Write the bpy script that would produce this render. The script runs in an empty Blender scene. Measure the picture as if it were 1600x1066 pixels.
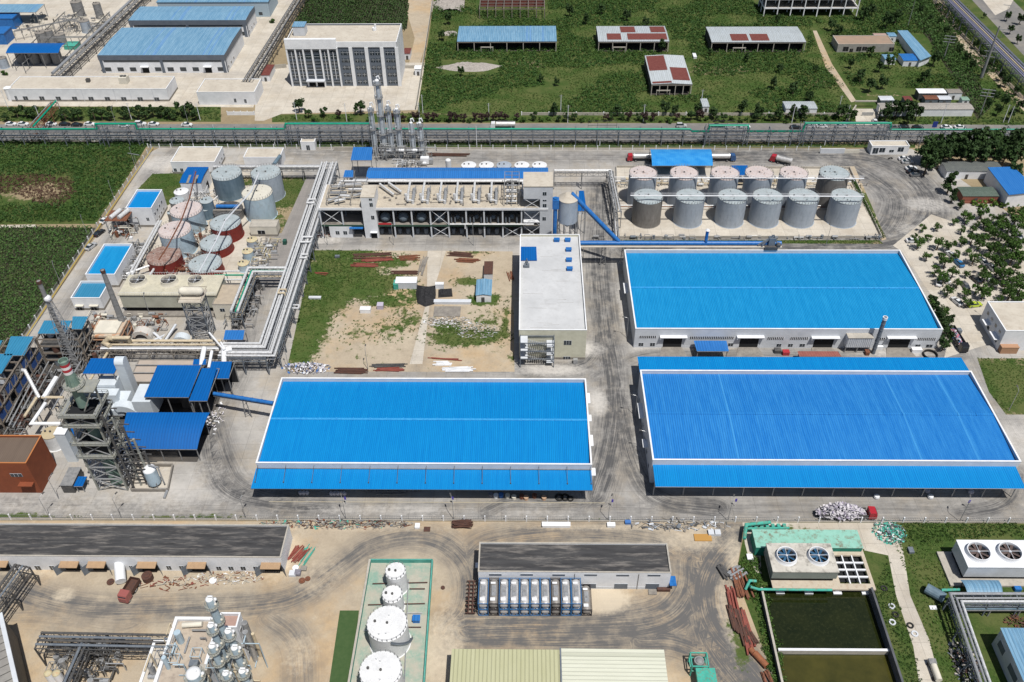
import bpy, math, random
import numpy as np
from mathutils import Vector, Matrix
R_=math.radians
random.seed(7); rng=np.random.default_rng(7)
scene=bpy.context.scene; COL=scene.collection
# ---------- camera (solved from the photograph) ----------
F_,PIT,YAW,ROL,H=1387.2,0.71813,-0.019658,-0.01019,185.0
fw=np.array([math.sin(YAW)*math.cos(PIT),math.cos(YAW)*math.cos(PIT),-math.sin(PIT)])
rt=np.array([math.cos(YAW),-math.sin(YAW),0]); up=np.cross(rt,fw)
RR=np.array([rt*math.cos(ROL)+up*math.sin(ROL),-rt*math.sin(ROL)+up*math.cos(ROL),-fw])
cam=bpy.data.cameras.new('camera'); camo=bpy.data.objects.new('camera',cam); COL.objects.link(camo)
cam.lens=F_/1600*36; cam.sensor_width=36; cam.clip_start=1; cam.clip_end=6000
m=Matrix([list(RR[:,0])+[0],list(RR[:,1])+[0],list(RR[:,2])+[0],[0,0,0,1]])
camo.matrix_world=Matrix(((RR[0][0],RR[1][0],RR[2][0],0),(RR[0][1],RR[1][1],RR[2][1],0),(RR[0][2],RR[1][2],RR[2][2],H),(0,0,0,1)))
scene.camera=camo
# ---------- world, sun, exposure ----------
w=bpy.data.worlds.new('World'); scene.world=w; w.use_nodes=True
nt=w.node_tree; bg=nt.nodes['Background']; sk=nt.nodes.new('ShaderNodeTexSky'); sk.sky_type='NISHITA'
sk.sun_disc=False; sk.sun_elevation=R_(64); sk.sun_rotation=R_(150); sk.air_density=1.0; sk.dust_density=1.5
nt.links.new(sk.outputs[0],bg.inputs[0]); bg.inputs[1].default_value=0.068
sl=bpy.data.lights.new('sun','SUN'); sl.energy=4.9; sl.angle=R_(0.5); sl.color=(1,.96,.9)
so=bpy.data.objects.new('sun',sl); COL.objects.link(so)
SD=Vector((0.23,-0.36,1)).normalized(); so.rotation_euler=SD.to_track_quat('Z','Y').to_euler(); so.location=(0,0,400)
vs=scene.view_settings; vs.view_transform='Standard'; vs.look='None'; vs.gamma=1; vs.use_curve_mapping=False; vs.exposure=0.0
scene.cycles.max_bounces=4; scene.cycles.diffuse_bounces=2; scene.cycles.glossy_bounces=2; scene.cycles.transmission_bounces=2
# ---------- geometry helpers ----------
def P(px,py,z=0.0):
    "photo pixel at height z -> world xyz"
    d=RR.T@np.array([(px-800)/F_,-(py-533)/F_,-1]); t=(z-H)/d[2]; return (float(d[0]*t),float(d[1]*t),float(z))
def XY(px,py,z=0.0): return P(px,py,z)[:2]
def proj(w):
    c=RR@(np.array(w,float)-[0,0,H]); return 800+F_*c[0]/-c[2],533-F_*c[1]/-c[2]
def HT(bx,by,tx,ty):
    g=P(bx,by); return min(np.arange(0,70,.1),key=lambda z:math.hypot(*(np.array(proj((g[0],g[1],z)))-(tx,ty))))
LOC={}
def tag(o,label=None,cat=None,group=None,kind=None):
    if label: o['label']=label
    if cat: o['category']=cat
    if group: o['group']=group
    if kind: o['kind']=kind
    return o
def thing(name,label,cat,loc,group=None):
    o=bpy.data.objects.new(name,None); COL.objects.link(o); o.location=(loc[0],loc[1],loc[2] if len(loc)>2 else 0)
    o.empty_display_size=.5; LOC[o]=tuple(o.location); return tag(o,label,cat,group)
class MB:
    def __init__(s): s.V=[];s.F=[];s.M=[];s.m=0
    def add(s,vs,fs):
        b=len(s.V); s.V.extend([tuple(map(float,v)) for v in vs]); s.F.extend([tuple(b+i for i in f) for f in fs]); s.M.extend([s.m]*len(fs)); return s
    def mt(s,i): s.m=i; return s
    def box(s,x0,x1,y0,y1,z0,z1):
        if x0>x1:x0,x1=x1,x0
        if y0>y1:y0,y1=y1,y0
        return s.add([(x0,y0,z0),(x1,y0,z0),(x1,y1,z0),(x0,y1,z0),(x0,y0,z1),(x1,y0,z1),(x1,y1,z1),(x0,y1,z1)],
            [(0,3,2,1),(4,5,6,7),(0,1,5,4),(1,2,6,5),(2,3,7,6),(3,0,4,7)])
    def prism(s,poly,z0,z1):
        n=len(poly); a=sum(poly[i][0]*poly[(i+1)%n][1]-poly[(i+1)%n][0]*poly[i][1] for i in range(n))
        if a<0: poly=poly[::-1]
        zf=z1 if callable(z1) else (lambda x,y:z1)
        return s.add([(p[0],p[1],z0) for p in poly]+[(p[0],p[1],zf(p[0],p[1])) for p in poly],
            [tuple(range(n-1,-1,-1)),tuple(range(n,2*n))]+[(i,(i+1)%n,n+(i+1)%n,n+i) for i in range(n)])
    def beam(s,p,q,w,h=None):
        h=h or w; p=np.array(p,float);q=np.array(q,float);d=q-p;L=np.linalg.norm(d)
        if L<1e-6:return s
        d/=L; u=np.cross(d,[0,0,1]); 
        if np.linalg.norm(u)<1e-3:u=np.array([1.,0,0])
        u/=np.linalg.norm(u); v=np.cross(u,d); u=u*w/2; v=v*h/2
        return s.add([p-u-v,p+u-v,p+u+v,p-u+v,q-u-v,q+u-v,q+u+v,q-u+v],[(0,1,2,3),(7,6,5,4),(1,0,4,5),(2,1,5,6),(3,2,6,7),(0,3,7,4)])
    def cyl(s,x,y,z0,z1,r,r1=None,n=20,cap=True):
        r1=r if r1 is None else r1
        a=[2*math.pi*i/n for i in range(n)]
        vs=[(x+r*math.cos(t),y+r*math.sin(t),z0) for t in a]+[(x+r1*math.cos(t),y+r1*math.sin(t),z1) for t in a]
        fs=[(i,(i+1)%n,n+(i+1)%n,n+i) for i in range(n)]
        if cap: fs+=[tuple(range(n-1,-1,-1)),tuple(range(n,2*n))]
        return s.add(vs,fs)
    def lathe(s,x,y,prof,n=24):
        vs=[];fs=[]
        for r,z in prof: vs+=[(x+r*math.cos(2*math.pi*i/n),y+r*math.sin(2*math.pi*i/n),z) for i in range(n)]
        for k in range(len(prof)-1):
            fs+=[(k*n+i,k*n+(i+1)%n,(k+1)*n+(i+1)%n,(k+1)*n+i) for i in range(n)]
        return s.add(vs,fs)
    def tube(s,pts,r,n=8,cap=True):
        pts=[np.array(p,float) for p in pts]; k=len(pts)
        ds=[pts[i+1]-pts[i] for i in range(k-1)]; ds=[d/max(np.linalg.norm(d),1e-9) for d in ds]
        vs=[];fs=[]
        for i in range(k-1):
            d=ds[i]; uu=np.cross(d,[0,0,1])
            if np.linalg.norm(uu)<1e-3:uu=np.array([1.,0,0])
            uu/=np.linalg.norm(uu); vv=np.cross(uu,d)
            b=len(vs)
            for e,(pt,oth) in enumerate(((pts[i],ds[i-1] if i>0 else d),(pts[i+1],ds[i+1] if i<k-2 else d))):
                t=d+oth; 
                if np.linalg.norm(t)<.2:t=d
                t=t/np.linalg.norm(t); dn=max(np.dot(d,t),.35)
                for j in range(n):
                    an=2*math.pi*(j+.5)/n; o=(uu*math.cos(an)+vv*math.sin(an))*r
                    vs.append(pt+o-d*(np.dot(o,t)/dn))
            fs+=[(b+j,b+n+j,b+n+(j+1)%n,b+(j+1)%n) for j in range(n)]
            if cap and i==0: fs.append(tuple(range(b,b+n)))
            if cap and i==k-2: fs.append(tuple(range(b+2*n-1,b+n-1,-1)))
        return s.add(vs,fs)
    def sph(s,c,r,n=10,k=6,zs=1,half=False):
        x,y,z=c; t0=0 if half else -math.pi/2
        pr=[(r*math.cos(t0+(math.pi/2-t0)*i/k)+1e-4,z+zs*r*math.sin(t0+(math.pi/2-t0)*i/k)) for i in range(k+1)]
        return s.lathe(x,y,pr,n)
    def truss(s,p,q,w,h,bay,c=.12,d=.07,top=True):
        "box girder from p to q: 4 chords, verticals, diagonals"
        p=np.array(p,float);q=np.array(q,float);D=q-p;L=np.linalg.norm(D);D/=L;u=np.array([-D[1],D[0],0]);u/=max(np.linalg.norm(u),1e-6)
        k=max(1,round(L/bay)); Z=np.array([0,0,h])
        for sx in (-w/2,w/2):
            for zz in (0,h): s.beam(p+u*sx+[0,0,zz],q+u*sx+[0,0,zz],c)
            for i in range(k+1):
                a=p+D*L*i/k+u*sx; s.beam(a,a+Z,d)
                if i<k:
                    b=p+D*L*(i+1)/k+u*sx
                    s.beam(a,b+Z,d) if i%2 else s.beam(a+Z,b,d)
        for i in range(k+1):
            a=p+D*L*i/k; s.beam(a-u*w/2,a+u*w/2,d); s.beam(a-u*w/2+Z,a+u*w/2+Z,d)
        return s
    def build(s,name,mats,parent=None,smooth=False,loc=None,**kw):
        if not isinstance(mats,(list,tuple)): mats=[mats]
        V=np.array(s.V)
        if parent is not None: o0=LOC[parent]
        else:
            o0=loc or (float((V[:,0].min()+V[:,0].max())/2),float((V[:,1].min()+V[:,1].max())/2),float(V[:,2].min()))
        V=V-np.array([o0[0],o0[1],o0[2] if len(o0)>2 else 0])
        me=bpy.data.meshes.new(name); me.from_pydata(V.tolist(),[],s.F)
        for m_ in mats: me.materials.append(m_)
        if len(mats)>1: me.polygons.foreach_set('material_index',s.M)
        if smooth: me.polygons.foreach_set('use_smooth',[True]*len(s.F)); me.set_sharp_from_angle(angle=R_(40))
        o=bpy.data.objects.new(name,me); COL.objects.link(o)
        if parent is not None: o.parent=parent; 
        else: o.location=o0
        LOC[o]=o0 if len(o0)>2 else (o0[0],o0[1],0)
        tag(o,**kw); return o
def quads(name,verts,mats,parent=None,**kw):
    "verts: (n,4,3) array -> one mesh of quads (foliage)"
    n=len(verts); me=bpy.data.meshes.new(name); v=np.asarray(verts,dtype=np.float32).reshape(-1,3)
    o0=(float(v[:,0].mean()),float(v[:,1].mean()),float(v[:,2].min())) if parent is None else LOC[parent]
    v=v-np.array(o0,dtype=np.float32)
    me.vertices.add(n*4); me.vertices.foreach_set('co',v.ravel()); me.loops.add(n*4); me.loops.foreach_set('vertex_index',np.arange(n*4,dtype=np.int32))
    me.polygons.add(n); me.polygons.foreach_set('loop_start',np.arange(0,n*4,4,dtype=np.int32)); me.polygons.foreach_set('loop_total',np.full(n,4,dtype=np.int32))
    me.update(); me.validate()
    me.materials.append(mats); o=bpy.data.objects.new(name,me); COL.objects.link(o)
    if parent is None: o.location=o0
    else: o.parent=parent
    LOC[o]=o0; tag(o,**kw); return o
def copy_tree(o,parent=None):
    c=o.copy(); COL.objects.link(c)
    if parent is not None: c.parent=parent; c.matrix_parent_inverse=o.matrix_parent_inverse
    LOC[c]=LOC.get(o,(0,0,0))
    for ch in list(o.children): copy_tree(ch,c)
    return c
def place(o,loc,rz=0,sc=1,label=None):
    o.location=(loc[0],loc[1],loc[2] if len(loc)>2 else 0); o.rotation_euler=(0,0,rz)
    o.scale=(sc,sc,sc) if not isinstance(sc,tuple) else sc
    if label:o['label']=label
    return o
ORD=['first','second','third','fourth','fifth','sixth','seventh','eighth','ninth','tenth','eleventh','twelfth','thirteenth','fourteenth','fifteenth','sixteenth','seventeenth','eighteenth','nineteenth','twentieth','twenty first','twenty second','twenty third','twenty fourth','twenty fifth','twenty sixth','twenty seventh','twenty eighth','twenty ninth','thirtieth']+['%s %s'%(t,o) for t in ('thirty','forty','fifty','sixty') for o in ('first','second','third','fourth','fifth','sixth','seventh','eighth','ninth','tenth')]
# ---------- materials ----------
MATS={}
def srgb(r,g,b):
    f=lambda c:(c/255/12.92 if c/255<=.04045 else ((c/255+.055)/1.055)**2.4); return (f(r),f(g),f(b))
def mat(name,c1,c2=None,rough=.75,metal=0,scale=.5,lo=.35,hi=.65,bump=0,bscale=None,detail=6,spec=.35,rnd=0,stretch=None,c3=None,s3=4,amt3=.5,coord='POS'):
    if name in MATS: return MATS[name]
    m=bpy.data.materials.new(name); m.use_nodes=True; N=m.node_tree.nodes; L=m.node_tree.links; b=N['Principled BSDF']
    b.inputs['Roughness'].default_value=rough; b.inputs['Metallic'].default_value=metal; b.inputs['Specular IOR Level'].default_value=spec
    if coord=='POS': src=N.new('ShaderNodeNewGeometry').outputs['Position']
    else: src=N.new('ShaderNodeTexCoord').outputs['Object']
    if stretch:
        mp=N.new('ShaderNodeMapping'); mp.inputs['Scale'].default_value=stretch; L.new(src,mp.inputs[0]); src=mp.outputs[0]
    c=(*c1,1)
    if c2 is not None:
        nz=N.new('ShaderNodeTexNoise'); nz.inputs['Scale'].default_value=scale; nz.inputs['Detail'].default_value=detail; nz.inputs['Roughness'].default_value=.65; L.new(src,nz.inputs['Vector'])
        mr=N.new('ShaderNodeMapRange'); mr.inputs[1].default_value=lo; mr.inputs[2].default_value=hi; L.new(nz.outputs[0],mr.inputs[0])
        mx=N.new('ShaderNodeMix'); mx.data_type='RGBA'; mx.inputs[6].default_value=c; mx.inputs[7].default_value=(*c2,1); L.new(mr.outputs[0],mx.inputs[0]); out=mx.outputs[2]
        if c3 is not None:
            n3=N.new('ShaderNodeTexNoise'); n3.inputs['Scale'].default_value=s3; n3.inputs['Detail'].default_value=5; n3.inputs['Roughness'].default_value=.7; L.new(src,n3.inputs['Vector'])
            m3=N.new('ShaderNodeMapRange'); m3.inputs[1].default_value=.5; m3.inputs[2].default_value=.68; m3.inputs[4].default_value=amt3; L.new(n3.outputs[0],m3.inputs[0])
            x3=N.new('ShaderNodeMix'); x3.data_type='RGBA'; x3.inputs[7].default_value=(*c3,1); L.new(m3.outputs[0],x3.inputs[0]); L.new(out,x3.inputs[6]); out=x3.outputs[2]
        if rnd:
            oi=N.new('ShaderNodeObjectInfo'); hv=N.new('ShaderNodeHueSaturation'); mr2=N.new('ShaderNodeMapRange'); mr2.inputs[3].default_value=1-rnd; mr2.inputs[4].default_value=1+rnd
            L.new(oi.outputs['Random'],mr2.inputs[0]); L.new(mr2.outputs[0],hv.inputs['Value']); L.new(out,hv.inputs['Color']); out=hv.outputs[0]
        L.new(out,b.inputs['Base Color'])
    else: b.inputs['Base Color'].default_value=c
    if bump:
        nb=N.new('ShaderNodeTexNoise'); nb.inputs['Scale'].default_value=bscale or scale*4; nb.inputs['Detail'].default_value=5; L.new(src,nb.inputs['Vector'])
        bp=N.new('ShaderNodeBump'); bp.inputs['Strength'].default_value=1; bp.inputs['Distance'].default_value=bump; L.new(nb.outputs[0],bp.inputs['Height']); L.new(bp.outputs[0],b.inputs['Normal'])
    MATS[name]=m; return m
def sheetmat(name,c1,c2,pitch=.75,axis=0,rough=.42,streak=.25,c3=None,p3=.0,metal=0.0,seg=None):
    "profiled sheet: panel-to-panel tone, run-off streaks along the slope"
    if name in MATS: return MATS[name]
    m=bpy.data.materials.new(name); m.use_nodes=True; N=m.node_tree.nodes; L=m.node_tree.links; b=N['Principled BSDF']
    b.inputs['Roughness'].default_value=rough; b.inputs['Specular IOR Level'].default_value=.3; b.inputs['Metallic'].default_value=metal
    g=N.new('ShaderNodeNewGeometry'); sx=N.new('ShaderNodeSeparateXYZ'); L.new(g.outputs['Position'],sx.inputs[0])
    dv=N.new('ShaderNodeMath'); dv.operation='DIVIDE'; dv.inputs[1].default_value=pitch; L.new(sx.outputs[axis],dv.inputs[0])
    fl=N.new('ShaderNodeMath'); fl.operation='FLOOR'; L.new(dv.outputs[0],fl.inputs[0])
    wn=N.new('ShaderNodeTexWhiteNoise'); wn.noise_dimensions='1D'; L.new(fl.outputs[0],wn.inputs['W'])
    mp=N.new('ShaderNodeMapping'); sc=[.25,.25,.25]; sc[axis]=2.2; mp.inputs['Scale'].default_value=sc; L.new(g.outputs['Position'],mp.inputs[0])
    nz=N.new('ShaderNodeTexNoise'); nz.inputs['Scale'].default_value=.6; nz.inputs['Detail'].default_value=6; nz.inputs['Roughness'].default_value=.7; L.new(mp.outputs[0],nz.inputs['Vector'])
    a=N.new('ShaderNodeMath'); a.operation='MULTIPLY_ADD'; a.inputs[1].default_value=.22; L.new(wn.outputs[0],a.inputs[0]); 
    s2=N.new('ShaderNodeMapRange'); s2.inputs[1].default_value=.38; s2.inputs[2].default_value=.72; s2.inputs[4].default_value=streak*2; L.new(nz.outputs[0],s2.inputs[0]); L.new(s2.outputs[0],a.inputs[2])
    mx=N.new('ShaderNodeMix'); mx.data_type='RGBA'; mx.inputs[6].default_value=(*c1,1); mx.inputs[7].default_value=(*c2,1); mx.clamp_factor=True; L.new(a.outputs[0],mx.inputs[0]); out=mx.outputs[2]
    if c3 is not None:
        lt=N.new('ShaderNodeMath'); lt.operation='LESS_THAN'; lt.inputs[1].default_value=p3
        w2=N.new('ShaderNodeTexWhiteNoise'); w2.noise_dimensions='1D'; ad=N.new('ShaderNodeMath'); ad.inputs[1].default_value=91.7; L.new(fl.outputs[0],ad.inputs[0]); L.new(ad.outputs[0],w2.inputs['W']); L.new(w2.outputs[0],lt.inputs[0])
        ml=N.new('ShaderNodeMath'); ml.operation='MULTIPLY'; ml.inputs[1].default_value=.3; L.new(lt.outputs[0],ml.inputs[0])
        x2=N.new('ShaderNodeMix'); x2.data_type='RGBA'; x2.inputs[7].default_value=(*c3,1); L.new(ml.outputs[0],x2.inputs[0]); L.new(out,x2.inputs[6]); out=x2.outputs[2]
    fr=N.new('ShaderNodeMath'); fr.operation='FRACT'; L.new(dv.outputs[0],fr.inputs[0]); gt=N.new('ShaderNodeMath'); gt.operation='LESS_THAN'; gt.inputs[1].default_value=.3; L.new(fr.outputs[0],gt.inputs[0])
    mm=N.new('ShaderNodeMath'); mm.operation='MULTIPLY_ADD'; mm.inputs[1].default_value=-.2; mm.inputs[2].default_value=1.05; L.new(gt.outputs[0],mm.inputs[0]); hv=N.new('ShaderNodeHueSaturation'); L.new(mm.outputs[0],hv.inputs['Value']); L.new(out,hv.inputs['Color']); out=hv.outputs[0]  # rib shading put into the colour as a darker stripe each pitch
    L.new(out,b.inputs['Base Color']); MATS[name]=m; return m
WHITE=mat('white_paint',(.74,.755,.775),(.62,.635,.655),scale=.35,rough=.55)
CREAM=mat('cream_paint',(.62,.585,.5),(.5,.475,.41),scale=.3)
PANEL=mat('grey_panel',(.56,.585,.62),(.48,.505,.54),scale=.4,rough=.5)
WPANEL=mat('white_wall_panel',(.72,.735,.76),(.6,.615,.64),scale=.3,rough=.6)
DARKPAN=mat('slate_panel',(.09,.11,.14),(.12,.14,.17),scale=.3,rough=.5)
STEEL=mat('grey_steel',(.16,.165,.17),(.25,.25,.25),scale=1.2,rough=.6)
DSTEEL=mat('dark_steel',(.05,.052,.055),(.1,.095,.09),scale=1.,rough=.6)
BSTEEL=mat('blue_grey_steel',(.1,.12,.15),(.16,.18,.2),scale=1.,rough=.6)
GALV=mat('galvanised',(.42,.43,.44),(.3,.31,.32),scale=2,rough=.35,metal=.4)
LAG=mat('pipe_lagging',(.66,.67,.68),(.45,.46,.47),scale=1.5,rough=.4,metal=.15,c3=(.3,.27,.22),s3=3,amt3=.25)
LAGY=mat('yellowed_lagging',(.55,.47,.33),(.42,.35,.25),scale=1.2,rough=.6)
GREENP=mat('green_pipe_paint',(.0,.22,.13),(.0,.28,.18),scale=.5,rough=.4)
TEAL=mat('teal_paint',(.04,.3,.24),(.06,.38,.3),scale=.8,c3=(.2,.1,.05),s3=1.5,amt3=.7)
RUST=mat('rust',(.2,.07,.035),(.1,.045,.03),scale=1.5,c3=(.3,.16,.09),s3=5)
RUSTD=mat('dark_rust',(.1,.045,.03),(.06,.035,.03),scale=2)
GLASS=mat('window_glass',(.02,.03,.04),rough=.08,spec=.8)
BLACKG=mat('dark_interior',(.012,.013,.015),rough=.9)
RUB=mat('tyre_rubber',(.02,.02,.02),rough=.85)
CONC=mat('concrete',(.42,.39,.34),(.34,.32,.28),scale=.4,c3=(.2,.18,.16),s3=1.2,amt3=.4)
CONCD=mat('stained_concrete',(.26,.24,.21),(.18,.165,.15),scale=.5,c3=(.1,.09,.08),s3=1.5,amt3=.4)
ROOFC=mat('roof_screed',(.5,.46,.39),(.42,.38,.32),scale=.15,c3=(.3,.25,.19),s3=.7,amt3=.45)
BITU=mat('bitumen_roof',(.03,.03,.032),(.06,.06,.062),scale=.5,stretch=(.25,2,1),c3=(.24,.22,.2),s3=.55,amt3=.6,rough=.8)
BLUE=srgb(0,125,205)
B1=sheetmat('blue_roof_bright',srgb(2,114,180),srgb(14,134,194),pitch=.5,streak=.22)
B2=sheetmat('blue_roof_faded',srgb(10,120,176),srgb(34,142,194),pitch=.5,streak=.3)
B3=sheetmat('blue_roof_deep',srgb(24,104,176),srgb(52,130,192),pitch=.62,streak=.35,c3=srgb(80,160,210),p3=.035)
B3n=sheetmat('blue_roof_deep_north',srgb(18,100,184),srgb(38,122,196),pitch=.5,streak=.2)
BS=sheetmat('blue_sheet_royal',srgb(4,82,150),srgb(14,94,164),pitch=.8,streak=.15)
BC=sheetmat('blue_sheet_mid',srgb(34,98,165),srgb(54,116,180),pitch=.8,streak=.3)
BT=sheetmat('blue_sheet_teal',srgb(45,115,150),srgb(60,130,165),pitch=.8,streak=.3)
BP=sheetmat('pale_blue_roof',srgb(88,130,160),srgb(128,162,184),pitch=.9,streak=.4,c3=srgb(70,120,190),p3=.08)
BPY=sheetmat('pale_blue_sheet_cross',srgb(110,155,195),srgb(140,180,210),pitch=.9,axis=1,streak=.4)
BLUEP=mat('blue_paint',srgb(28,90,155),srgb(45,108,172),scale=1,rough=.4)
REDT=mat('red_tank_paint',srgb(120,42,36),srgb(100,36,32),scale=.6,rough=.6)
import bmesh
# ---------- ground ----------
def groundmat(name,a,b,trk,grass=((.03,.065,.012),(.07,.11,.028)),slab=0,dirt=None,gscale=.12,dscale=.09,damt=.6):
    m=bpy.data.materials.new(name); m.use_nodes=True; N=m.node_tree.nodes; L=m.node_tree.links; bs=N['Principled BSDF']; bs.inputs['Roughness'].default_value=.9; bs.inputs['Specular IOR Level'].default_value=.15
    g=N.new('ShaderNodeNewGeometry'); pos=g.outputs['Position']
    def noise(s,d=6,r=.65,vec=None):
        n=N.new('ShaderNodeTexNoise'); n.inputs['Scale'].default_value=s; n.inputs['Detail'].default_value=d; n.inputs['Roughness'].default_value=r; L.new(vec or pos,n.inputs['Vector']); return n.outputs[0]
    def mr(x,l,h,o0=0,o1=1):
        n=N.new('ShaderNodeMapRange'); n.inputs[1].default_value=l; n.inputs[2].default_value=h; n.inputs[3].default_value=o0; n.inputs[4].default_value=o1; L.new(x,n.inputs[0]); return n.outputs[0]
    def mix(f,x,y):
        n=N.new('ShaderNodeMix'); n.data_type='RGBA'
        if isinstance(f,float): n.inputs[0].default_value=f
        else: L.new(f,n.inputs[0])
        for i,v in ((6,x),(7,y)):
            if isinstance(v,tuple): n.inputs[i].default_value=(*v,1)
            else: L.new(v,n.inputs[i])
        return n.outputs[2]
    def ma(op,x,y):
        n=N.new('ShaderNodeMath'); n.operation=op
        for i,v in ((0,x),(1,y)):
            if isinstance(v,(int,float)): n.inputs[i].default_value=v
            else: L.new(v,n.inputs[i])
        return n.outputs[0]
    def attr(n_):
        n=N.new('ShaderNodeAttribute'); n.attribute_name=n_; return n.outputs['Fac']
    c=mix(mr(noise(.05),.35,.65),a,b)
    c=mix(mr(noise(1.6,8,.8),.45,.75,0,.35),c,tuple(v*.55 for v in a))
    if dirt: c=mix(mr(noise(dscale,7,.7),.46,.62,0,damt),c,dirt)
    if slab:
        bt=N.new('ShaderNodeTexBrick'); bt.offset=0; bt.inputs['Scale'].default_value=1; bt.inputs['Brick Width'].default_value=slab; bt.inputs['Row Height'].default_value=slab*.9
        bt.inputs['Mortar Size'].default_value=.06; bt.inputs['Color1'].default_value=(1,1,1,1); bt.inputs['Color2'].default_value=(.88,.88,.88,1); bt.inputs['Mortar'].default_value=(.6,.6,.6,1); L.new(pos,bt.inputs['Vector'])
        n=N.new('ShaderNodeMix'); n.data_type='RGBA'; n.blend_type='MULTIPLY'; n.inputs[0].default_value=.8; L.new(c,n.inputs[6]); L.new(bt.outputs[0],n.inputs[7]); c=n.outputs[2]
    # wheel tracks: streaks follow the travelled line
    cm=N.new('ShaderNodeCombineXYZ'); L.new(attr('tu'),cm.inputs[0]); L.new(ma('MULTIPLY',attr('ts'),.03),cm.inputs[1])
    c=mix(mr(noise(.33,9,.78),.46,.68,0,.4),c,tuple(v*.6 for v in b)); c=mix(mr(noise(.2,7,.8,None),.58,.7,0,.35),c,tuple(min(v*1.5,.72) for v in a))
    st=ma('ADD',ma('MULTIPLY',mr(noise(.9,3,.6,cm.outputs[0]),.38,.6),.55),ma('MULTIPLY',mr(noise(3.2,5,.7,cm.outputs[0]),.42,.58),.6)); tw=attr('tw')
    f=ma('MULTIPLY',ma('MULTIPLY',tw,1.15),ma('ADD',ma('MULTIPLY',st,.6),mr(noise(.25,6),.35,.6,.0,.45)))
    f=ma('ADD',f,ma('MULTIPLY',tw,.07)); c=mix(mr(f,0,1),c,trk)
    c=mix(mr(ma('ADD',attr('wht'),ma('MULTIPLY',ma('SUBTRACT',noise(.8,8,.75),.5),1.3)),.35,.95,0,.7),c,tuple(min(v*1.3,.62) for v in a))
    gr=attr('grass'); gf=mr(ma('ADD',gr,ma('MULTIPLY',ma('SUBTRACT',noise(gscale*3,8,.7),.5),1.6)),.42,.58)
    gc=mix(mr(noise(1.7,9,.8),.38,.62),grass[0],grass[1]); gc=mix(mr(noise(.1),.4,.6,0,.5),gc,(.13,.13,.05))
    c=mix(gf,c,gc)
    L.new(c,bs.inputs['Base Color'])
    bp=N.new('ShaderNodeBump'); bp.inputs['Distance'].default_value=.12; bp.inputs['Strength'].default_value=.6; L.new(noise(2.5,8,.8),bp.inputs['Height']); L.new(bp.outputs[0],bs.inputs['Normal'])
    return m
def track_attr(me,V,tracks,grass,whites=()):
    n=len(V); tu=np.zeros(n,np.float32); ts=np.zeros(n,np.float32); tw=np.zeros(n,np.float32); gr=np.zeros(n,np.float32)
    for pl,hw,st in tracks:
        pts=np.array([XY(*p) for p in pl]); 
        # smooth polyline (Chaikin)
        for _ in range(3):
            q=[pts[0]]
            for i in range(len(pts)-1): q+=[pts[i]*.75+pts[i+1]*.25,pts[i]*.25+pts[i+1]*.75]
            q.append(pts[-1]); pts=np.array(q)
        best=np.full(n,1e9); bu=np.zeros(n); bs_=np.zeros(n); acc=0
        for i in range(len(pts)-1):
            a=pts[i];d=pts[i+1]-a;L=np.hypot(*d); 
            if L<1e-6: continue
            d/=L; r=V[:,:2]-a; t=np.clip(r@d,0,L); q=r-np.outer(t,d); dist=np.hypot(q[:,0],q[:,1]); sgn=np.sign(r[:,0]*d[1]-r[:,1]*d[0])
            k=dist<best; best[k]=dist[k]; bu[k]=(dist*sgn)[k]; bs_[k]=(acc+t)[k]; acc+=L
        wgt=st*np.clip(1.25-best/hw,0,1); k=wgt>tw; tw[k]=wgt[k]; tu[k]=bu[k]; ts[k]=bs_[k]
    for x,y,rx,ry,v in grass:
        c=XY(x,y); d=((V[:,0]-c[0])/rx)**2+((V[:,1]-c[1])/ry)**2; g=v*np.clip(1.4-np.sqrt(d),0,1)/1.0
        if v>0: gr=np.maximum(gr,np.clip(g,0,1))
        else: gr=np.clip(gr+g,0,1)
    wh=np.zeros(n,np.float32)
    for x,y,rx,ry,v in whites:
        c=XY(x,y); wh=np.maximum(wh,v*np.clip(1.5-np.sqrt(((V[:,0]-c[0])/rx)**2+((V[:,1]-c[1])/ry)**2),0,1))
    for nm,a in (('wht',wh),('tu',tu),('ts',ts),('tw',tw),('grass',gr)):
        at=me.attributes.new(nm,'FLOAT','POINT'); at.data.foreach_set('value',a)
def sheet(name,poly,m,z,res=0,tracks=(),grass=(),whites=(),world=False,kind='structure',**kw):
    pts=[(p if world else XY(p[0],p[1],z)) for p in poly]
    bm=bmesh.new(); f=bm.faces.new([bm.verts.new((x,y,0)) for x,y in pts]); 
    if f.normal.z<0 or f.calc_center_median() is None: pass
    bm.normal_update()
    if f.normal.z<0: f.normal_flip()
    bmesh.ops.triangulate(bm,faces=bm.faces[:])
    if res:
        xs=[p[0] for p in pts]; ys=[p[1] for p in pts]
        for ax,lo,hi in ((0,min(xs),max(xs)),(1,min(ys),max(ys))):
            k=lo+res
            while k<hi:
                no=(1,0,0) if ax==0 else (0,1,0); co=(k,0,0) if ax==0 else (0,k,0)
                bmesh.ops.bisect_plane(bm,geom=bm.verts[:]+bm.edges[:]+bm.faces[:],plane_co=co,plane_no=no,dist=1e-5); k+=res
    me=bpy.data.meshes.new(name); bm.to_mesh(me); bm.free(); me.materials.append(m)
    V=np.zeros(len(me.vertices)*3,np.float32); me.vertices.foreach_get('co',V); V=V.reshape(-1,3)
    if res: track_attr(me,V,tracks,grass,whites)
    o=bpy.data.objects.new(name,me); COL.objects.link(o); o.location.z=z; LOC[o]=(0,0,0)
    tag(o,kind=kind,**kw); return o
YARD=groundmat('yard_concrete_wear',(.43,.412,.385),(.34,.328,.31),(.085,.085,.087),slab=6,dirt=(.36,.31,.24))
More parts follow.
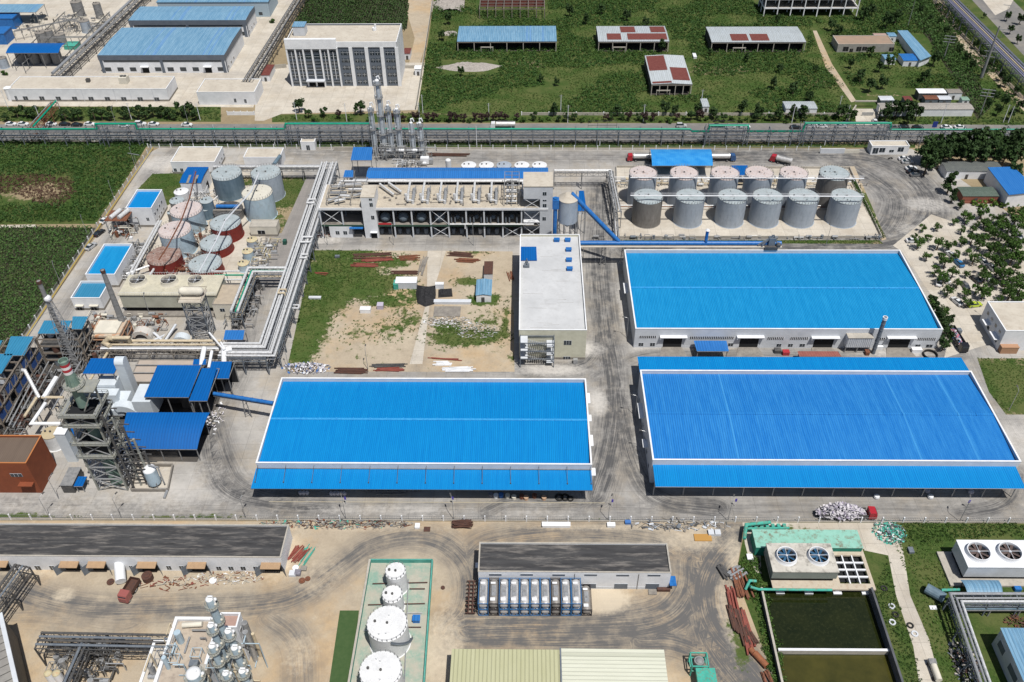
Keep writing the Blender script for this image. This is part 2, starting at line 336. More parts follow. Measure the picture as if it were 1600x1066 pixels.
SAND=groundmat('sandy_soil',(.44,.38,.29),(.36,.3,.225),(.115,.112,.11),dirt=(.43,.29,.15),dscale=.035,damt=.6)
FIELD=groundmat('scrub_soil',(.30,.24,.15),(.24,.19,.12),(.16,.15,.14),grass=((.022,.05,.01),(.06,.1,.022)))
PALE=groundmat('pale_concrete',(.56,.52,.45),(.48,.44,.38),(.3,.28,.26),slab=5,dirt=(.4,.35,.28))
ASPH=groundmat('asphalt_wear',(.2,.195,.19),(.17,.165,.16),(.1,.1,.1),dirt=(.26,.24,.21))
LANE=groundmat('lane_concrete',(.31,.29,.27),(.27,.25,.24),(.17,.165,.16),slab=5)
YT=[([(940,290),(935,420),(945,520),(962,600),(955,700),(930,775)],7,1),([(955,560),(968,640),(985,720),(1020,785),(1120,795)],5,1.0),
 ([(330,640),(322,700),(345,770),(420,790),(520,795)],4,1),([(330,650),(350,720),(372,765),(480,792)],5,.8),([(0,792),(200,795),(420,795),(800,795),(960,797),(1250,795),(1600,797)],5,.55),([(460,378),(650,376),(800,378)],4.5,.55),
 ([(1120,245),(1300,240),(1385,250),(1440,285),(1462,330),(1440,362),(1390,380),(1310,388),(985,388)],10,1.0),([(1330,260),(1400,300),(1400,340),(1370,372),(1310,388)],10,.9),
 ([(447,585),(600,583),(800,582),(930,582)],3,.4),([(930,590),(960,575),(1000,555),(1060,553),(1500,556)],4,.7),([(470,280),(430,380),(398,470),(385,560),(340,640)],6,.55),
 ([(270,237),(236,270),(205,330),(168,390),(120,460),(80,520)],4,.6),([(455,238),(700,246),(900,246),(1000,247),(1180,250)],8,.6),([(1495,480),(1540,600),(1598,700)],5,.4),
 ([(1590,740),(1575,790),(1500,800)],4,.9),([(760,800),(800,780),(860,790),(930,780)],4,.8),([(430,800),(470,780),(500,800)],3,.8),([(820,580),(900,578),(935,560),(940,500)],5,.9),([(955,600),(940,640),(930,700)],3,.5)]
YG=[(20,806,14,1.2,.8),(260,807,12,1.,.6),(330,806,10,1,.7)]
ST=[([(0,915),(120,955),(280,950),(400,948),(470,935),(540,880),(580,850),(650,836),(700,850),(735,890),(735,950),(700,985)],5,.9),([(735,870),(760,845),(880,832),(1010,838),(1070,862),(1088,920),(1050,965),(980,985),(800,975),(720,975)],6,.8),
 ([(1150,840),(1110,880),(1095,930),(1110,985),(1155,1030),(1200,1085)],7,1.3),([(1085,880),(1085,930),(1040,980),(900,985),(730,985)],9,1.1),([(1130,850),(1090,920),(1100,1000),(1170,1085)],6,1.2),([(420,965),(470,1000),(470,1090)],5,.7),
 ([(0,960),(80,960),(200,985),(230,950)],5,.5),([(1000,1000),(1060,1000),(1130,1040),(1160,1090)],6,1)]
YW=[(100,790,30,5,.5),(260,775,18,6,.6),(300,690,6,10,.4),(255,255,10,8,.8),(215,300,6,10,.6),(935,628,3,6,.9),(905,545,8,4,.9),(860,578,12,3,.9),(600,797,26,2,.6),(830,802,20,1.5,.5),(1000,535,4,5,.6),(1400,553,12,2.5,.8),(1010,520,3,6,.7),(975,470,2.5,16,.7),(1000,700,2,10,.5),(500,375,10,3,.8),(1450,320,10,6,.7),(1420,360,6,6,.6),(1590,690,8,8,.7),(950,330,2,20,.5),(320,740,8,6,.5),(1120,541,6,2,.7)]
SW=[(938,935,7,4,1.3),(1080,845,10,4,.7),(440,870,5,8,.8),(690,1010,6,10,.8),(470,1020,5,6,.6),(60,890,12,3,.6),(100,930,3,2.5,.8),(1150,870,3,8,.8),(1000,825,40,1.5,.6),(560,825,40,1.5,.5),(500,900,8,8,.5),(700,960,3,8,.5),(1140,960,3,12,.7)]
# base terrain, far beyond the frame
sheet('ground',[(-3000,-600),(3000,-600),(3000,4000),(-3000,4000)],FIELD,-.03,world=True)
Y=lambda px,py:XY(px,py)[1]
sheet('yard',[(252,229),(1425,233),(1475,262),(1700,420),(1700,815),(0,813),(-160,812),(-60,640),(60,500),(150,370),(232,240)],YARD,.004,res=1.25,tracks=YT,grass=YG,whites=YW)
sheet('parking_apron',[(1395,384),(1455,335),(1700,420),(1700,500),(1600,520),(1475,560),(1488,510),(1408,392)],PALE,.012,res=3,tracks=[],grass=[(1590,380,10,10,.35)])
sheet('sandy_ground',[(-200,814),(1163,816),(1150,900),(1215,1066),(1225,1110),(-200,1110)],SAND,.012,res=1.0,tracks=ST,grass=[(1155,1000,3,12,.6)],whites=SW)
sheet('verge_ground',[(1166,815.5),(1700,819),(1700,1110),(1228,1110),(1150,900)],FIELD,.02,res=2,grass=[(1500,900,60,60,1),(1180,950,12,25,1)])
# green floors
sheet('field',[(652,176),(684,-40),(1640,-40),(1700,186),(1336,190),(815,184)],FIELD,.0,res=4,grass=[(1170,90,400,300,1),(830,100,14,7,-.5),(1120,110,26,10,-.45),(1280,130,20,8,-.4),(940,60,8,20,-.4),(1380,150,20,6,-.4)])
sheet('field',[(-200,222),(233,222),(196,282),(150,350),(-200,352)],FIELD,-.01,res=4,grass=[(60,290,300,200,1),(60,300,16,9,-.7)])
sheet('verge_ground',[(-60,168),(345,168),(400,189),(1340,190),(1336,184),(815,179),(655,176),(430,180),(345,188),(-60,190)],FIELD,.022) if 0 else sheet('verge_ground',[(-60,167),(345,167),(345,190.5),(-60,189.5)],FIELD,.022,res=4,grass=[(150,180,300,30,.8)])
sheet('verge_ground',[(425,179),(652,177),(815,184),(1336,188),(1336,193),(425,191)],FIELD,.022,res=4,grass=[(900,186,400,30,.85)])
sheet('verge_ground',[(1370,174),(1700,180),(1700,196),(1372,194)],FIELD,.024,res=4,grass=[(1500,186,200,30,.9)])
sheet('verge_ground',[(-200,220),(1430,226),(1430,231),(-200,229)],FIELD,.018,res=4,grass=[(600,226,500,30,.9)])
sheet('road_marking',[(420,783.5),(945,785.5),(945,786.3),(420,784.3)],mat('faded_yellow',(.42,.36,.22),(.38,.35,.29),scale=1.5),.02)
# construction yard
CG=[(560,480,45,50,.33),(740,480,40,50,.3),(505,398,16,4,1),(492,440,10,14,1),(545,425,14,8,.9),(600,440,12,6,.75),(572,402,16,4,.6),(625,470,7,7,.6),(720,528,14,5,.8),(760,500,7,6,.5),(560,520,8,6,.45),(640,460,5,8,.6),(520,420,13,8,1),(478,505,9,26,1),(500,470,12,10,.95),(560,450,14,8,.9),(610,410,10,5,.7),(545,395,12,3,.9),(600,470,8,4,.8),(740,395,9,2,.5),(742,525,14,4,.9),(700,512,6,4,.8),(640,500,6,6,.6),(612,515,8,7,.5),(560,560,10,3,.35),(790,500,1.5,12,.7),(755,468,6,4,1),(730,440,6,3,.8),(480,545,8,3,.3),(690,545,5,3,.4),(780,545,5,4,.4),(800,560,4,6,.4)]
sheet('construction_yard',[(487,391),(801,393),(804,581),(447,581),(452,560),(478,440)],SAND,.016,res=1.2,tracks=[([(680,390),(672,440),(665,500),(650,580)],2.2,.35)],grass=CG)
sheet('site_path',[(667,470),(668,392),(697,392),(672,470),(660,569),(640,569)],PALE,.024,res=3,tracks=[],grass=[(650,540,3,8,.3)])
sheet('service_lane',[(478,277),(497,277),(440,440),(395,470),(385,560),(340,560),(392,470),(440,365)],LANE,.012,res=2,tracks=[([(487,277),(430,420),(395,500),(365,560)],3,.6)])
sheet('lawn',[(238,272),(290,270),(300,300),(260,322),(250,297),(214,297)],FIELD,.046,res=2,grass=[(260,285,40,40,1)])
sheet('lawn',[(378,277),(479,277),(440,364),(405,370),(430,290),(380,290)],FIELD,.052,res=1.5,grass=[(450,300,40,12,1),(420,350,10,12,.6)])
sheet('lawn',[(968,375),(1374,375.5),(1380,381),(968,380)],FIELD,.02,res=2,grass=[(1170,377,90,3,.75)])
sheet('lawn',[(1527,560),(1640,560),(1700,648),(1572,648),(1545,612)],FIELD,.02,res=1.5,grass=[(1580,600,20,20,.75)])
sheet('dry_grass_strip',[(1290,281),(1304,281),(1306,260),(1335,260),(1385,374),(1378,376)],SAND,.014,res=2,grass=[(1350,320,20,20,.6)])
sheet('tank_farm_floor',[(964,262),(1325,264),(1376,371),(966,371)],PALE,.03,res=2.5,tracks=[([(966,318),(1350,320)],1.5,.8)])
sheet('tank_farm_floor',[(300,262),(365,262),(430,290),(405,420),(380,440),(330,480),(180,480),(255,330)],PALE,.02,res=2.5,tracks=[([(290,420),(240,480)],6,.6)])
sheet('paved_forecourt',[(1335,170),(1368,170),(1375,196),(1338,196)],PALE,.02,res=3)
# north road and verges
yr0,yr1=XY(800,221)[1],XY(800,194)[1]
sheet('road',[(-420,yr0-.5),(330,yr0-.5),(330,yr1+.8),(-420,yr1)],ASPH,.012,res=4,tracks=[([(-100,208),(1700,210)],6,.4)],world=True)
# yard of the office and the factory to the north west
sheet('office_forecourt',[(400,108),(470,98),(664,98),(652,172),(440,178),(412,189),(398,189)],PALE,.034,res=4)
sheet('factory_yard',[(-60,-30),(480,-30),(412,108),(396,168),(-60,165)],PALE,.008,res=5,tracks=[([(245,0),(150,110)],6,.6),([(0,112),(400,116)],4,.6)])
sheet('road',[(1500,-20),(1562,-20),(1645,62),(1640,130)],ASPH,.02,res=5,tracks=[([(1530,-10),(1640,90)],4,.5)])
sheet('paved_forecourt',[(1526,-12),(1590,-12),(1576,14),(1555,24)],PALE,.03,res=5)
sheet('railway_bed',[(1447,-20),(1462,-20),(1500,45),(1560,110),(1640,190),(1622,196),(1545,118),(1485,60)],SAND,.03,res=4,tracks=[([(1455,0),(1500,52),(1550,108),(1630,190)],1,.9)])
sheet('dirt_path',[(1270,48),(1276,48),(1300,100),(1338,158),(1330,160),(1290,105)],SAND,.06,res=3)
sheet('dirt_path',[(640,-20),(676,-20),(668,60),(652,112),(636,112),(648,60),(636,20)],SAND,.03,res=3)
sheet('paved_forecourt',[(1160,816.5),(1400,817.5),(1410,846),(1372,862),(1350,858),(1188,858),(1190,905),(1172,880),(1164,850)],PALE,.027,res=3,grass=[(1240,823,12,1.5,.5)])
sheet('concrete_track',[(1372,818),(1402,818),(1412,865),(1422,930),(1452,1000),(1475,1090),(1440,1090),(1427,1010),(1400,930),(1388,868),(1350,860)],PALE,.035,res=1.5,tracks=[([(1400,880),(1445,1000)],1.2,.4)])
# ---------- building helpers ----------
def ray(px,py): return RR.T@np.array([(px-800)/F_,-(py-533)/F_,-1])
def PY(px,py,y):
    d=ray(px,py); t=y/d[1]; return (float(d[0]*t),float(H+d[2]*t))
def PX(px,py,x):
    d=ray(px,py); t=x/d[0]; return (float(d[1]*t),float(H+d[2]*t))
def rect(z,fl,fr,b):
    a=P(*fl,z);c=P(*fr,z);d=P(*b,z); return a[0],c[0],(a[1]+c[1])/2,d[1]
def wins(par,y,boxes,fr=PANEL,gl=GLASS,name='window',t=.1,bars=1):
    for b in boxes:
        (xa,za)=PY(b[0],b[1],y);(xb,zb)=PY(b[2],b[3],y); x0,x1=min(xa,xb),max(xa,xb); z0,z1=min(za,zb),max(za,zb)
        mb=MB(); mb.box(x0,x1,y-t*.5,y+.05,z0,z1); mb.mt(1).box(x0+.05,x1-.05,y-t*.75,y,z0+.05,z1-.05)
        mb.mt(0)
        for k in range(bars): xx=x0+(x1-x0)*(k+1)/(bars+1); mb.box(xx-.04,xx+.04,y-t,y,z0+.05,z1-.05)
        mb.build(name,[fr,gl],par)
def winsx(par,x,yz,sgn=1,fr=WPANEL,gl=GLASS,name='window'):
    "windows on an east (sgn 1) or west (sgn -1) wall: (yc,zc,w,h)"
    for yc,zc,w,h in yz:
        mb=MB(); mb.box(min(x-sgn*.05,x+sgn*.05),max(x-sgn*.05,x+sgn*.05),yc-w/2,yc+w/2,zc-h/2,zc+h/2)
        mb.mt(1).box(min(x,x+sgn*.07),max(x,x+sgn*.07),yc-w/2+.08,yc+w/2-.08,zc-h/2+.08,zc+h/2-.08); mb.build(name,[fr,gl],par)
def block(label,x0,x1,y0,y1,zt,wall=WPANEL,roof=ROOFC,par_h=.6,cap=WHITE,name='flat_roof_building',cat='building',plinth=None,t=.25,group=None):
    T=thing(name,label,cat,((x0+x1)/2,(y0+y1)/2,0),group); zr=zt-par_h
    mb=MB(); mb.box(x0,x1,y0,y1,0,zr)
    for a in ((x0,x1,y0,y0+t),(x0,x1,y1-t,y1),(x0,x0+t,y0+t,y1-t),(x1-t,x1,y0+t,y1-t)): mb.box(*a,zr,zt-.08)
    mb.build('wall',wall,T)
    mb=MB(); mb.box(x0+t,x1-t,y0+t,y1-t,zr+.004,zr+.05); mb.build('roof',roof,T)
    mb=MB()
    for a in ((x0-.06,x1+.06,y0-.06,y0+t+.04),(x0-.06,x1+.06,y1-t-.04,y1+.06),(x0-.06,x0+t+.04,y0+t+.04,y1-t-.04),(x1-t-.04,x1+.06,y0+t+.04,y1-t-.04)): mb.box(*a,zt-.08,zt)
    mb.build('parapet_cap',cap,T)
    if plinth:
        mb=MB()
        for a in ((x0-.05,x1+.05,y0-.05,y0),(x0-.05,x0,y0,y1),(x1,x1+.05,y0,y1)): mb.box(*a,0,.9)
        mb.build('plinth',plinth,T)
    return T
def corr(mb,x0,x1,secs,pitch=.5,rh=.05,axis=0,th=0,x0b=None,x1b=None):
    "ribbed sheet between x0..x1, following the section line secs [(y,z)..]; x0b/x1b: ends at the last section (skewed)"
    n=max(1,int(round((x1-x0)/pitch))); pr=[]
    for i in range(n):
        for f,h in ((0,0),(.72,0),(.78,rh),(.92,rh)): pr.append(((i+f)/n,h))
    pr.append((1,0)); k=len(pr); vs=[]
    for j,(y,z) in enumerate(secs):
        tt=j/(len(secs)-1); a=x0+(0 if x0b is None else (x0b-x0)*tt); b=x1+(0 if x1b is None else (x1b-x1)*tt)
        for f,h in pr:
            x=a+(b-a)*f; vs.append((x,y,z+h) if axis==0 else (y,x,z+h))
    fs=[]
    for j in range(len(secs)-1):
        for i in range(k-1):
            q=(j*k+i,j*k+i+1,(j+1)*k+i+1,(j+1)*k+i); fs.append(q if axis==0 else q[::-1])
    mb.add(vs,fs); return mb
def canopy(label,z,corners,m,zb=None,posts=None,name='canopy_roof',cat='canopy',arch=0,under=None,pitch=.8,th=.12,group=None,pw=.22,axis=0,inset=.4,back=False):
    "free standing sheet roof on posts; corners = px of fl,fr,br,bl at height z (front) / zb (back)"
    zb=z if zb is None else zb
    fl,fr,br,bl=[P(*c,(z if i<2 else zb)) for i,c in enumerate(corners)]
    T=thing(name,label,cat,((fl[0]+fr[0])/2,(fl[1]+bl[1])/2,0),group)
    n=9 if arch else 2; secs=[]
    y0=(fl[1]+fr[1])/2;y1=(bl[1]+br[1])/2
    for i in range(n):
        t=i/(n-1); secs.append((y0+(y1-y0)*t,z+(zb-z)*t+arch*4*t*(1-t)))
    mb=MB()
    if axis==0: corr(mb,fl[0],fr[0],secs,pitch,x0b=bl[0],x1b=br[0])
    else:
        a,b=min(fl[0],bl[0]),max(fr[0],br[0]); corr(mb,y0,y1,[(a,z),(b,z)] if not arch else [(a+(b-a)*i/8,z+arch*4*(i/8)*(1-i/8)) for i in range(9)],pitch,axis=1)
    mb.build('roof',m,T)
    mb=MB()
    for s in secs[:: max(1,(n-1)//4)]: mb.beam((fl[0]+.1,s[0],s[1]-.14),(fr[0]-.1,s[0],s[1]-.14),.12,.16)
    for k in range(4):
        x=fl[0]+.2+(fr[0]-fl[0]-.4)*k/3
        for i in range(n-1): mb.beam((x,secs[i][0],secs[i][1]-.3),(x,secs[i+1][0],secs[i+1][1]-.3),.14,.18)
    mb.build('roof_frame',under or STEEL,T)
    if back: mb=MB(); mb.box(fl[0]+.5,fr[0]-.5,y1-.5,y1-.3,0,zb-.4); mb.box(bl[0]+.4,bl[0]+.6,y0+.5,y1-.5,0,min(z,zb)-.5); mb.build('dark_fill_wall',BLACKG,T)  # black fill walls added to deepen the shade under the canopy
    nx=posts or 3
    for k in range(nx):
        x=fl[0]+inset+(fr[0]-fl[0]-2*inset)*k/(nx-1)
        for y,zz in ((y0+inset,z),(y1-inset,zb)):
            mb=MB(); mb.beam((x,y,0),(x,y,zz-.3),pw); mb.build('post',under or STEEL,T)
    return T
def awning(par,y,b,zt=None,d=1.6,m=WHITE,name='door_awning'):
    xa,za=PY(b[0],b[1],y);xb,_=PY(b[2],b[3],y); mb=MB(); mb.box(xa,xb,y-d,y,za-.3,za); mb.build(name,m,par)
def awnx(par,x,yc,w,z,d=1.3,m=WHITE,sgn=1):
    mb=MB(); mb.box(min(x,x+sgn*d),max(x,x+sgn*d),yc-w/2,yc+w/2,z-.25,z); mb.build('door_awning',m,par)
def shed(label,x0,x1,y0,y1,zt,roofm,par_h=1.3,rise=1.0,pitch=.5,wall=PANEL,name='warehouse',t=.3):
    T=thing(name,label,'warehouse',((x0+x1)/2,(y0+y1)/2,0)); ze=zt-par_h; ym=(y0+y1)/2
    mb=MB()
    for a in ((x0,x1,y0,y0+t),(x0,x1,y1-t,y1),(x0,x0+t,y0+t,y1-t),(x1-t,x1,y0+t,y1-t)): mb.box(*a,0,zt-.1)
    mb.build('wall',wall,T)
    mb=MB(); corr(mb,x0+t+.02,x1-t-.02,[(y0+t+.02,ze),(ym,ze+rise),(y1-t-.02,ze)],pitch); mb.build('roof',roofm,T)
    mb=MB(); mb.box(x0+t+.1,x1-t-.1,ym-.35,ym+.35,ze+rise+.03,ze+rise+.12)
    for k in range(1,19): xx=x0+(x1-x0)*k/19; mb.box(xx-.1,xx+.1,ym-.5,ym+.5,ze+rise+.1,ze+rise+.2)
    mb.build('ridge_flashing',roofm if roofm is B3 else mat('ridge_pale_blue',srgb(50,150,205),srgb(30,125,190),scale=1.5),T)
    mb=MB()
    for a in ((x0-.08,x1+.08,y0-.08,y0+t+.06),(x0-.08,x1+.08,y1-t-.06,y1+.08),(x0-.08,x0+t+.06,y0+t+.06,y1-t-.06),(x1-t-.06,x1+.08,y0+t+.06,y1-t-.06)): mb.box(*a,zt-.1,zt)
    mb.build('parapet_cap',WHITE,T)
    return T
# ---------- the three great blue warehouses ----------
a=rect(8.8,(400,722),(925,727),(437,590)); W1=a
T=shed('long bright blue roofed warehouse with pale canopy ties, at the foot of the construction yard',*a,8.8,B1); X0,X1,Y0,Y1=a
CZ=6.1; cy0,cy1=P(660,765,CZ)[1],Y0; cx0,cx1=P(392,763,CZ)[0],P(926,766,CZ)[0]
mb=MB(); corr(mb,cx0,cx1,[(cy0,CZ),(cy1,6.6)],.5); mb.build('canopy_roof',B1,T)
mb=MB(); mb.beam((X0,Y0-.12,6.75),(X1,Y0-.12,6.75),.14); mb.beam((cx0,cy0+.1,CZ-.15),(cx1,cy0+.1,CZ-.15),.14); mb.build('canopy_beam',BSTEEL,T)
for i in range(13):
    x=XY(442+44*i-40,745,6)[0]; x=min(x,X1-.3); mb=MB(); mb.beam((x,Y0-.05,8.0),(x,cy0+1.9,6.35),.1); mb.cyl(x,cy0+1.9,6.2,6.6,.16,n=8); mb.build('canopy_tie',DSTEEL,T)
for py,w in ((622,4),(653,2.4),(688,4),(737,2.6)): awnx(T,X1,P(925,py,4)[1],w,4)
for i in range(7):
    x=X0+6+(X1-X0-12)*i/6; mb=MB(); mb.box(x-2.2,x+2.2,Y0-.06,Y0+.02,0,4.2); mb.build('roller_door',DARKPAN,T)
a=rect(7.8,(993,513),(1474,515),(977,390)); X0,X1,Y0,Y1=a; W2=a
T=shed('blue roofed warehouse beside the round tank farm, four open doors in its pale front wall',*a,7.8,B2)
for b in ((1037,529,1064,543),(1157,529,1183,543),(1273,530,1299,545),(1391,530,1417,546)):
    xa,za=PY(b[0],b[1],Y0); xb,_=PY(b[2],b[3],Y0); za=min(za,4.4)
    za+=.7; mb=MB(); mb.box(xa,xb,Y0-.03,Y0+.01,0,za); mb.build('doorway',BLACKG,T)
    mb=MB(); mb.box(xa-1.3,xb+1.3,Y0-1.2,Y0,za+.35,za+.55); mb.box(xa-1.3,xa-1.1,Y0-1.1,Y0,za-.3,za+.35); mb.box(xb+1.1,xb+1.3,Y0-1.1,Y0,za-.3,za+.35); mb.build('door_awning',WPANEL,T)
    mb=MB(); mb.prism([(xa-1.6,Y0-4.5),(xb+1.6,Y0-4.5),(xb+.2,Y0-.06),(xa-.2,Y0-.06)],0,lambda x,y:.03 if y<Y0-1 else .3); mb.build('door_ramp',CONCD,T)
for b in ((999,525,1025,528.5),(1078,526,1146,530),(1199,527,1224,531),(1235,527,1262,531),(1369,528,1382,532),(1434,528,1461,532)):
    xa,za=PY(b[0],b[1],Y0); xb,zb=PY(b[2],b[3],Y0); mb=MB(); mb.box(xa,xb,Y0-.04,Y0+.01,zb,za); mb.mt(1); k=max(3,int((xb-xa)/.55))
    for i in range(k+1): xx=xa+(xb-xa)*i/k; mb.box(xx-.1,xx+.1,Y0-.09,Y0,zb,za)
    mb.build('louvre_vent',[BLACKG,WPANEL],T)
wins(T,Y0,[(998,535.5,1005,541),(1016,535.5,1023,541),(1138,536,1145,541),(1214,537,1220,542),(1232,537,1238,542),(1250,537,1257,542),(1372,538,1378,543),(1431,538,1437,543),(1448,538,1456,543)])
mb=MB(); mb.box(X0-.05,X1+.05,Y0-.02,Y0,0,.8); mb.build('plinth',PANEL,T)
awnx(T,X0,P(977,447,5)[1],5.5,4.2,sgn=-1)
a=rect(9.2,(1020,718),(1596,721.5),(1002,578)); X0,X1,Y0,Y1=a; W3=a
T=shed('deeper blue roofed warehouse with two skirting canopies, nearest the lower right corner',*a,9.2,B3,pitch=.62)
CZ=6.6; cy0=P(1300,762,CZ)[1]; cx0,cx1=P(1024,760,CZ)[0],P(1600,763.5,CZ)[0]+.5
mb=MB(); corr(mb,cx0,cx1,[(cy0,CZ),(Y0,7.2)],.62); mb.build('canopy_roof',B1,T)
mb=MB(); mb.beam((cx0,cy0+.1,CZ-.15),(cx1,cy0+.1,CZ-.15),.14); mb.build('canopy_beam',WPANEL,T)
for i in range(13):
    x=cx0+.3+(cx1-cx0-.6)*i/12; mb=MB(); mb.beam((x,cy0+2.6,0),(x,cy0+2.6,CZ-.1),.2); mb.build('canopy_post',GALV,T)
ry=P(1250,558,5.6)[1]; rx0,rx1=P(996,558,5.6)[0],P(1500,560,5.6)[0]
mb=MB(); corr(mb,rx0,rx1,[(Y1,6.2),(ry,5.6)],.62,x1b=rx1,x1=None) if 0 else corr(mb,rx0,rx1+.5,[(Y1,6.2),(ry,5.6)],.62); mb.build('rear_canopy_roof',B1,T)
for i in range(9):
    x=rx0+.5+(rx1-rx0-1)*i/8; mb=MB(); mb.beam((x,ry-.5,0),(x,ry-.5,5.5),.2); mb.build('canopy_post',GALV,T)
for py,w in ((640,6),(691,3)): awnx(T,X0,P(1000,py,5)[1],w,4.6,sgn=-1)
winsx(T,X0,[(Y0+4+5*i,2.2,1.4,1.2) for i in range(6)],-1)
# ---------- pale flat roofed block with escape stair ----------
a=rect(12,(811,515.5),(917,515.5),(812,366)); X0,X1,Y0,Y1=a; GB=a
LR=mat('light_membrane_roof',(.5,.51,.52),(.42,.43,.44),scale=.12,c3=(.33,.33,.33),s3=.5,amt3=.35,rough=.7)
TILE=mat('cream_tile_wall',(.55,.54,.43),(.47,.46,.36),scale=.6)
T=block('tall pale block with a long light grey flat roof and a steel escape stair',*a,12,TILE,LR,.9,name='process_building',plinth=CONCD)
wins(T,Y0,[(881,532,893,539),(880,557,891,561.5)],bars=2)
mb=MB(); mb.prism([P(812.5,387,11.2)[:2],P(838,387,11.2)[:2],P(839,408,11.2)[:2],P(812.5,408,11.2)[:2]],11.3,11.6); mb.build('roof_hatch',BS,T)
for px,py in ((870,375),(887,375),(888.5,390),(889,406),(890,420)):
    x,y,_=P(px,py,11.6); mb=MB(); mb.box(x-.9,x+.9,y-.75,y+.6,11.15,11.9); mb.mt(1).box(x-1.0,x+1.0,y-.85,y+.75,11.9,12.05); mb.build('roof_vent',[BLUEP,BLUEP],T)
x,y,_=P(823,412,11.5)
mb=MB(); mb.cyl(x,y,11.15,12.6,.5,n=10); mb.cyl(x,y,12.6,13.6,.15,n=8); mb.box(x-1,x+.9,y-2,y-.6,11.15,12.1); mb.tube([(x,y,12.2),(x,y-1.5,12.5),(x+.8,y-1.6,11.4)],.18); mb.build('roof_fan_unit',BSTEEL,T)
mb=MB()
for k in range(14):
    yy=Y0+1.5+(Y1-Y0-4)*rng.random(); xx=X0+1+rng.random()*(X1-X0-8); 
    mb.beam((xx,yy,11.16),(xx+3+rng.random()*4,yy+rng.random()*.6-.3,11.16),.06,.02)
mb.build('roof_seam',CONCD,T)
# escape stair (steel frame with landings)
sx0,sx1=XY(813,574)[0],XY(865,575)[0]; sy0=XY(840,574)[1]; S=MB(); zs=[0.1,3.4,6.6,9.8]
T2=thing('escape_stair','grey steel escape stair against the south wall of the pale block','staircase',((sx0+sx1)/2,sy0,0))
for x in (sx0,sx1):
    for y in (sy0,Y0-.3): S.beam((x,y,0),(x,y,10.2),.25)
for z in zs[1:]:
    for y in (sy0,Y0-.3): S.beam((sx0,y,z),(sx1,y,z),.2,.25)
    for x in (sx0,sx1): S.beam((x,sy0,z),(x,Y0-.3,z),.2,.25)
S.build('frame',BSTEEL,T2)
for i,z in enumerate(zs[1:]):
    mb=MB(); w=2.2; mb.box(sx0+.1,sx0+w,sy0+.1,Y0-.3,z+.02,z+.12); mb.build('landing',PANEL,T2)
    mb=MB(); mb.box(sx1-w,sx1-.1,sy0+.1,Y0-.3,z-1.7,z-1.6); mb.build('landing',PANEL,T2)
    mb=MB(); ya,yb=sy0+.8,sy0+2.2
    for k in range(9):
        t=k/9; xx=sx0+w+(sx1-sx0-2*w)*t; mb.box(xx,xx+.35,ya,ya+1,z-1.7*t-.06,z-1.7*t); mb.box(sx1-w-(sx1-sx0-2*w)*t-.35,sx1-w-(sx1-sx0-2*w)*t,yb,yb+1,z-1.7-1.6*t-.06,z-1.7-1.6*t)
    mb.beam((sx0+w,ya,z+.5),(sx1-w,ya,z-1.2),.06); mb.beam((sx1-w,yb+1,z-1.2),(sx0+w,yb+1,z-2.8),.06); mb.build('stair_flight',GALV,T2)
# ---------- process hall (long open building) ----------
zt=HT(700,371,700,324); PZ=zt
x0=XY(506,371)[0]; x1=XY(817,371)[0]; y0=XY(660,371)[1]; y1=P(700,287,zt)[1]
zm=PY(700,352,y0)[1]
T=thing('process_hall','long open fronted process hall with a sandy flat roof covered in exchangers','building',((x0+x1)/2,(y0+y1)/2,0)); PH=(x0,x1,y0,y1,zt,zm)
mb=MB(); mb.box(x0,x1+9,y0-.3,y1,zt-.9,zt-.35); mb.build('roof_slab',WPANEL,T)
mb=MB(); mb.box(x0+.3,x1+9,y0+.2,y1-.2,zt-.346,zt-.3); mb.build('roof_deck',mat('sandy_screed',(.46,.41,.33),(.38,.34,.28),scale=.3,c3=(.2,.16,.12),s3=1.5,amt3=.5),T)
mb=MB(); mb.box(x0,x1+9,y0-.45,y0-.3,zt-1.0,zt-.1); mb.build('roof_fascia',WPANEL,T)
mb=MB(); mb.box(x0,x1+9,y0,y1,zm-.35,zm); mb.build('mid_floor',CONCD,T)
mb=MB(); mb.box(x0,x1,y0-.2,y0,zm-.5,zm+.15); mb.build('floor_beam',mat('dark_green_paint',(.03,.07,.05)),T)
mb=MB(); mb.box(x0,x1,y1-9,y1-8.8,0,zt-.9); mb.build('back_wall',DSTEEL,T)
cols=[506,540,618.7,646.5,675,702.7,730,757.5,786,815]
for c in cols:
    x=XY(c,371)[0]; mb=MB(); mb.beam((x,y0+.1,0),(x,y0+.1,zt-.9),.5); mb.build('column',PANEL,T)
    mb=MB(); mb.beam((x,y0+6,0),(x,y0+6,zt-.9),.4); mb.build('column',BSTEEL,T)
def brace(a,b,z0,z1):
    xa,xb=XY(a,371)[0],XY(b,371)[0]; mb=MB(); mb.beam((xa,y0-.05,z0),(xb,y0-.05,z1),.13); mb.beam((xa,y0+.1,z1),(xb,y0+.1,z0),.13); mb.build('cross_brace',WPANEL,T)
brace(675,702.7,.2,zm-.5); brace(675,702.7,zm+.2,zt-1); brace(506,540,zm+.2,zt-1); brace(786,815,.2,zm-.5)
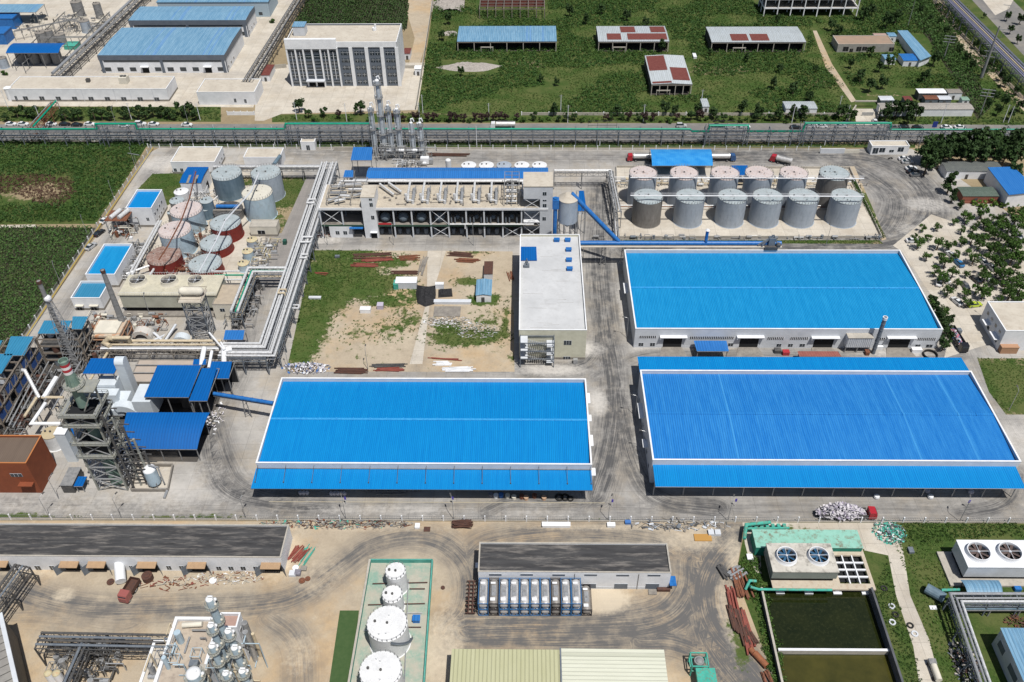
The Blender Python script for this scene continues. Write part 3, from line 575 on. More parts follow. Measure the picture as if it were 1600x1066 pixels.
# ground floor rooms at the west end and the stair tower
xa,xb=XY(517,371)[0],XY(552,371)[0]
mb=MB(); mb.box(xa,xb,y0-.25,y0+8,0,zm-.5); mb.build('ground_floor_room',WPANEL,T)
wins(T,y0-.25,[(524,361,531,366.5),(536,361,543,366.5)])
xa,xb=XY(549,371)[0],XY(570,371)[0]; mb=MB(); mb.box(xa,xb,y0-1.3,y0-.25,zm-.9,zm-.65); mb.build('door_awning',BC,T)
tx0,tx1=XY(572,371)[0],XY(593,371)[0]; tz=PY(572,308,y0-.6)[1]; ty1=P(575,289,tz)[1]
TT=thing('stair_tower','narrow white stair tower rising through the sandy roof of the process hall','tower',((tx0+tx1)/2,y0,0))
mb=MB(); mb.box(tx0,tx1,y0-.6,ty1,0,tz-.3); mb.build('wall',WPANEL,TT); mb=MB(); mb.box(tx0-.05,tx1+.05,y0-.65,ty1+.05,tz-.3,tz); mb.build('roof',ROOFC,TT)
wins(TT,y0-.6,[(576,310,581.5,313.5),(577,317,583,323),(579.5,337,585.5,343)]); mb=MB(); mb.box(tx0+2,tx1-.4,y0-1.4,y0-.6,2.7,2.9); mb.build('door_awning',WPANEL,TT); mb=MB(); mb.box(tx0+2.1,tx1-.6,y0-.64,y0-.6,0,2.4); mb.build('doorway',BLACKG,TT)
# vessels standing between the columns
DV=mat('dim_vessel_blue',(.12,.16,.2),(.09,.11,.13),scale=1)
cx=[604,632,660,688,716,745,771,800]
for i,c in enumerate(cx):
    x=XY(c,371)[0]; r=1.9 if i<4 else .9
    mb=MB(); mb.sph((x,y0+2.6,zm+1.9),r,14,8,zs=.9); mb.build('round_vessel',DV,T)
    for dx,rr in ((-1.8,.75),(1.3,.85)):
        mb=MB(); mb.cyl(x+dx,y0+2.3,.5,2.2,rr,n=14); mb.sph((x+dx,y0+2.3,2.2),rr,14,4,zs=.5,half=True); mb.build('small_vessel',GALV if c==745 and dx>0 else BSTEEL,T)
    if i>3:
        for dx in (-2.2,-.9,1.8): 
            mb=MB(); mb.cyl(x+dx,y0+1.2,zm+.3,zm+2.8,.28,n=10); mb.build('upright_pipe',BSTEEL,T)
mb=MB(); xa,xb=XY(594,371)[0],XY(615,371)[0]; mb.box(xa,xb,y0-.1,y0-.02,zm+.2,zm+.95); mb.build('banner',mat('red_banner',(.45,.03,.04)),T)
mb=MB(); xa,xb=XY(705,371)[0],XY(834,371)[0]; mb.tube([(xa,y0-.7,zm+.9),(xb,y0-.7,zm+.9)],.28); mb.tube([(XY(728,371)[0],y0-.7,zm+.9),(XY(728,371)[0],y0-.7,zm-1)],.35); mb.build('front_pipe',LAG,T)
# roof exchangers: one prototype then copies
def exch():
    t=thing('roof_exchanger','x','heat exchanger',(0,0,0),'exchangers standing on the sandy roof')
    mb=MB(); mb.tube([(-.6,9,2.2),(-.6,2.6,2.2),(-.6,2,1.2),(-.6,0,1.0)],.3); mb.build('vapour_pipe',LAG,t)
    mb=MB(); mb.tube([(.7,6.5,1.2),(.7,.2,.9)],.42,10); mb.tube([(.7,6.6,1.2),(.7,5.6,1.2)],.55,10); mb.sph((.7,6.6,1.2),.5,10,5); mb.build('shell',GALV,t)
    mb=MB(); mb.tube([(-.9,.5,1.0),(.8,.3,1.0)],.25); mb.cyl(-1.2,2.1,0,2.1,.38,n=10); mb.cyl(.7,.2,0,1.1,.4,n=10); mb.build('end_vessel',LAG,t)
    mb=MB()
    for y in (1,3.5,6): mb.beam((-1,y,.0),(-1,y,1.2),.1); mb.beam((1.2,y,0),(1.2,y,1.2),.1); mb.beam((-1,y,.7),(1.2,y,.7),.1)
    mb.tube([(1.1,7.3,1.9),(1.1,5,1.9),(1.1,4.4,.9)],.14); mb.build('support_frame',STEEL,t); return t
ex=exch(); zr=zt-.3; EX=[(641,'first'),(664,'second'),(691,'third'),(717,'fourth'),(744,'fifth'),(771,'sixth')]
for i,(px,o) in enumerate(EX):
    e=ex if i==0 else copy_tree(ex); q=P(px,319,zr); place(e,(q[0],q[1],zr),0,(1.35,1.15,1.3),'%s silver heat exchanger from the left on the sandy roof'%o)
e=copy_tree(ex); q=P(838,312,zr); 
place(e,(q[0]-4.5,q[1]+.5,zr),0,(.8,.8,1.2),'silver heat exchanger crowded beside the east tower in its steel frame')
mb=MB(); xa_,xb_=P(788,320,zr)[0],P(811,320,zr)[0]; ya_,yb_=P(800,322,zr)[1],P(800,289,zr)[1]
for i in range(3):
    x=xa_+(xb_-xa_)*i/2
    for j in range(4): y=ya_+(yb_-ya_)*j/3; mb.beam((x,y,zr),(x,y,zr+5.5),.18)
    for z_ in (zr+2.7,zr+5.5): mb.beam((x,ya_,z_),(x,yb_,z_),.2)
for j in range(7): y=ya_+(yb_-ya_)*j/6; mb.beam((xa_,y,zr+5.5),(xb_,y,zr+5.5),.16)
T=thing('roof_pipe_frame','tall open steel frame beside the east tower on the sandy roof','steel frame',((xa_+xb_)/2,ya_,zr)); mb.build('frame',STEEL,T)
for k in range(6): mb=MB(); y=ya_+1+(yb_-ya_-2)*k/5; mb.tube([(xa_+.6,y,zr+1.4+.5*(k%3)),(xb_-.8,y,zr+1.4+.5*(k%3))],.38,8); mb.cyl(xa_+1+(k%2)*2,y,zr,zr+2.6,.35,n=8); mb.build('drum',LAG if k%2 else GALV,T)
mb=MB()
for k in range(40):
    x=P(600+rng.random()*185,300,zr)[0]; y=ya_+rng.random()*(yb_-ya_)*.55; mb.box(x-.2,x+.2+.5*rng.random(),y-.2,y+.2+.4*rng.random(),zr,zr+.3+.5*rng.random())
    if k%3==0: mb.tube([(x,y,zr+.3),(x+1.5+2*rng.random(),y+.3,zr+.3)],.1,5)
tag(mb.build('roof_fittings',CONCD),'small valves and fittings scattered over the sandy roof','fittings',kind='stuff')
# long pipe at the roof's back edge
mb=MB(); ya=y1-.6; xa=P(532,283,zt+2)[0]; xb=P(828,283,zt+2)[0]; mb.tube([(xa-.5,ya-4,zt+1.4),(xa,ya,zt+1.4),(xb,ya,zt+1.4)],.42)
tag(mb.build('long_pipe',LAG,None,smooth=True),'thick white pipe along the back edge of the sandy roof','pipe')
mb=MB()
for k in range(12): xx=xa+2+(xb-xa-3)*k/11; mb.beam((xx,ya,zt-.3),(xx,ya,zt+1.0),.14); mb.beam((xx,ya-.6,zt+1),(xx,ya+.6,zt+1),.12)
tag(mb.build('pipe_trestle',STEEL),'row of short stands under the thick white roof pipe','pipe stand')
# cluttered west end: open steel frame with drums
fx0,fx1=P(512,320,zr)[0],P(568,320,zr)[0]; fy0,fy1=P(540,322,zr)[1],P(540,289,zr)[1]
T=thing('roof_pipe_frame','open steel frame full of lagged drums at the west end of the sandy roof','steel frame',((fx0+fx1)/2,(fy0+fy1)/2,0))
mb=MB()
for i in range(4):
    x=fx0+(fx1-fx0)*i/3
    for j in range(4): y=fy0+(fy1-fy0)*j/3; mb.beam((x,y,zr),(x,y,zr+3.2),.16)
    mb.beam((x,fy0,zr+3.2),(x,fy1,zr+3.2),.18)
for j in range(6): y=fy0+(fy1-fy0)*j/5; mb.beam((fx0,y,zr+3.2),(fx1,y,zr+3.2),.15)
mb.build('frame',STEEL,T)
for k,(u,v,l,a) in enumerate(((.15,.15,4,.5),(.35,.1,4,.4),(.25,.45,6,0),(.7,.6,5,0),(.2,.75,5,.05),(.6,.85,6,0),(.8,.35,3,.3),(.45,.3,4,-.2))):
    x=fx0+(fx1-fx0)*u;y=fy0+(fy1-fy0)*v; mb=MB(); mb.tube([(x-l/2*math.cos(a),y-l/2*math.sin(a),zr+1.5),(x+l/2*math.cos(a),y+l/2*math.sin(a),zr+1.7)],.5,10); mb.build('drum',LAG if k%2 else GALV,T)
for k,(qa,qb,r) in enumerate((((594,288),(614,303),.42),((608,286),(626,299),.42),((600,281),(634,281),.3))):
    a_=P(*qa,zr+1.6);b_=P(*qb,zr+1.4); mb=MB(); mb.tube([a_,b_],r,10); mb.sph(a_,r*1.2,8,5); mb.sph(b_,r*1.2,8,5)
    for q in (a_,b_): mb.beam((q[0],q[1],zr),(q[0],q[1],zr+1.3),.12)
    tag(mb.build('lagged_drum',[LAG]),['slanting silver drum beside the white stair tower, nearer one','slanting silver drum behind the nearer slanting one on the sandy roof','silver drum lying parallel to the roof edge behind the slanting drums'][k],'drum','slanting drums by the stair tower')
# east tower
ex0,ex1=XY(818,371)[0],XY(862,371)[0]; ez=PY(858,291,y0-.3)[1]; ey1=P(836,269,ez)[1]
T=thing('stair_tower','grey tiled east tower with a column of small windows, end of the process hall','tower',((ex0+ex1)/2,(y0+ey1)/2,0))
cxm=P(843,371)[0]; zlo=PY(830,311,y0-.3)[1]
mb=MB(); mb.box(cxm,ex1,y0-.3,ey1,0,ez-.4); mb.box(ex0,cxm,y0-.3,ey1,zlo,ez-.4); mb.box(ex0,cxm,y0+5,ey1,0,zlo); mb.build('wall',PANEL,T)
mb=MB(); mb.box(ex0-.1,ex1+.1,y0-.4,ey1+.1,ez-.4,ez); mb.build('roof',ROOFC,T)
mb=MB()
for z in (PY(830,327,y0)[1],PY(830,346,y0)[1]): mb.box(ex0,cxm,y0-.3,y0+5,z-.4,z)
mb.build('floor_slab',WPANEL,T)
mb=MB(); 
for z0_,z1_ in ((PY(830,325,y0)[1],zlo),(zm,PY(830,330,y0)[1]),(0,zm-.4)): mb.beam((ex0,y0-.2,z0_),(cxm,y0-.2,z1_),.12); mb.beam((ex0,y0-.1,z1_),(cxm,y0-.1,z0_),.12)
mb.build('cross_brace',WPANEL,T)
wins(T,y0-.3,[(848,300,854,305.5),(848,312,854,314.5),(848,318.5,854,324),(847.5,339,853,344.5)])
# long blue roof behind the hall
z=10.5; c=[P(572,279,z),P(857,281,z),P(856,262,z),P(582,262,z)]
T=thing('long_shed','long narrow mid blue roof running behind the process hall','shed',((c[0][0]+c[1][0])/2,c[0][1],0))
mb=MB(); corr(mb,c[0][0],c[1][0],[(c[0][1],z),((c[0][1]+c[3][1])/2,z+.9),(c[3][1],z)],.8); mb.build('roof',BC,T)
mb=MB(); mb.box(c[0][0]+.3,c[1][0]-.3,c[0][1]+.4,c[3][1]-.4,.0,z-.3); mb.build('wall',DSTEEL,T)
mb=MB(); mb.box(c[0][0]-5,c[1][0],c[0][1]-.5,c[0][1]-.1,z-.6,z-.1); mb.build('gutter',WPANEL,T)
# blue topped structure by the columns
T=canopy('small square blue canopy at the foot of the distillation columns',11,[(548,250),(581,251),(582,230),(552,230)],BC,posts=2)
T=canopy('little blue roof tucked behind the pipe corner left of the long blue roof',7,[(536,278),(552,278),(552,266),(539,266)],BC,posts=2)
# ---------- west side buildings ----------
def blueroof(label,z,fl,fr,b,m,par=.9):
    a=rect(z,fl,fr,b); T=block(label,*a,z,WPANEL,m,par,name='blue_roofed_building',plinth=CONCD); return T,a
T,a=blueroof('white two storey box with a vivid blue roof inside its parapet, beside the round tanks',8.3,(196,325),(236,325.5),(214,296),B1)
winsx(T,a[1],[(a[2]+1.5+2.6*i,zz,1,1.1) for i in range(4) for zz in (2,5)]); wins(T,a[2],[(228,340,234,345)])
T,a=blueroof('long white building with a dusty blue roof, beside the west lane',5.5,(133,428.5),(179,429),(163,381),B2)
T,a=blueroof('small white building with a blue roof and two dark doorways, next to the leaning chimney',5.2,(110,465.5),(156,465.5),(126,439),BT)
wins(T,a[2],[(120,480,131,488),(142,480,153,486)],gl=BLACKG,name='doorway'); awning(T,a[2],(118,476,132,479),d=.9,m=CREAM); awning(T,a[2],(140,476,155,479),d=.9,m=CREAM)
a=rect(5.5,(266,253),(335,253),(280,229)); T=block('flat roofed cream building at the north west corner of the plant',*a,5.5,WPANEL,ROOFC,.5,plinth=CONCD)
wins(T,a[2],[(271,263,277,268),(281,263,287,268)]); winsx(T,a[1],[(a[2]+2+3.2*i,2.2,1.2,1.2) for i in range(4)])
a=rect(5,(380,246),(437,246),(388,231)); T=block('low flat roofed building behind the grey pipe, second from the north west corner',*a,5,WPANEL,ROOFC,.3,cap=WPANEL)
# small blue arched shed by the tanks
z=6.5; a=rect(z,(280,286),(314,286),(292,262)); T=thing('pump_house','small white shed with an arched blue roof and two brown strips, above the round tanks','shed',((a[0]+a[1])/2,(a[2]+a[3])/2,0))
mb=MB(); mb.box(a[0]+.2,a[1]-.2,a[2]+.2,a[3]-.2,0,z-.15); mb.build('wall',WPANEL,T); mb=MB(); corr(mb,a[0],a[1],[(a[2],z),(a[2]*.6+a[3]*.4,z+.7),(a[3],z+.3)],.7); mb.build('roof',BS,T)
mb=MB()
for f in (.32,.66): x=a[0]+(a[1]-a[0])*f; mb.prism([(x,a[2]-.02),(x+.9,a[2]-.02),(x+.9,a[2]*.6+a[3]*.4),(x,a[2]*.6+a[3]*.4)],z-.02,lambda X,Y_:z+.09+.7*(Y_-a[2])/((a[3]-a[2])*.4))
mb.build('roof_strip',CONCD,T)
mb=MB(); mb.box(a[1]-.2,a[1]-.14,a[2]+5,a[2]+7.5,0,3.2); mb.build('doorway',BLACKG,T)
# small flat building at the foot of the cream roofed tank
a=rect(4.3,(389,354),(431,354.5),(395,343)); T=block('small flat roofed pump house in front of the cream topped tank',*a,4.3,CREAM,CONC,.2,cap=CONC,name='pump_house',plinth=CONCD); wins(T,a[2],[(402,360,415,366)],gl=BLACKG,name='doorway')
# tan roofed building under the pipes
a=rect(6.5,(331,476),(372,476),(344,444)); T=block('low building with a tan tiled roof under the twin white pipes',*a,6.5,CREAM,mat('tan_tiles',(.4,.34,.26),(.33,.28,.22),scale=.6),.15,cap=CONCD); wins(T,a[2],[(343,482,352,487)])
# orange building
z=HT(58.2,759.4,40.3,723.8); ORG=mat('orange_brown_panel',(.22,.06,.025),(.18,.05,.022),scale=.5); a=rect(12,(-30,723),(40,724),(25,680)); X0,X1,Y0,Y1=a
T=block('tall orange brown box shaped building with a ribbed brown roof',*a,12,ORG,sheetmat('brown_sheet',(.12,.09,.07),(.17,.13,.1),pitch=.5),.7,cap=mat('orange_trim',(.4,.15,.05)),name='orange_building')
wins(T,Y0,[(15,740,36,745)],bars=2); awning(T,Y0,(31,753,53,753),d=1.5,m=ORG)
# ---------- south zone buildings ----------
a=rect(5.8,(-60,870),(445,869),(-40,817)); X0,X1,Y0,Y1=a
CANV=mat('tan_sheet',(.36,.24,.14),(.3,.2,.12),scale=1)
T=block('long low white building with a blackened flat roof and tan door hoods, lower left',a[0],XY(446,889)[0]+0*a[1],a[2],a[3],5.8,WPANEL,BITU,.5,cap=CONC)
wins(T,Y0,[(53,884,66,891),(76,884,88,891),(201,884,210,891),(259,884,269,890),(279,884,289,890),(337,885,347,891),(356,885,366,891),(375,885,385,891),(395,885,405,891)])
for i,b in enumerate(((-4,880,14,890),(98,881,124,889),(141,881,166,889),(218,881,245,889),(296,881,322,889),(410,881,438,891))):
    xa=PY(b[0],b[1],Y0)[0]; xb=PY(b[2],b[1],Y0)[0]; mb=MB(); mb.box(xa,xb,Y0-.06,Y0+.01,0,3.3); mb.build('doorway',BLACKG,T)
    mb=MB(); mb.prism([(xa-.2,Y0-1.7),(xb+.2,Y0-1.7),(xb+.2,Y0),(xa-.2,Y0)],3.25,lambda x,y:3.4 if y<Y0-.5 else 3.7); mb.build('door_hood',CANV,T)
    mb=MB(); mb.beam((xa-.1,Y0-.1,1.7),(xa-1.6,Y0-1.7,1.7),.08,3.1); mb.beam((xb+.1,Y0-.1,1.7),(xb+1.3,Y0-1.6,1.7),.08,3.1); mb.build('door_leaf',BSTEEL,T)
a=rect(6.8,(747,893),(1049,895),(749,847)); X0,X1,Y0,Y1=a; LAB=a
T=block('white walled hall with a black ribbed roof behind the stacked tank containers',*a,6.8,WPANEL,BITU,.5,cap=CONC,plinth=PANEL)
wins(T,Y0,[(764,896.5,784,899.5),(813,896.5,833,899.5),(863,897,883,900),(913,897,933,900),(963,897.5,983,900.5),(1012,897.5,1032,900.5)],bars=0,gl=DARKPAN,name='high_window')
wins(T,Y0,[(911,912,931,919),(960,912,980,920),(1009,912,1029,920)],bars=0,gl=DARKPAN)
for px in (898,998): x=PY(px,900,Y0)[0]; mb=MB(); mb.beam((x,Y0-.12,0),(x,Y0-.12,6.3),.1); mb.build('downpipe',CONCD,T)
mb=MB(); q=P(1052,906,3); mb.box(X1,X1+1.6,q[1]-1.5,q[1]+1.2,2.6,2.8); mb.build('door_awning',BLUEP,T)
mb=MB(); mb.box(X0-1,X0,Y0+4,Y1-3,2.4,2.6); mb.build('door_awning',WPANEL,T)
# pale ribbed roofs at the bottom edge
PG=sheetmat('pale_green_sheet',(.5,.51,.42),(.56,.57,.48),pitch=.9,axis=1,streak=.4,c3=(.22,.23,.17),p3=.16); PG2=sheetmat('olive_sheet',(.36,.36,.22),(.42,.42,.28),pitch=.9,streak=.3)
for i,(pa,pb,lb) in enumerate((((706,1014),(874,1018),'olive green half of the pale ribbed roof at the bottom edge, left part'),((875,1013),(1038,1017),'pale cream green half of the ribbed roof at the bottom edge, right part'))):
    z=7; q0=P(*pa,z);q1=P(*pb,z); T=thing('shed',lb,'shed',((q0[0]+q1[0])/2,q0[1]-10,0))
    mb=MB(); 
    if i==0: corr(mb,q0[0],q1[0],[(q0[1]-24,z-.6),(q0[1],z)],.9)
    else: corr(mb,q0[1]-24,q0[1],[(q0[0],z),(q1[0],z-.2)],.9,axis=1)
    mb.build('roof',PG2 if i==0 else PG,T); mb=MB(); mb.box(q0[0]+.3,q1[0]-.3,q0[1]-24,q0[1]-.4,0,z-.8); mb.build('wall',CREAM,T)
    if i==1: mb=MB(); mb.box(q0[0]-.1,q0[0]+.25,q0[1]-24,q0[1],z,z+.25); mb.build('valley_gutter',BSTEEL,T)
# bottom right blue roof house
z=6.5; q=[P(1563,981,z),P(1700,981,z)]; T=thing('blue_shed','grey walled shed with a sky blue roof cut by the bottom right corner','shed',(q[0][0]+6,q[0][1]-9,0))
mb=MB(); corr(mb,q[0][0],q[1][0],[(q[0][1]-26,z-.4),(q[0][1],z)],.8); mb.build('roof',BP,T); mb=MB(); mb.box(q[0][0]+.2,q[1][0],q[0][1]-26,q[0][1]-.2,0,z-.45); mb.build('wall',PANEL,T)
winsx(T,q[0][0]+.2,[(q[0][1]-3,3.3,3,2.2),(q[0][1]-9,3.3,4,2.2)],-1,gl=DARKPAN)
mb=MB(); mb.box(q[0][0]-1.2,q[0][0],q[0][1]-26,q[0][1]-12,3.6,3.8); mb.build('side_canopy',BC,T)
# ---------- far buildings ----------
# office block
z=HT(458.7,135,447.2,66); zp=z+1
a=rect(z,(447.2,62),(623,58),(480,38)); X0,X1,Y0,Y1=P(458,135)[0],P(626,134)[0],P(540,134.5)[1],P(560,37,z)[1]
PIL=WHITE
T=block('tall six storey office block with white piers, slate bays and a pale flat roof',X0,X1,Y0,Y1,z,DARKPAN,ROOFC,.8,name='office_block')
xm=P(535,134)[0]
mb=MB(); mb.box(X0-.3,X1+.3,Y0-.35,Y0,z-2.4,z+.15); mb.box(X0-.3,xm,Y0-1,Y0-.35,z-3,z+1.6); mb.box(X0-.3,xm,Y0-.35,Y0+.6,z+.15,z+1.6); mb.build('cornice',PIL,T)
mb=MB(); mb.box(X1,X1+.15,Y0-.35,Y1,0,z); mb.build('end_wall',PIL,T)
piers=[458,471,483,496,509,521,534.5]; 
for p_ in piers:
    x=P(p_,135)[0]; mb=MB(); mb.box(x-.35,x+.35,Y0-.9,Y0,0,z-2.4); mb.build('pier',PIL,T)
for p_ in (555,579,602.5,625): x=P(p_,135)[0]; mb=MB(); mb.box(x-.8,x+.8,Y0-.5,Y0,0,z-2.4); mb.build('pier',PIL,T)
for i in range(6):
    xa=P(piers[i],135)[0];xb=P(piers[i+1],135)[0]; xx=(xa+xb)/2
    if i not in (2,3): mb=MB(); mb.box(xx-.1,xx+.1,Y0-.4,Y0,3.4,z-4.5); mb.build('fin',PIL,T)
    for s in range(6):
        zz=1.2+s*(z-3)/6
        if s==0 and i in (2,3): continue
        mb=MB(); mb.box(xa+.6,xb-.6,Y0-.08,Y0,zz,zz+(1.9 if s else 1.6)); mb.mt(1).box(xa+.6,xb-.6,Y0-.12,Y0,zz+.9,zz+1.0); mb.build('window',[GLASS,PANEL],T)
bb=[534.5,555,579,602.5,625]
for i in range(4):
    xa=P(bb[i],135)[0]+1.3;xb=P(bb[i+1],135)[0]-1.0
    for s in range(5):
        zz=1.3+s*(z-4)/5
        for u in (.06,.56):
            x_=xa+(xb-xa)*u; mb=MB(); mb.box(x_,x_+1.9,Y0-.08,Y0,zz,zz+1.7); mb.mt(1).box(x_+.9,x_+1,Y0-.13,Y0,zz,zz+1.7); mb.box(x_,x_+1.9,Y0-.13,Y0,zz+1.05,zz+1.15); mb.build('window',[GLASS,PANEL],T)
xa,xb=P(483,135)[0],P(509,135)[0]; mb=MB(); mb.box(xa-.4,xb+.4,Y0-2.8,Y0-.4,3.2,3.7); mb.build('entrance_canopy',PANEL,T); mb=MB(); mb.box(xa+.5,xb-.5,Y0-.1,Y0,0,3.1); mb.build('entrance_door',BLACKG,T)
q=P(470,47,z+1); mb=MB(); mb.box(q[0]-3,q[0]+2.4,q[1]-2.8,q[1]+3,z-.7,z+3.6); mb.build('roof_stair_room',PANEL,T); mb=MB(); mb.box(q[0]-3.2,q[0]+2.6,q[1]-3,q[1]+3.2,z+3.6,z+3.8); mb.build('stair_room_roof',BP,T)
q=P(585,45,z); mb=MB(); mb.cyl(q[0],q[1],z-.7,z+.6,1,n=10); mb.cyl(q[0]+.5,q[1],z+.6,z+2.3,.5,n=8); mb.build('roof_fan',WPANEL,T)
# pale blue roofed workshops
def workshop(label,z,fl,fr,b,wy,nwin):
    a=rect(z,fl,fr,b); X0,X1,Y0,Y1=a; T=thing('workshop',label,'workshop',((X0+X1)/2,(Y0+Y1)/2,0)); ym=(Y0+Y1)/2
    mb=MB(); mb.box(X0,X1,Y0,Y1,0,z-.4); mb.build('wall',WPANEL,T)
    mb=MB(); corr(mb,X0-.1,X1+.1,[(Y0-.1,z-.15),(ym,z+.3),(Y1+.1,z-.15)],.9); mb.build('roof',BP,T)
    mb=MB(); mb.box(X0-.25,X1+.25,Y0-.25,Y0-.1,z-2.6,z-.1); mb.box(X1+.1,X1+.25,Y0,Y1,z-2.6,z-.1)
    for f in (0,.48,.97): x=X0+(X1-X0)*f; mb.box(x,x+1.4,Y0-.22,Y0,0,z-2.6)
    mb.box(X1+.05,X1+.2,Y0,Y0+1.2,0,z-2.6); mb.build('fascia',DARKPAN,T)
    mb=MB(); mb.box(X0+2,X1-2,Y0-.1,Y0,z-3.6,z-2.7); mb.build('ribbon_window',GLASS,T)
    for i in range(nwin):
        x=X0+3+(X1-X0-6)*i/(nwin-1); door=i in (3,8); mb=MB(); mb.box(x-(1.6 if door else 1.5),x+(1.6 if door else 1.5),Y0-.08,Y0,0 if door else .9,3.3 if door else 2.8); mb.build('door' if door else 'window',BLACKG if door else GLASS,T)
        if door: mb=MB(); mb.box(x-2,x+2,Y0-1.4,Y0,3.2,3.5); mb.build('door_awning',WHITE,T)
    winsx(T,X1,[(Y0+3+5*i,1.9,1.6,1.4) for i in range(3)])
    return T
zA=HT(163,114,153,86)
workshop('pale blue roofed workshop with a slate band, standing in front of its twin',zA,(153,85),(349,86.5),(188,43),0,10)
workshop('pale blue roofed workshop behind its twin, partly hidden by it',zA,(201,31),(383,31.5),(217,10),0,10)
q=P(245,4,8); q2=P(418,4,8); T=thing('factory_hall','pale blue walled hall with small dark windows cut by the top edge','building',((q[0]+q2[0])/2,q[1]+8,0)); mb=MB(); mb.box(q[0],q2[0],q[1],q[1]+20,0,8); mb.build('wall',mat('pale_blue_wall',(.32,.4,.46)),T)
mb=MB(); mb.box(q[0]-.3,q2[0]+.3,q[1]-.3,q[1]+20,8,8.3); mb.build('roof',BP,T)
for i in range(9): x=q[0]+5+(q2[0]-q[0]-10)*i/8; mb=MB(); mb.box(x-1,x+1,q[1]-.06,q[1],1,2.6); mb.build('window',GLASS,T)
zL=HT(262,160,257,140); a=rect(zL,(13,137.5),(258,140.5),(32,119.5)); X0,X1,Y0,Y1=a
T=block('long low white building with a cream roof and rooftop cooling unit, facing the street trees',*a,zL,WPANEL,ROOFC,.4,plinth=CONCD)
wins(T,Y0,[(35+i*25.6,150.5+i*.2,45+i*25.6,156.5+i*.2) for i in range(9)]+[(22,150,29,158)],fr=PANEL,bars=1)
for px in (130,180,205,240): x=PY(px,150,Y0)[0]; mb=MB(); mb.beam((x,Y0-.15,0),(x,Y0-.15,zL),.12); mb.build('downpipe',PANEL,T)
a=rect(zL,(308,142),(396,146),(320,123)); X0,X1,Y0,Y1=a; T=block('shorter white building with a plain cream roof, right of the long low one',*a,zL,WPANEL,ROOFC,.4); wins(T,Y0,[(365,154,370,160),(381,155,386,161)])
for (x_,y_,sz,lb) in ((195,128,3.6,'beige rooftop cooling unit on the long low white building'),(138,127,1.6,'small dark rooftop tank on the long low white building')):
    q=P(x_,y_,zL); mb=MB(); mb.box(q[0]-sz/2,q[0]+sz/2,q[1]-sz/2,q[1]+sz/2,zL-.3,zL+sz*.75); mb.mt(1).cyl(q[0]-sz*.2,q[1],zL+sz*.75,zL+sz*.85,sz*.22,n=14); mb.cyl(q[0]+sz*.22,q[1],zL+sz*.75,zL+sz*.85,sz*.22,n=14)
    tag(mb.build('rooftop_unit',[CREAM if sz>2 else DSTEEL,DSTEEL]),lb,'rooftop unit')
q=P(11,137,6); T=thing('white_silo','stubby white round silo at the left end of the long low building','silo',(q[0],q[1],0)); mb=MB(); mb.cyl(q[0],q[1],0,6,1.6,n=16); mb.build('shell',WHITE,T); mb=MB(); mb.cyl(q[0],q[1],6,6.7,1.8,.3,n=16); mb.build('roof',WHITE,T)
def hut(label,z,fl,fr,b,roof,wall=WPANEL,name='hut',cat='hut',gable=.5,open_=False,skew=None,axis=0):
    a=rect(z,fl,fr,b); X0,X1,Y0,Y1=a; T=thing(name,label,cat,((X0+X1)/2,(Y0+Y1)/2,0))
    if not open_: mb=MB(); mb.box(X0+.2,X1-.2,Y0+.2,Y1-.2,0,z-.1); mb.build('wall',wall,T)
    mb=MB()
    if axis: corr(mb,Y0,Y1,[(X0,z),((X0+X1)/2,z+gable),(X1,z)],.7,axis=1)
    else: corr(mb,X0,X1,[(Y0,z),((Y0+Y1)/2,z+gable),(Y1,z)],.7)
    mb.build('roof',roof,T)
    mb=MB(); mb.box(X0+(X1-X0)*.35,X0+(X1-X0)*.35+1.1,Y0+.12,Y0+.2,0,2.1); mb.build('door',DSTEEL,T); return T
REDR=mat('dark_red_roof',(.12,.03,.025),(.16,.05,.04),scale=1)
hut('gatehouse with a dark red roof left of the office block',3.2,(407,118),(421,118),(412,101),REDR)
hut('hut with a dark red roof behind the right end of the office block',3.2,(630,84),(641,84),(632,75),REDR)
hut('white box hut beside the wall right of the office block',3.5,(647,108),(658,108),(647,102),WHITE)
# gate and office wall
def wall_line(label,pts,h,t=.25,m=CONC,posts=0,name='boundary_wall',cat='wall',world=False,cap=None):
    w_=[p if world else XY(*p) for p in pts]; T=thing(name,label,cat,(w_[0][0],w_[0][1],0))
    mb=MB()
    for a_,b_ in zip(w_[:-1],w_[1:]): mb.beam((*a_,h/2),(*b_,h/2),t,h)
    mb.build('wall_panel',m,T)
    if posts:
        for a_,b_ in zip(w_[:-1],w_[1:]):
            L=math.dist(a_,b_); n=max(1,round(L/posts))
            for i in range(n+1):
                u=i/n; x=a_[0]+(b_[0]-a_[0])*u; y=a_[1]+(b_[1]-a_[1])*u; mb=MB(); mb.box(x-.2,x+.2,y-.2,y+.2,0,h+.35); mb.build('pier',cap or WHITE,T)
    return T
wall_line('concrete boundary wall between the office forecourt and the scrub',[(680,-20),(650,172)],2.2)
wall_line('low wall behind the office block beside the corn',[(425,108),(448,106)],2)
wall_line('low wall right of the office block',[(628,107),(652,107)],1.6)
wall_line('pale wall along the scrub field beside the street',[(815,180),(1330,181)],1.3,posts=12)
wall_line('white sliding gate by the street, left of the office forecourt',[(356,180),(398,180)],1.6,m=WHITE,posts=3,name='sliding_gate',cat='gate')
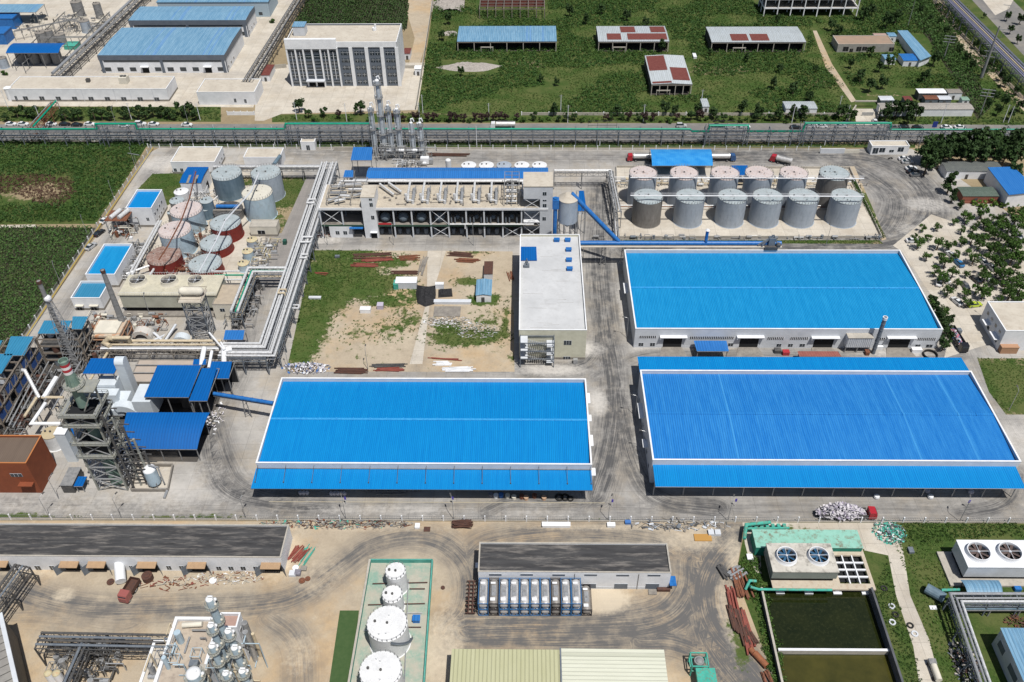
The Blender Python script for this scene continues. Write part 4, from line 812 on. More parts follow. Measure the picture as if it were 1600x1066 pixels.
# ruined sheds in the scrub
RROOF=sheetmat('weathered_white_sheet',(.4,.44,.47),(.33,.36,.37),pitch=.9,streak=.6)
def ruin(label,z,fl,fr,b,base,roof,patches=(),n=7,wallm=CONCD,axis=0):
    a=rect(z,fl,fr,b); X0,X1,Y0,Y1=a; ym=(Y0+Y1)/2
    T=thing('derelict_shed',label,'shed',((X0+X1)/2,ym,0))
    mb=MB()
    if axis==0: corr(mb,X0,X1,[(Y0,z),(ym,z+.5),(Y1,z)],.9)
    else: corr(mb,Y0,Y1,[(X0,z),((X0+X1)/2,z+.5),(X1,z)],.9,axis=1)
    mb.build('roof',roof,T)
    for (u0,u1,v0,v1) in patches:
        mb=MB(); e=.1
        if axis==0:
            f=lambda v:z+min(v,1-v)+e; mb.add([(X0+(X1-X0)*u0,Y0+(Y1-Y0)*v0,f(v0)),(X0+(X1-X0)*u1,Y0+(Y1-Y0)*v0,f(v0)),(X0+(X1-X0)*u1,Y0+(Y1-Y0)*v1,f(v1)),(X0+(X1-X0)*u0,Y0+(Y1-Y0)*v1,f(v1))],[(0,1,2,3)])
        else:
            f=lambda v:z+min(v,1-v)+e; mb.add([(X0+(X1-X0)*u0,Y0+(Y1-Y0)*v0,f(u0)),(X0+(X1-X0)*u1,Y0+(Y1-Y0)*v0,f(u1)),(X0+(X1-X0)*u1,Y0+(Y1-Y0)*v1,f(u1)),(X0+(X1-X0)*u0,Y0+(Y1-Y0)*v1,f(u0))],[(0,1,2,3)])
        mb.build('rusted_roof_patch',REDR,T)
    for i in range(n):
        x=X0+.3+(X1-X0-.6)*i/(n-1)
        for y in (Y0+.3,Y1-.3): mb=MB(); mb.beam((x,y,0),(x,y,z-.2),.35); mb.build('column',CONC,T)
    mb=MB(); mb.box(X0,X1,Y0+.1,Y0+.5,z-.7,z-.1); mb.box(X0,X1,Y1-.5,Y1-.1,z-.7,z-.1); mb.box(X0,X0+.3,Y0+.5,Y1-.5,z-.7,z-.1); mb.box(X1-.3,X1,Y0+.5,Y1-.5,z-.7,z-.1); mb.build('ring_beam',wallm,T)
    mb=MB(); mb.box(X0+.3,X1-.3,Y1-.9,Y1-.6,0,z-.7); mb.box(X0+.2,X0+.5,Y0+3,Y1-.9,0,z-2); mb.box(X0+.6,X1-.6,Y0+.8,Y1-.9,0,.25); mb.box(X1-.5,X1-.2,Y0+3,Y1-.9,0,z-2); mb.build('back_wall',mat('shade_dark_brick',(.05,.045,.04),(.08,.07,.06)),T)  # walls and floor coloured dark for the shade inside the open shed
    xm=X0+(X1-X0)*.3; mb=MB(); 
    for dx in (-3,3): mb.beam((xm+dx,Y0-.6,0),(xm+dx,Y0-.6,2.8),.3)
    mb.beam((xm-3.2,Y0-.6,2.8),(xm+3.2,Y0-.6,2.8),.4); mb.build('porch_frame',CONC,T)
    return T
zR=5.5
ruin('derelict open shed with an intact pale blue roof, leftmost in the scrub field',zR,(714,65),(870,65),(716,41),0,BP)
ruin('derelict open shed with patchy red and white roof, dark tree at its corner',zR,(935,65),(1046,65),(933,41),0,RROOF,[(.13,.33,.1,.45),(.42,.98,.1,.45),(.34,.55,.52,.95),(.77,.98,.52,.95)],6)
ruin('derelict open shed with a white roof and two dark red patches, right of the field',zR,(1112,66),(1260,66),(1105,42),0,RROOF,[(.22,.4,.08,.46),(.43,.62,.08,.46)],7)
ruin('small derelict shed turned end on, its roof quartered in red and white',zR,(1018,132),(1082,132),(1010,87),0,RROOF,[(.03,.48,.45,.97),(.55,.97,.12,.55),(.03,.5,.02,.08)],6,axis=1)
q=rect(6,(749,12),(851,12),(752,-6)); T=thing('roofless_ruin','blackened roofless ruin cut by the top edge of the scrub field','ruin',((q[0]+q[1])/2,q[2],0)); mb=MB()
for i in range(9):
    x=q[0]+(q[1]-q[0])*i/8; mb.beam((x,q[2],0),(x,q[2],5),.4); mb.beam((x,q[3],0),(x,q[3],5.5),.4); mb.beam((x,q[2],5),(x,q[3],5.3),.35)
for v in (0,.25,.5,.75,1): mb.beam((q[0],q[2]+(q[3]-q[2])*v,5.2),(q[1],q[2]+(q[3]-q[2])*v,5.2),.3)
mb.build('frame',mat('scorched_concrete',(.12,.1,.09),(.2,.17,.15),scale=1),T); mb=MB(); mb.box(q[0],q[1],q[3]-.2,q[3],0,4.5); mb.build('back_wall',REDR,T)
# concrete frame
zc=HT(1215,28,1213,0)+2; x0_,x1_=P(1192,25)[0],P(1336,24)[0]; yf=P(1260,26)[1]; T=thing('concrete_frame','unfinished white concrete frame of two open floors at the top edge','building frame',((x0_+x1_)/2,yf+8,0))
for i in range(8):
    x=x0_+(x1_-x0_)*i/7
    for y in (yf,yf+7,yf+14): mb=MB(); mb.beam((x,y,0),(x,y,9.5),.5); mb.build('column',WHITE,T)
for z in (4.5,9.3): mb=MB(); mb.box(x0_-.4,x1_+.4,yf-.3,yf+14.4,z-.25,z+.3); mb.mt(1).box(x0_,x1_,yf+.2,yf+14,z+.3,z+.34); mb.build('floor_slab',[WHITE,CONCD],T)
mb=MB(); mb.box(x0_+.3,x1_-.3,yf+13.6,yf+13.9,0,9); mb.build('back_wall',DSTEEL,T)
# houses on the right of the field
a=rect(4.2,(1310,69),(1398,69),(1310,55.5)); T=block('long brick house with a flat brown roof in the overgrown yard',*a,4.2,mat('plaster_grey',(.32,.31,.29),(.25,.24,.22),scale=.5),mat('brown_roof',(.32,.22,.16),(.26,.2,.15),scale=.3),.25,cap=CONC,name='brick_house',cat='house')
wins(T,a[2],[(1318,73,1325,80),(1328,76,1332,82),(1339,73,1345,80),(1348,73,1354,79),(1390,74,1396,80)],gl=BLACKG,fr=CONCD)
hut('long pale blue roofed house running beside the brown roofed brick house',3.8,(1432,92),(1453,92),(1402,48),BP) if 0 else None
pts=[P(1402,48,3.8),P(1418,48,3.8),P(1455,88,3.8),P(1438,95,3.8)]
T=thing('long_house','long pale blue roofed house set at a slant beside the corn','house',(pts[1][0],pts[1][1],0)); mb=MB(); mb.prism([p[:2] for p in pts],3.7,3.95); mb.build('roof',BP,T); cxx=sum(p[0] for p in pts)/4;cyy=sum(p[1] for p in pts)/4; mb=MB(); mb.prism([(cxx+(p[0]-cxx)*.95,cyy+(p[1]-cyy)*.95) for p in pts],0,3.68); mb.build('wall',WPANEL,T)
hut('small blue lean-to in front of the slanting pale blue house',3,(1412,95),(1440,95),(1408,84),BC,gable=.3)
hut('tiny pale blue roofed hut between the brick house and the lean-to',2.8,(1383,93),(1401,93),(1380,85),BP,gable=.2)
hut('light blue annex roof touching the brick house',3.2,(1389,57),(1402,57),(1384,51),BP,gable=.2)
hut('pinkish roofed annex behind the brick house',3.2,(1366,56),(1386,56),(1364,52),mat('pink_roof',(.35,.25,.22)),gable=.2)
hut('white roofed shed by the street left of the farm track',3.2,(1228,170),(1278,170),(1224,158.5),RROOF,gable=.3)
hut('little white shed with a pitched roof below the quartered ruin',3,(1098,167),(1109,167),(1092,154),RROOF,gable=.2)
hut('long white roofed shed in the street side compound',3.5,(1436,146),(1480,146),(1433,138.5),WHITE,wall=DSTEEL,gable=.2)
hut('grey roofed house right of the long white roofed shed',3.3,(1482,146),(1505,146),(1479,139),CONCD,gable=.2)
hut('grey shack in the compound, leftmost by the gate',2.8,(1376,157),(1398,157),(1375,150),PANEL,wall=BSTEEL,gable=.2)
hut('small brown roofed shack between the grey shacks',2.8,(1414,157),(1427,157),(1414,150),REDR,wall=BSTEEL,gable=.2)
hut('rust roofed shack left of the blue grey one in the compound',2.8,(1446,155.5),(1468,155.5),(1446,149),RUST,wall=BSTEEL,gable=.2)
hut('blue grey shack in the compound',2.8,(1468,156),(1488,156),(1468,149.5),PANEL,wall=BSTEEL,gable=.2)
hut('green roofed shack at the compound corner by the corn',2.6,(1504,157),(1516,157),(1501,151),mat('sage_roof',(.2,.3,.24)),gable=.2)
hut('long grey corrugated roof facing the street, right of the gate',3.4,(1377,171),(1523,171.5),(1380,161),mat('grey_asbestos',(.34,.32,.29),(.27,.25,.23),scale=.4),gable=.4)
# gate portal
T=thing('gate_portal','concrete gate portal with slanting buttress beside the farm track','gate',P(1340,180)); mb=MB()
mb.beam(P(1323,190),P(1337,168,2.5),.5,2.8); mb.box(P(1338,175)[0],P(1372,175)[0],P(1350,168)[1],P(1350,168)[1]+.5,2.6,3.2); mb.beam(P(1371,186),P(1374,170,2.5),.5,2.5); mb.build('portal',CONC,T); mb=MB(); mb.box(P(1346,181)[0],P(1364,181)[0],P(1350,181)[1],P(1350,181)[1]+.15,.1,1.6); mb.build('gate_leaf',GALV,T)
# gatehouse and sign walls of the plant
a=rect(4,(1363,228),(1422,228.5),(1361,219.5)); T=block('white gatehouse with glazed bays at the plant entrance',*a,4,WHITE,ROOFC,.4,name='gatehouse'); wins(T,a[2],[(1365,231,1371,240),(1375,231,1382,238),(1390,234,1396,238),(1404,230,1411,237)],bars=1)
hutb=rect(3.8,(469,222),(491,222),(471,216)); T=block('small white guard hut with a square roof by the north fence',*hutb,3.8,WHITE,ROOFC,.4,name='guard_hut',cat='hut'); wins(T,hutb[2],[(478,227,485,235)])
mb=MB(); q0=P(1281,240);q1=P(1319,240); mb.box(q0[0],q1[0],q0[1],q0[1]+.4,0,2.2); mb.mt(1).box(q1[0],P(1342,240)[0],q0[1]+.05,q0[1]+.35,0,1.6); tag(mb.build('entrance_sign_wall',[PANEL,CREAM]),'grey and tan low entrance wall left of the gatehouse','wall')
mb=MB(); q0=P(522,236);q1=P(552,236); mb.box(q0[0],q1[0],q0[1],q0[1]+.4,0,1.8); tag(mb.build('entrance_sign_wall',[CONC]),'pale low wall right of the small guard hut','wall')
# right edge buildings
a=rect(8,(1572,517),(1680,517),(1545,471)); T=block('two storey cream building with a flat roof at the right edge, below the car park',*a,8,WPANEL,ROOFC,.4,name='canteen_building'); winsx(T,a[0],[(a[2]+2.5+3*i,zz,1.4,1.3) for i in range(4) for zz in (2,5.4)],-1); mb=MB(); mb.box(a[0]-1.6,a[0],a[2]+1,a[2]+5,3.3,3.5); mb.box(a[0]-1.6,a[0],a[2]+8,a[2]+11,3.3,3.5); mb.build('balcony',WPANEL,T)
pts=[(1543,262),(1583,261),(1625,300),(1576,305)]; zz=6; w_=[P(*p,zz) for p in pts]
T=thing('curved_roof_hall','sky blue slanting roof over a grey hall at the right edge','building',(w_[0][0]+6,w_[2][1]+6,0)); mb=MB(); mb.prism([p[:2] for p in w_],zz-.1,zz+.15); mb.build('roof',BC,T); mb=MB(); c_=(sum(p[0] for p in w_)/4,sum(p[1] for p in w_)/4); mb.prism([(c_[0]+(p[0]-c_[0])*.96,c_[1]+(p[1]-c_[1])*.96) for p in w_],0,zz-.12); mb.build('wall',WPANEL,T)
hut('long dark grey roofed shed among the trees right of the gatehouse',3.6,(1480,268),(1570,268),(1487,252.5),mat('slate_roof',(.09,.1,.1),(.12,.13,.12),scale=.5),gable=.3)
hut('dark green netted roof left of the sky blue hall',3,(1505,307),(1562,307),(1508,292),mat('net_green',(.07,.1,.08),(.1,.13,.11),scale=1),wall=mat('brick_red',(.25,.09,.06)),gable=.3)
wall_line('low red brick wall below the netted roof',[(1500,318),(1610,318)],1.0,m=mat('brick_red',(.25,.09,.06)),cap=WPANEL)
# ---------- tanks ----------
TGREY=mat('tank_blue_grey',(.34,.385,.44),(.28,.325,.38),scale=.5,stretch=(1,1,.35),c3=(.16,.17,.18),s3=1.2,amt3=.35,rough=.55)
TDARK=mat('tank_weathered_grey',(.15,.145,.135),(.2,.19,.18),scale=.8,stretch=(1,1,.3),c3=(.1,.08,.07),s3=1.5,rough=.8)
TPALE=mat('tank_pale_blue',(.4,.5,.57),(.33,.43,.5),scale=.4,stretch=(1,1,.35),c3=(.2,.2,.19),s3=1,amt3=.35,rough=.55)
TSTEEL=mat('tank_steel_blue',(.085,.135,.175),(.14,.2,.25),scale=.6,stretch=(1,1,.3),rough=.55)
TWHITE=mat('tank_white',(.68,.69,.7),(.58,.59,.6),scale=.6,rough=.5,c3=(.35,.33,.3),s3=3,amt3=.3)
TPINK=mat('tank_pink_top',(.52,.45,.43),(.46,.42,.42),scale=.5,c3=(.3,.16,.1),s3=1.5,amt3=.5,rough=.7)
TRT=mat('tank_grey_top',(.36,.41,.43),(.3,.35,.37),scale=.4,c3=(.22,.2,.18),s3=1.2,amt3=.5,rough=.6)
TRUSTY=mat('tank_rusty_top',(.3,.23,.2),(.17,.08,.06),scale=.8,c3=(.4,.34,.3),s3=1.5,amt3=.7,rough=.8)
TYEL=mat('tank_yellowed_top',(.5,.45,.28),(.42,.38,.26),scale=1.2,c3=(.4,.14,.05),s3=1.5,amt3=.5)
def solve_tank(cx,cy,wpx,yb):
    best=None
    for z in np.arange(1,22,.1):
        c=P(cx,cy,z); d=-(RR@(np.array(c)-[0,0,H]))[2]; r=wpx/2*d/F_
        e=abs(proj((c[0],c[1]-r,0))[1]-yb)
        if best is None or e<best[0]: best=(e,z,c,r)
    return best[1:]
def tank(label,cx,cy,wpx,yb=None,z=None,shell=TGREY,top=TPINK,cone=.06,pos=None,r=None,group=None,name='storage_tank',rail=True,hoops=0,seams=True,stair=0,base=0):
    if pos is None:
        if z is None: z,c,r=solve_tank(cx,cy,wpx,yb)
        else: c=P(cx,cy,z); d=-(RR@(np.array(c)-[0,0,H]))[2]; r=wpx/2*d/F_
    else: c=pos
    x,y=c[0],c[1]; T=thing(name,label,'tank',(x,y,0),group); n=40 if r>2.5 else 20
    mb=MB(); mb.cyl(x,y,base,z,r,n=n,cap=False)
    if seams:
        for k in range(1,int(z//1.8)+1): mb.cyl(x,y,k*1.8-.03,k*1.8+.03,r+.025,n=n,cap=False)
    mb.cyl(x,y,0.0,.12,r+.25,n=n); mb.build('shell',shell,T,smooth=True)
    mb=MB(); mb.lathe(x,y,[(r+.06,z-.12),(r+.06,z+.02),(r*.66,z+r*cone*.45),(r*.33,z+r*cone*.8),(.02,z+r*cone)],n); mb.build('roof',top,T)
    if r>3.5:
        mb=MB(); m_=20
        for i in range(m_):
            a=2*math.pi*i/m_; mb.beam((x+.4*math.cos(a),y+.4*math.sin(a),z+r*cone+.02),(x+r*.98*math.cos(a),y+r*.98*math.sin(a),z+.04),.07,.05)
        for k in range(3): a=rng.random()*6.28; f=.3+.5*rng.random(); mb.cyl(x+f*r*math.cos(a),y+f*r*math.sin(a),z,z+.8,.16,n=6)
        mb.build('roof_rib',top,T)
    if rail and r>2:
        mb=MB(); m_=int(r*6)
        for i in range(m_):
            a=2*math.pi*i/m_; mb.beam((x+(r-.05)*math.cos(a),y+(r-.05)*math.sin(a),z),(x+(r-.05)*math.cos(a),y+(r-.05)*math.sin(a),z+.9),.12)
        for i in range(n):
            a=2*math.pi*i/n;b=2*math.pi*(i+1)/n; mb.beam((x+(r-.05)*math.cos(a),y+(r-.05)*math.sin(a),z+.9),(x+(r-.05)*math.cos(b),y+(r-.05)*math.sin(b),z+.9),.04)
        mb.build('rim_rail',STEEL,T)
    mb=MB(); mb.cyl(x,y,z+r*cone-.05,z+r*cone+.35,.28,n=10); mb.build('centre_vent',DSTEEL,T)
    mb=MB(); mb.cyl(x-r*.62,y+r*.1,z,z+.5,.3,n=10); mb.build('manhole',DSTEEL,T)
    if stair:
        mb=MB(); m_=22
        for i in range(m_):
            a=stair+i*.07; b=stair+(i+1)*.07; zz=z*(1-i/m_); z2=z*(1-(i+1)/m_)
            mb.add([(x+r*math.cos(a),y+r*math.sin(a),zz),(x+(r+.7)*math.cos(a),y+(r+.7)*math.sin(a),zz),(x+(r+.7)*math.cos(b),y+(r+.7)*math.sin(b),z2),(x+r*math.cos(b),y+r*math.sin(b),z2)],[(0,1,2,3)])
            mb.beam((x+(r+.7)*math.cos(a),y+(r+.7)*math.sin(a),zz+.9),(x+(r+.7)*math.cos(b),y+(r+.7)*math.sin(b),z2+.9),.06)
        mb.build('spiral_stair',BSTEEL,T)
    return T,(x,y,z,r)
for i,(cx,w_,sh,tp,c_) in enumerate(((1013,45.5,TDARK,TRT,.14),(1079,45.5,TGREY,TRT,.05),(1145,45.5,TGREY,TRT,.05),(1200,47,TGREY,TRT,.05),(1256,47.5,TGREY,TRT,.05),(1323,47.5,TGREY,TRT,.05))):
    lb=['weathered dark grey tank with a ribbed conical top, front row of the tank farm','blue grey tank second from the left in the front row of the tank farm','blue grey tank third from the left in the front row of the tank farm','blue grey tank fourth from the left in the front row of the tank farm','blue grey tank fifth from the left in the front row of the tank farm','blue grey tank at the right end of the front row of the tank farm'][i]
    tank(lb,cx,307,w_,yb=357.3,shell=sh,top=tp,cone=c_,group='tanks of the large tank farm')
for i,(cx,w_,sh,tp) in enumerate(((1005,43.5,TGREY,TPINK),(1069,43.5,TGREY,TPINK),(1133,44,TGREY,TPINK),(1186.5,43.5,TGREY,TPINK),(1240.5,43.5,TGREY,TPINK),(1304,46,TDARK,TRT))):
    lb=['pink topped tank at the left end of the back row of the tank farm','pink topped tank second from the left in the back row of the tank farm','pink topped tank third from the left in the back row of the tank farm','pink topped tank fourth from the left in the back row of the tank farm','pink topped tank fifth from the left in the back row of the tank farm','darker grey tank at the right end of the back row of the tank farm'][i]
    tank(lb,cx,270.5,w_,z=12.6,shell=sh,top=tp,group='tanks of the large tank farm')
# bund walls and farm pipes
wall_line('low bund wall around the large tank farm',[(963,262),(1327,264),(1377,372),(966,372.5),(963,262)],1.0,t=.3,m=CONC,name='bund_wall')
T=thing('pipe_rack','low pipe run between the two rows of round tanks','pipe rack',P(1150,322)); 
for k,(py,z,r,m_) in enumerate(((321,.8,.22,LAG),(323,.8,.16,RUST),(325,.9,.14,GALV),(283,.9,.2,LAG),(286,1.1,.25,LAGY),(280,1,.15,GALV),(277,1,.2,LAG))):
    mb=MB(); mb.tube([P(968 if k<3 else 960,py,z),P(1345 if k<3 else 1330,py+.8,z)],r,6); mb.build('pipe',m_,T)
for py,z,lb,nm in ((278,13.2,'upper thin catwalk linking the pink topped tank roofs','catwalk'),(306,13.2,'catwalk linking the front row tank roofs','catwalk')):
    mb=MB(); a_=P(985,py-.5,z);b_=P(1350,py+1,z); mb.beam(a_,b_,.6,.12); mb.beam((a_[0],a_[1]+.3,z+.9),(b_[0],b_[1]+.3,z+.9),.06); mb.beam((a_[0],a_[1]-.3,z+.9),(b_[0],b_[1]-.3,z+.9),.06)
    tag(mb.build(nm,WPANEL),lb,'catwalk')
# west cluster
tank('dark steel blue tank with a pale flat top, beside the arched blue pump house',353.6,270.4,46.5,314.7,shell=TSTEEL,top=TRT)
tank('grey tank with a pale top beside the lane, right of the steel blue tank',415,269.5,46,317.4,shell=TGREY,top=TRT)
tank('pale blue tank with a cream white top beside the lane',401.5,300.7,47.3,349,shell=TPALE,top=mat('cream_top',(.55,.53,.46),(.48,.46,.4),scale=.5),cone=.1)
tank('large pale blue tank with a pinkish top, the farther of two',290.7,327.5,49,368,shell=TPALE,top=TPINK,stair=4.9)
tank('large pale blue tank with a pinkish rusty top, the nearer of two alike',273,359,50,405,shell=TPALE,top=TPINK,stair=5.3)
tank('dark red tank with a rust streaked top, right behind the three fan cooling tower',256,399.4,53,431,shell=REDT,top=TRUSTY,cone=.16)
tank('red tank with a grey top nearest the three fan cooling tower',320.5,411.5,51,440,shell=REDT,top=TRT,cone=.1)
tank('red tank with grey top, middle of three in a slanting line',337.3,378.7,49,405,shell=REDT,top=TRT,cone=.1)
tank('red tank with a grey top, farthest of the three in a slanting line',352,347.6,47.5,381,shell=REDT,top=TRT,cone=.14)
T,(x,y,z,r)=tank('low open topped dark basin with a blue drum across it',356,327,46,z=3.0,shell=TDARK,top=DSTEEL,cone=-.05,rail=False)
mb=MB(); mb.tube([(x-r*.8,y+1,3.6),(x+r*.7,y+1,3.6)],.75,12); mb.build('drum',BLUEP,T); mb=MB(); mb.beam((x-r,y-1,3.2),(x+r,y-1,3.2),.3); mb.build('cross_beam',CONC,T)
tank('slim steel blue tank behind the farther pink topped tank',322,313,20,343,shell=TSTEEL,top=TRT,rail=False)
tank('small steel blue tank touching the slim one',320.5,327,11,344,shell=TSTEEL,top=TRT,rail=False)
tank('small grey domed tank near the vivid blue roofed box',276,313,22,z=6,shell=TDARK,top=TRT,cone=.2,rail=False)
tank('small white domed tank below the arched blue pump house',283,299,22,z=6.5,shell=TWHITE,top=TWHITE,cone=.2,rail=False)
tank('little grey tank left of the grey domed one',266,332,10,z=4.5,shell=TDARK,top=TRT,cone=.2,rail=False)
tank('small tank with an orange stained yellow top beside the lane',393.5,374,17,388,shell=TGREY,top=TYEL,rail=False,cone=.2)
tank('small pale tank with a yellowed top, middle of the three by the lane',386.5,392,17,410,shell=TPALE,top=TYEL,rail=False,cone=.2)
tank('small pale tank with a yellowed top nearest the pipe corner',380,411,17.5,426,shell=TPALE,top=TYEL,rail=False,cone=.2)
# slanting gangways with pipes over the tank tops
def gang(label,pts,m_=BSTEEL):
    mb=MB(); 
    for a_,b_ in zip(pts[:-1],pts[1:]):
        a_=P(*a_);b_=P(*b_); mb.beam(a_,b_,.5,.1); mb.beam((a_[0]-.3,a_[1],a_[2]+.8),(b_[0]-.3,b_[1],b_[2]+.8),.05); mb.beam((a_[0]+.3,a_[1],a_[2]+.8),(b_[0]+.3,b_[1],b_[2]+.8),.05)
    tag(mb.build('gangway',m_),label,'gangway')
gang('rusty slanting gangway across the two pink tank tops',[(306,268,11),(296,310,12.5),(283,345,12.5),(262,385,12),(248,407,9)],RUST)
gang('slanting gangway across the three red tanks with grey tops',[(405,270,14),(392,300,14),(352,345,11),(337,378,10),(311,425,9.5)],PANEL)
mb=MB()
for k in range(60):
    q=P(285+rng.random()*50,296+rng.random()*30,1+rng.random()*4); a_=rng.random()*3.1; l=1+rng.random()*2.5
    mb.tube([q,(q[0]+math.cos(a_)*l,q[1]+math.sin(a_)*l,q[2]+rng.random()*1.5-.5),(q[0]+math.cos(a_)*l,q[1]+math.sin(a_)*l,0.1)],.1+.12*rng.random(),6)
tag(mb.build('pipework',[LAG]),'tangle of silver pipes among the small tanks below the arched blue roof','pipework',kind='stuff')
# white tanks behind the long blue roof
for i,(cx,m_) in enumerate(((732.5,TWHITE),(760,TWHITE),(787.5,TGREY),(815.5,TWHITE),(843,TWHITE))):
    lb=['white round tank at the left end of the row behind the long blue roof','second white round tank from the left behind the long blue roof','grey round tank in the middle of the row behind the long blue roof','white round tank just right of the grey one behind the long blue roof','white round tank at the right end of the row behind the long blue roof'][i]
    tank(lb,cx,258,23,z=9.5,shell=m_,top=m_,cone=.12,rail=False,group='tanks behind the long blue roof')
q=P(700,249,9); T=thing('vertical_vessel','slim white upright vessel standing alone behind the long blue roof','vessel',(q[0],q[1],0)); mb=MB(); mb.cyl(q[0],q[1],0,8.6,1.1,n=16); mb.build('shell',WHITE,T,smooth=True); mb=MB(); mb.sph((q[0],q[1],8.6),1.1,16,5,zs=.5,half=True); mb.build('dome',WHITE,T,smooth=True)
# southern white tanks in their green bund
S_=[('short white tank farthest up in the green bund',618,892.5,32,931),('short white tank second from the top of the green bund',613,928.7,32,962),('large white tank with a dark curving stair in the green bund',605,974.5,63,1032),('large white tank at the bottom edge of the green bund',595,1048,66,None)]
for i,(lb,cx,cy,w_,yb) in enumerate(S_):
    tank(lb,cx,cy,w_,yb,z=None if yb else 9.5,shell=TWHITE,top=TWHITE,stair=5.0 if i==2 else 0,group='white tanks in the green bund')
bp=[(579,879),(676,879),(664,1080),(545,1080)]
GRN=mat('green_bund_coating',(.2,.32,.26),(.36,.35,.29),scale=.2,lo=.36,hi=.56,c3=(.42,.4,.34),s3=.9,amt3=.7)
sheet('bund_floor',bp,GRN,.05)
T=wall_line('green coated wall around the white tanks',[(579,879),(676,879),(662,1085)],1.3,t=.35,m=mat('green_wall',(.05,.24,.2),(.1,.32,.27),scale=.6),name='bund_wall'); 
mb=MB(); a_=XY(579,879);b_=XY(544,1085); mb.beam((*a_,.65),(*b_,.65),.35,1.3); mb.mt(1).beam((a_[0]-.05,a_[1],1.35),(b_[0]-.05,b_[1],1.35),.5,.12); mb.build('wall_panel',[MATS['green_wall'],CONC],T)
for k,(qa,qb) in enumerate((((582,912),(668,910)),((638,905),(632,1066)),((575,945),(664,943)),((568,985),(600,985)),((640,920),(664,920)),((636,958),(660,958)),((636,980),(658,980)))):
    mb=MB(); a_=P(*qa,.6);b_=P(*qb,.6); mb.tube([a_,b_],.12,6); tag(mb.build('low_pipe',GALV if k%2 else RUSTD),'thin pipe lying in the green bund','pipe','thin pipes lying in the green bund')
q=P(651,970); mb=MB(); mb.box(q[0]-.8,q[0]+.8,q[1]-.7,q[1]+.7,.05,1.2); mb.box(q[0]-.9,q[0]+.9,q[1]-.8,q[1]+.8,1.2,1.3); tag(mb.build('equipment_box',BC),'small blue box inside the green bund','equipment box')
T=thing('green_lawn_strip','dark green mown strip left of the green bund','lawn',P(530,1010)) if 0 else None
sheet('lawn',[(531,954),(561,954),(545,1090),(511,1090)],mat('mown_grass',(.035,.075,.02),(.05,.09,.028),scale=.8),.05)
# ---------- silo and conveyors ----------
yn=GB[3]+4.2; xs_=P(884,330,10)[0]; sz0=PY(884,352.5,yn-3.5)[1]; sz1=PY(884,318,yn-3.5)[1]; r=3.4
T=thing('silo','pale grey hopper silo on a ring of legs beside the east tower','silo',(xs_,yn,0)); mb=MB(); mb.cyl(xs_,yn,sz0,sz1,r,n=32,cap=False); mb.lathe(xs_,yn,[(.4,sz0-2.6),(r,sz0)],32); mb.build('shell',TGREY,T,smooth=True)
mb=MB(); mb.lathe(xs_,yn,[(r+.08,sz1-.1),(r+.08,sz1),(1,sz1+1.8),(.01,sz1+1.9)],32); mb.build('roof',ROOFC,T)
for i in range(10):
    a_=2*math.pi*i/10; mb=MB(); mb.beam((xs_+r*math.cos(a_),yn+r*math.sin(a_),0),(xs_+r*math.cos(a_),yn+r*math.sin(a_),sz0+.3),.25); mb.build('leg',STEEL,T)
mb=MB()
for i in range(10):
    a_=2*math.pi*i/10;b_=2*math.pi*(i+1)/10
    for zz in (sz0*.35,sz0*.8): mb.beam((xs_+r*math.cos(a_),yn+r*math.sin(a_),zz),(xs_+r*math.cos(b_),yn+r*math.sin(b_),zz),.14)
    mb.beam((xs_+r*math.cos(a_),yn+r*math.sin(a_),.2),(xs_+r*math.cos(b_),yn+r*math.sin(b_),sz0*.8),.12)
mb.build('leg_bracing',STEEL,T)
def conveyor(label,a_,b_,r=.75,m_=BLUEP,legs=(),tray=None):
    T=thing('conveyor',label,'conveyor',((a_[0]+b_[0])/2,(a_[1]+b_[1])/2,0)); A=np.array(a_);B=np.array(b_); D=B-A; L=np.linalg.norm(D)
    mb=MB(); mb.tube([a_,b_],r,12); 
    for k in range(1,int(L/3)): c=A+D*k*3/L; mb.tube([c-D/L*.12,c+D/L*.12],r+.1,12)
    mb.build('tube',m_,T,smooth=True)
    mb=MB(); mb.beam(A-[0,0,r+.15],B-[0,0,r+.15],r*1.5,.25); 
    if tray: mb.beam(A-[0,r+.6,.5],B-[0,r+.6,.5],.9,.12)
    mb.build('walkway',tray or BSTEEL,T)
    for f in legs:
        c=A+D*f; mb=MB(); 
        for s in (-.9,.9): mb.beam((c[0]+s,c[1],0),(c[0]+s*.4,c[1],c[2]-r),.2)
        for q_ in range(3): zz=(c[2]-r)*(q_+1)/4; mb.beam((c[0]-.8,c[1],zz-.8),(c[0]+.8,c[1],zz+.8),.1)
        mb.build('trestle',STEEL,T)
    return T
W2r=W2[3]; zc=9.4; a_=P(907,386,zc); b_=P(1224,389,zc)
conveyor('long straight blue conveyor tube over the back edge of the upper blue warehouse',(a_[0],W2r+1.6,zc),(b_[0],W2r+1.6,zc),.8,legs=(.12,.22),tray=ROOFC)
e_=P(889,307,sz1+1.6); f_=(P(967,383,zc)[0],W2r+1.8,zc+.6)
conveyor('inclined blue conveyor tube falling from the silo top to the straight one',(xs_+1,yn,sz1+1.9),f_,.7,legs=(.25,))
q=P(862,362,4); mb=MB(); xx=XY(864,366)[0]; yy=yn-1.5; mb.tube([(xx,yy,0),(xx,yy,sz1+1)],.75,10); mb.box(xx-1,xx+1.2,yy-1,yy+1.2,sz1-3,sz1+.5); tag(mb.build('bucket_elevator',BLUEP),'upright blue elevator casing between the east tower and the silo','elevator')
conveyor('short blue conveyor crossing the lane left of the long blue warehouse',P(334,615,7.5),P(427,630,8.0),.55,legs=(.5,))
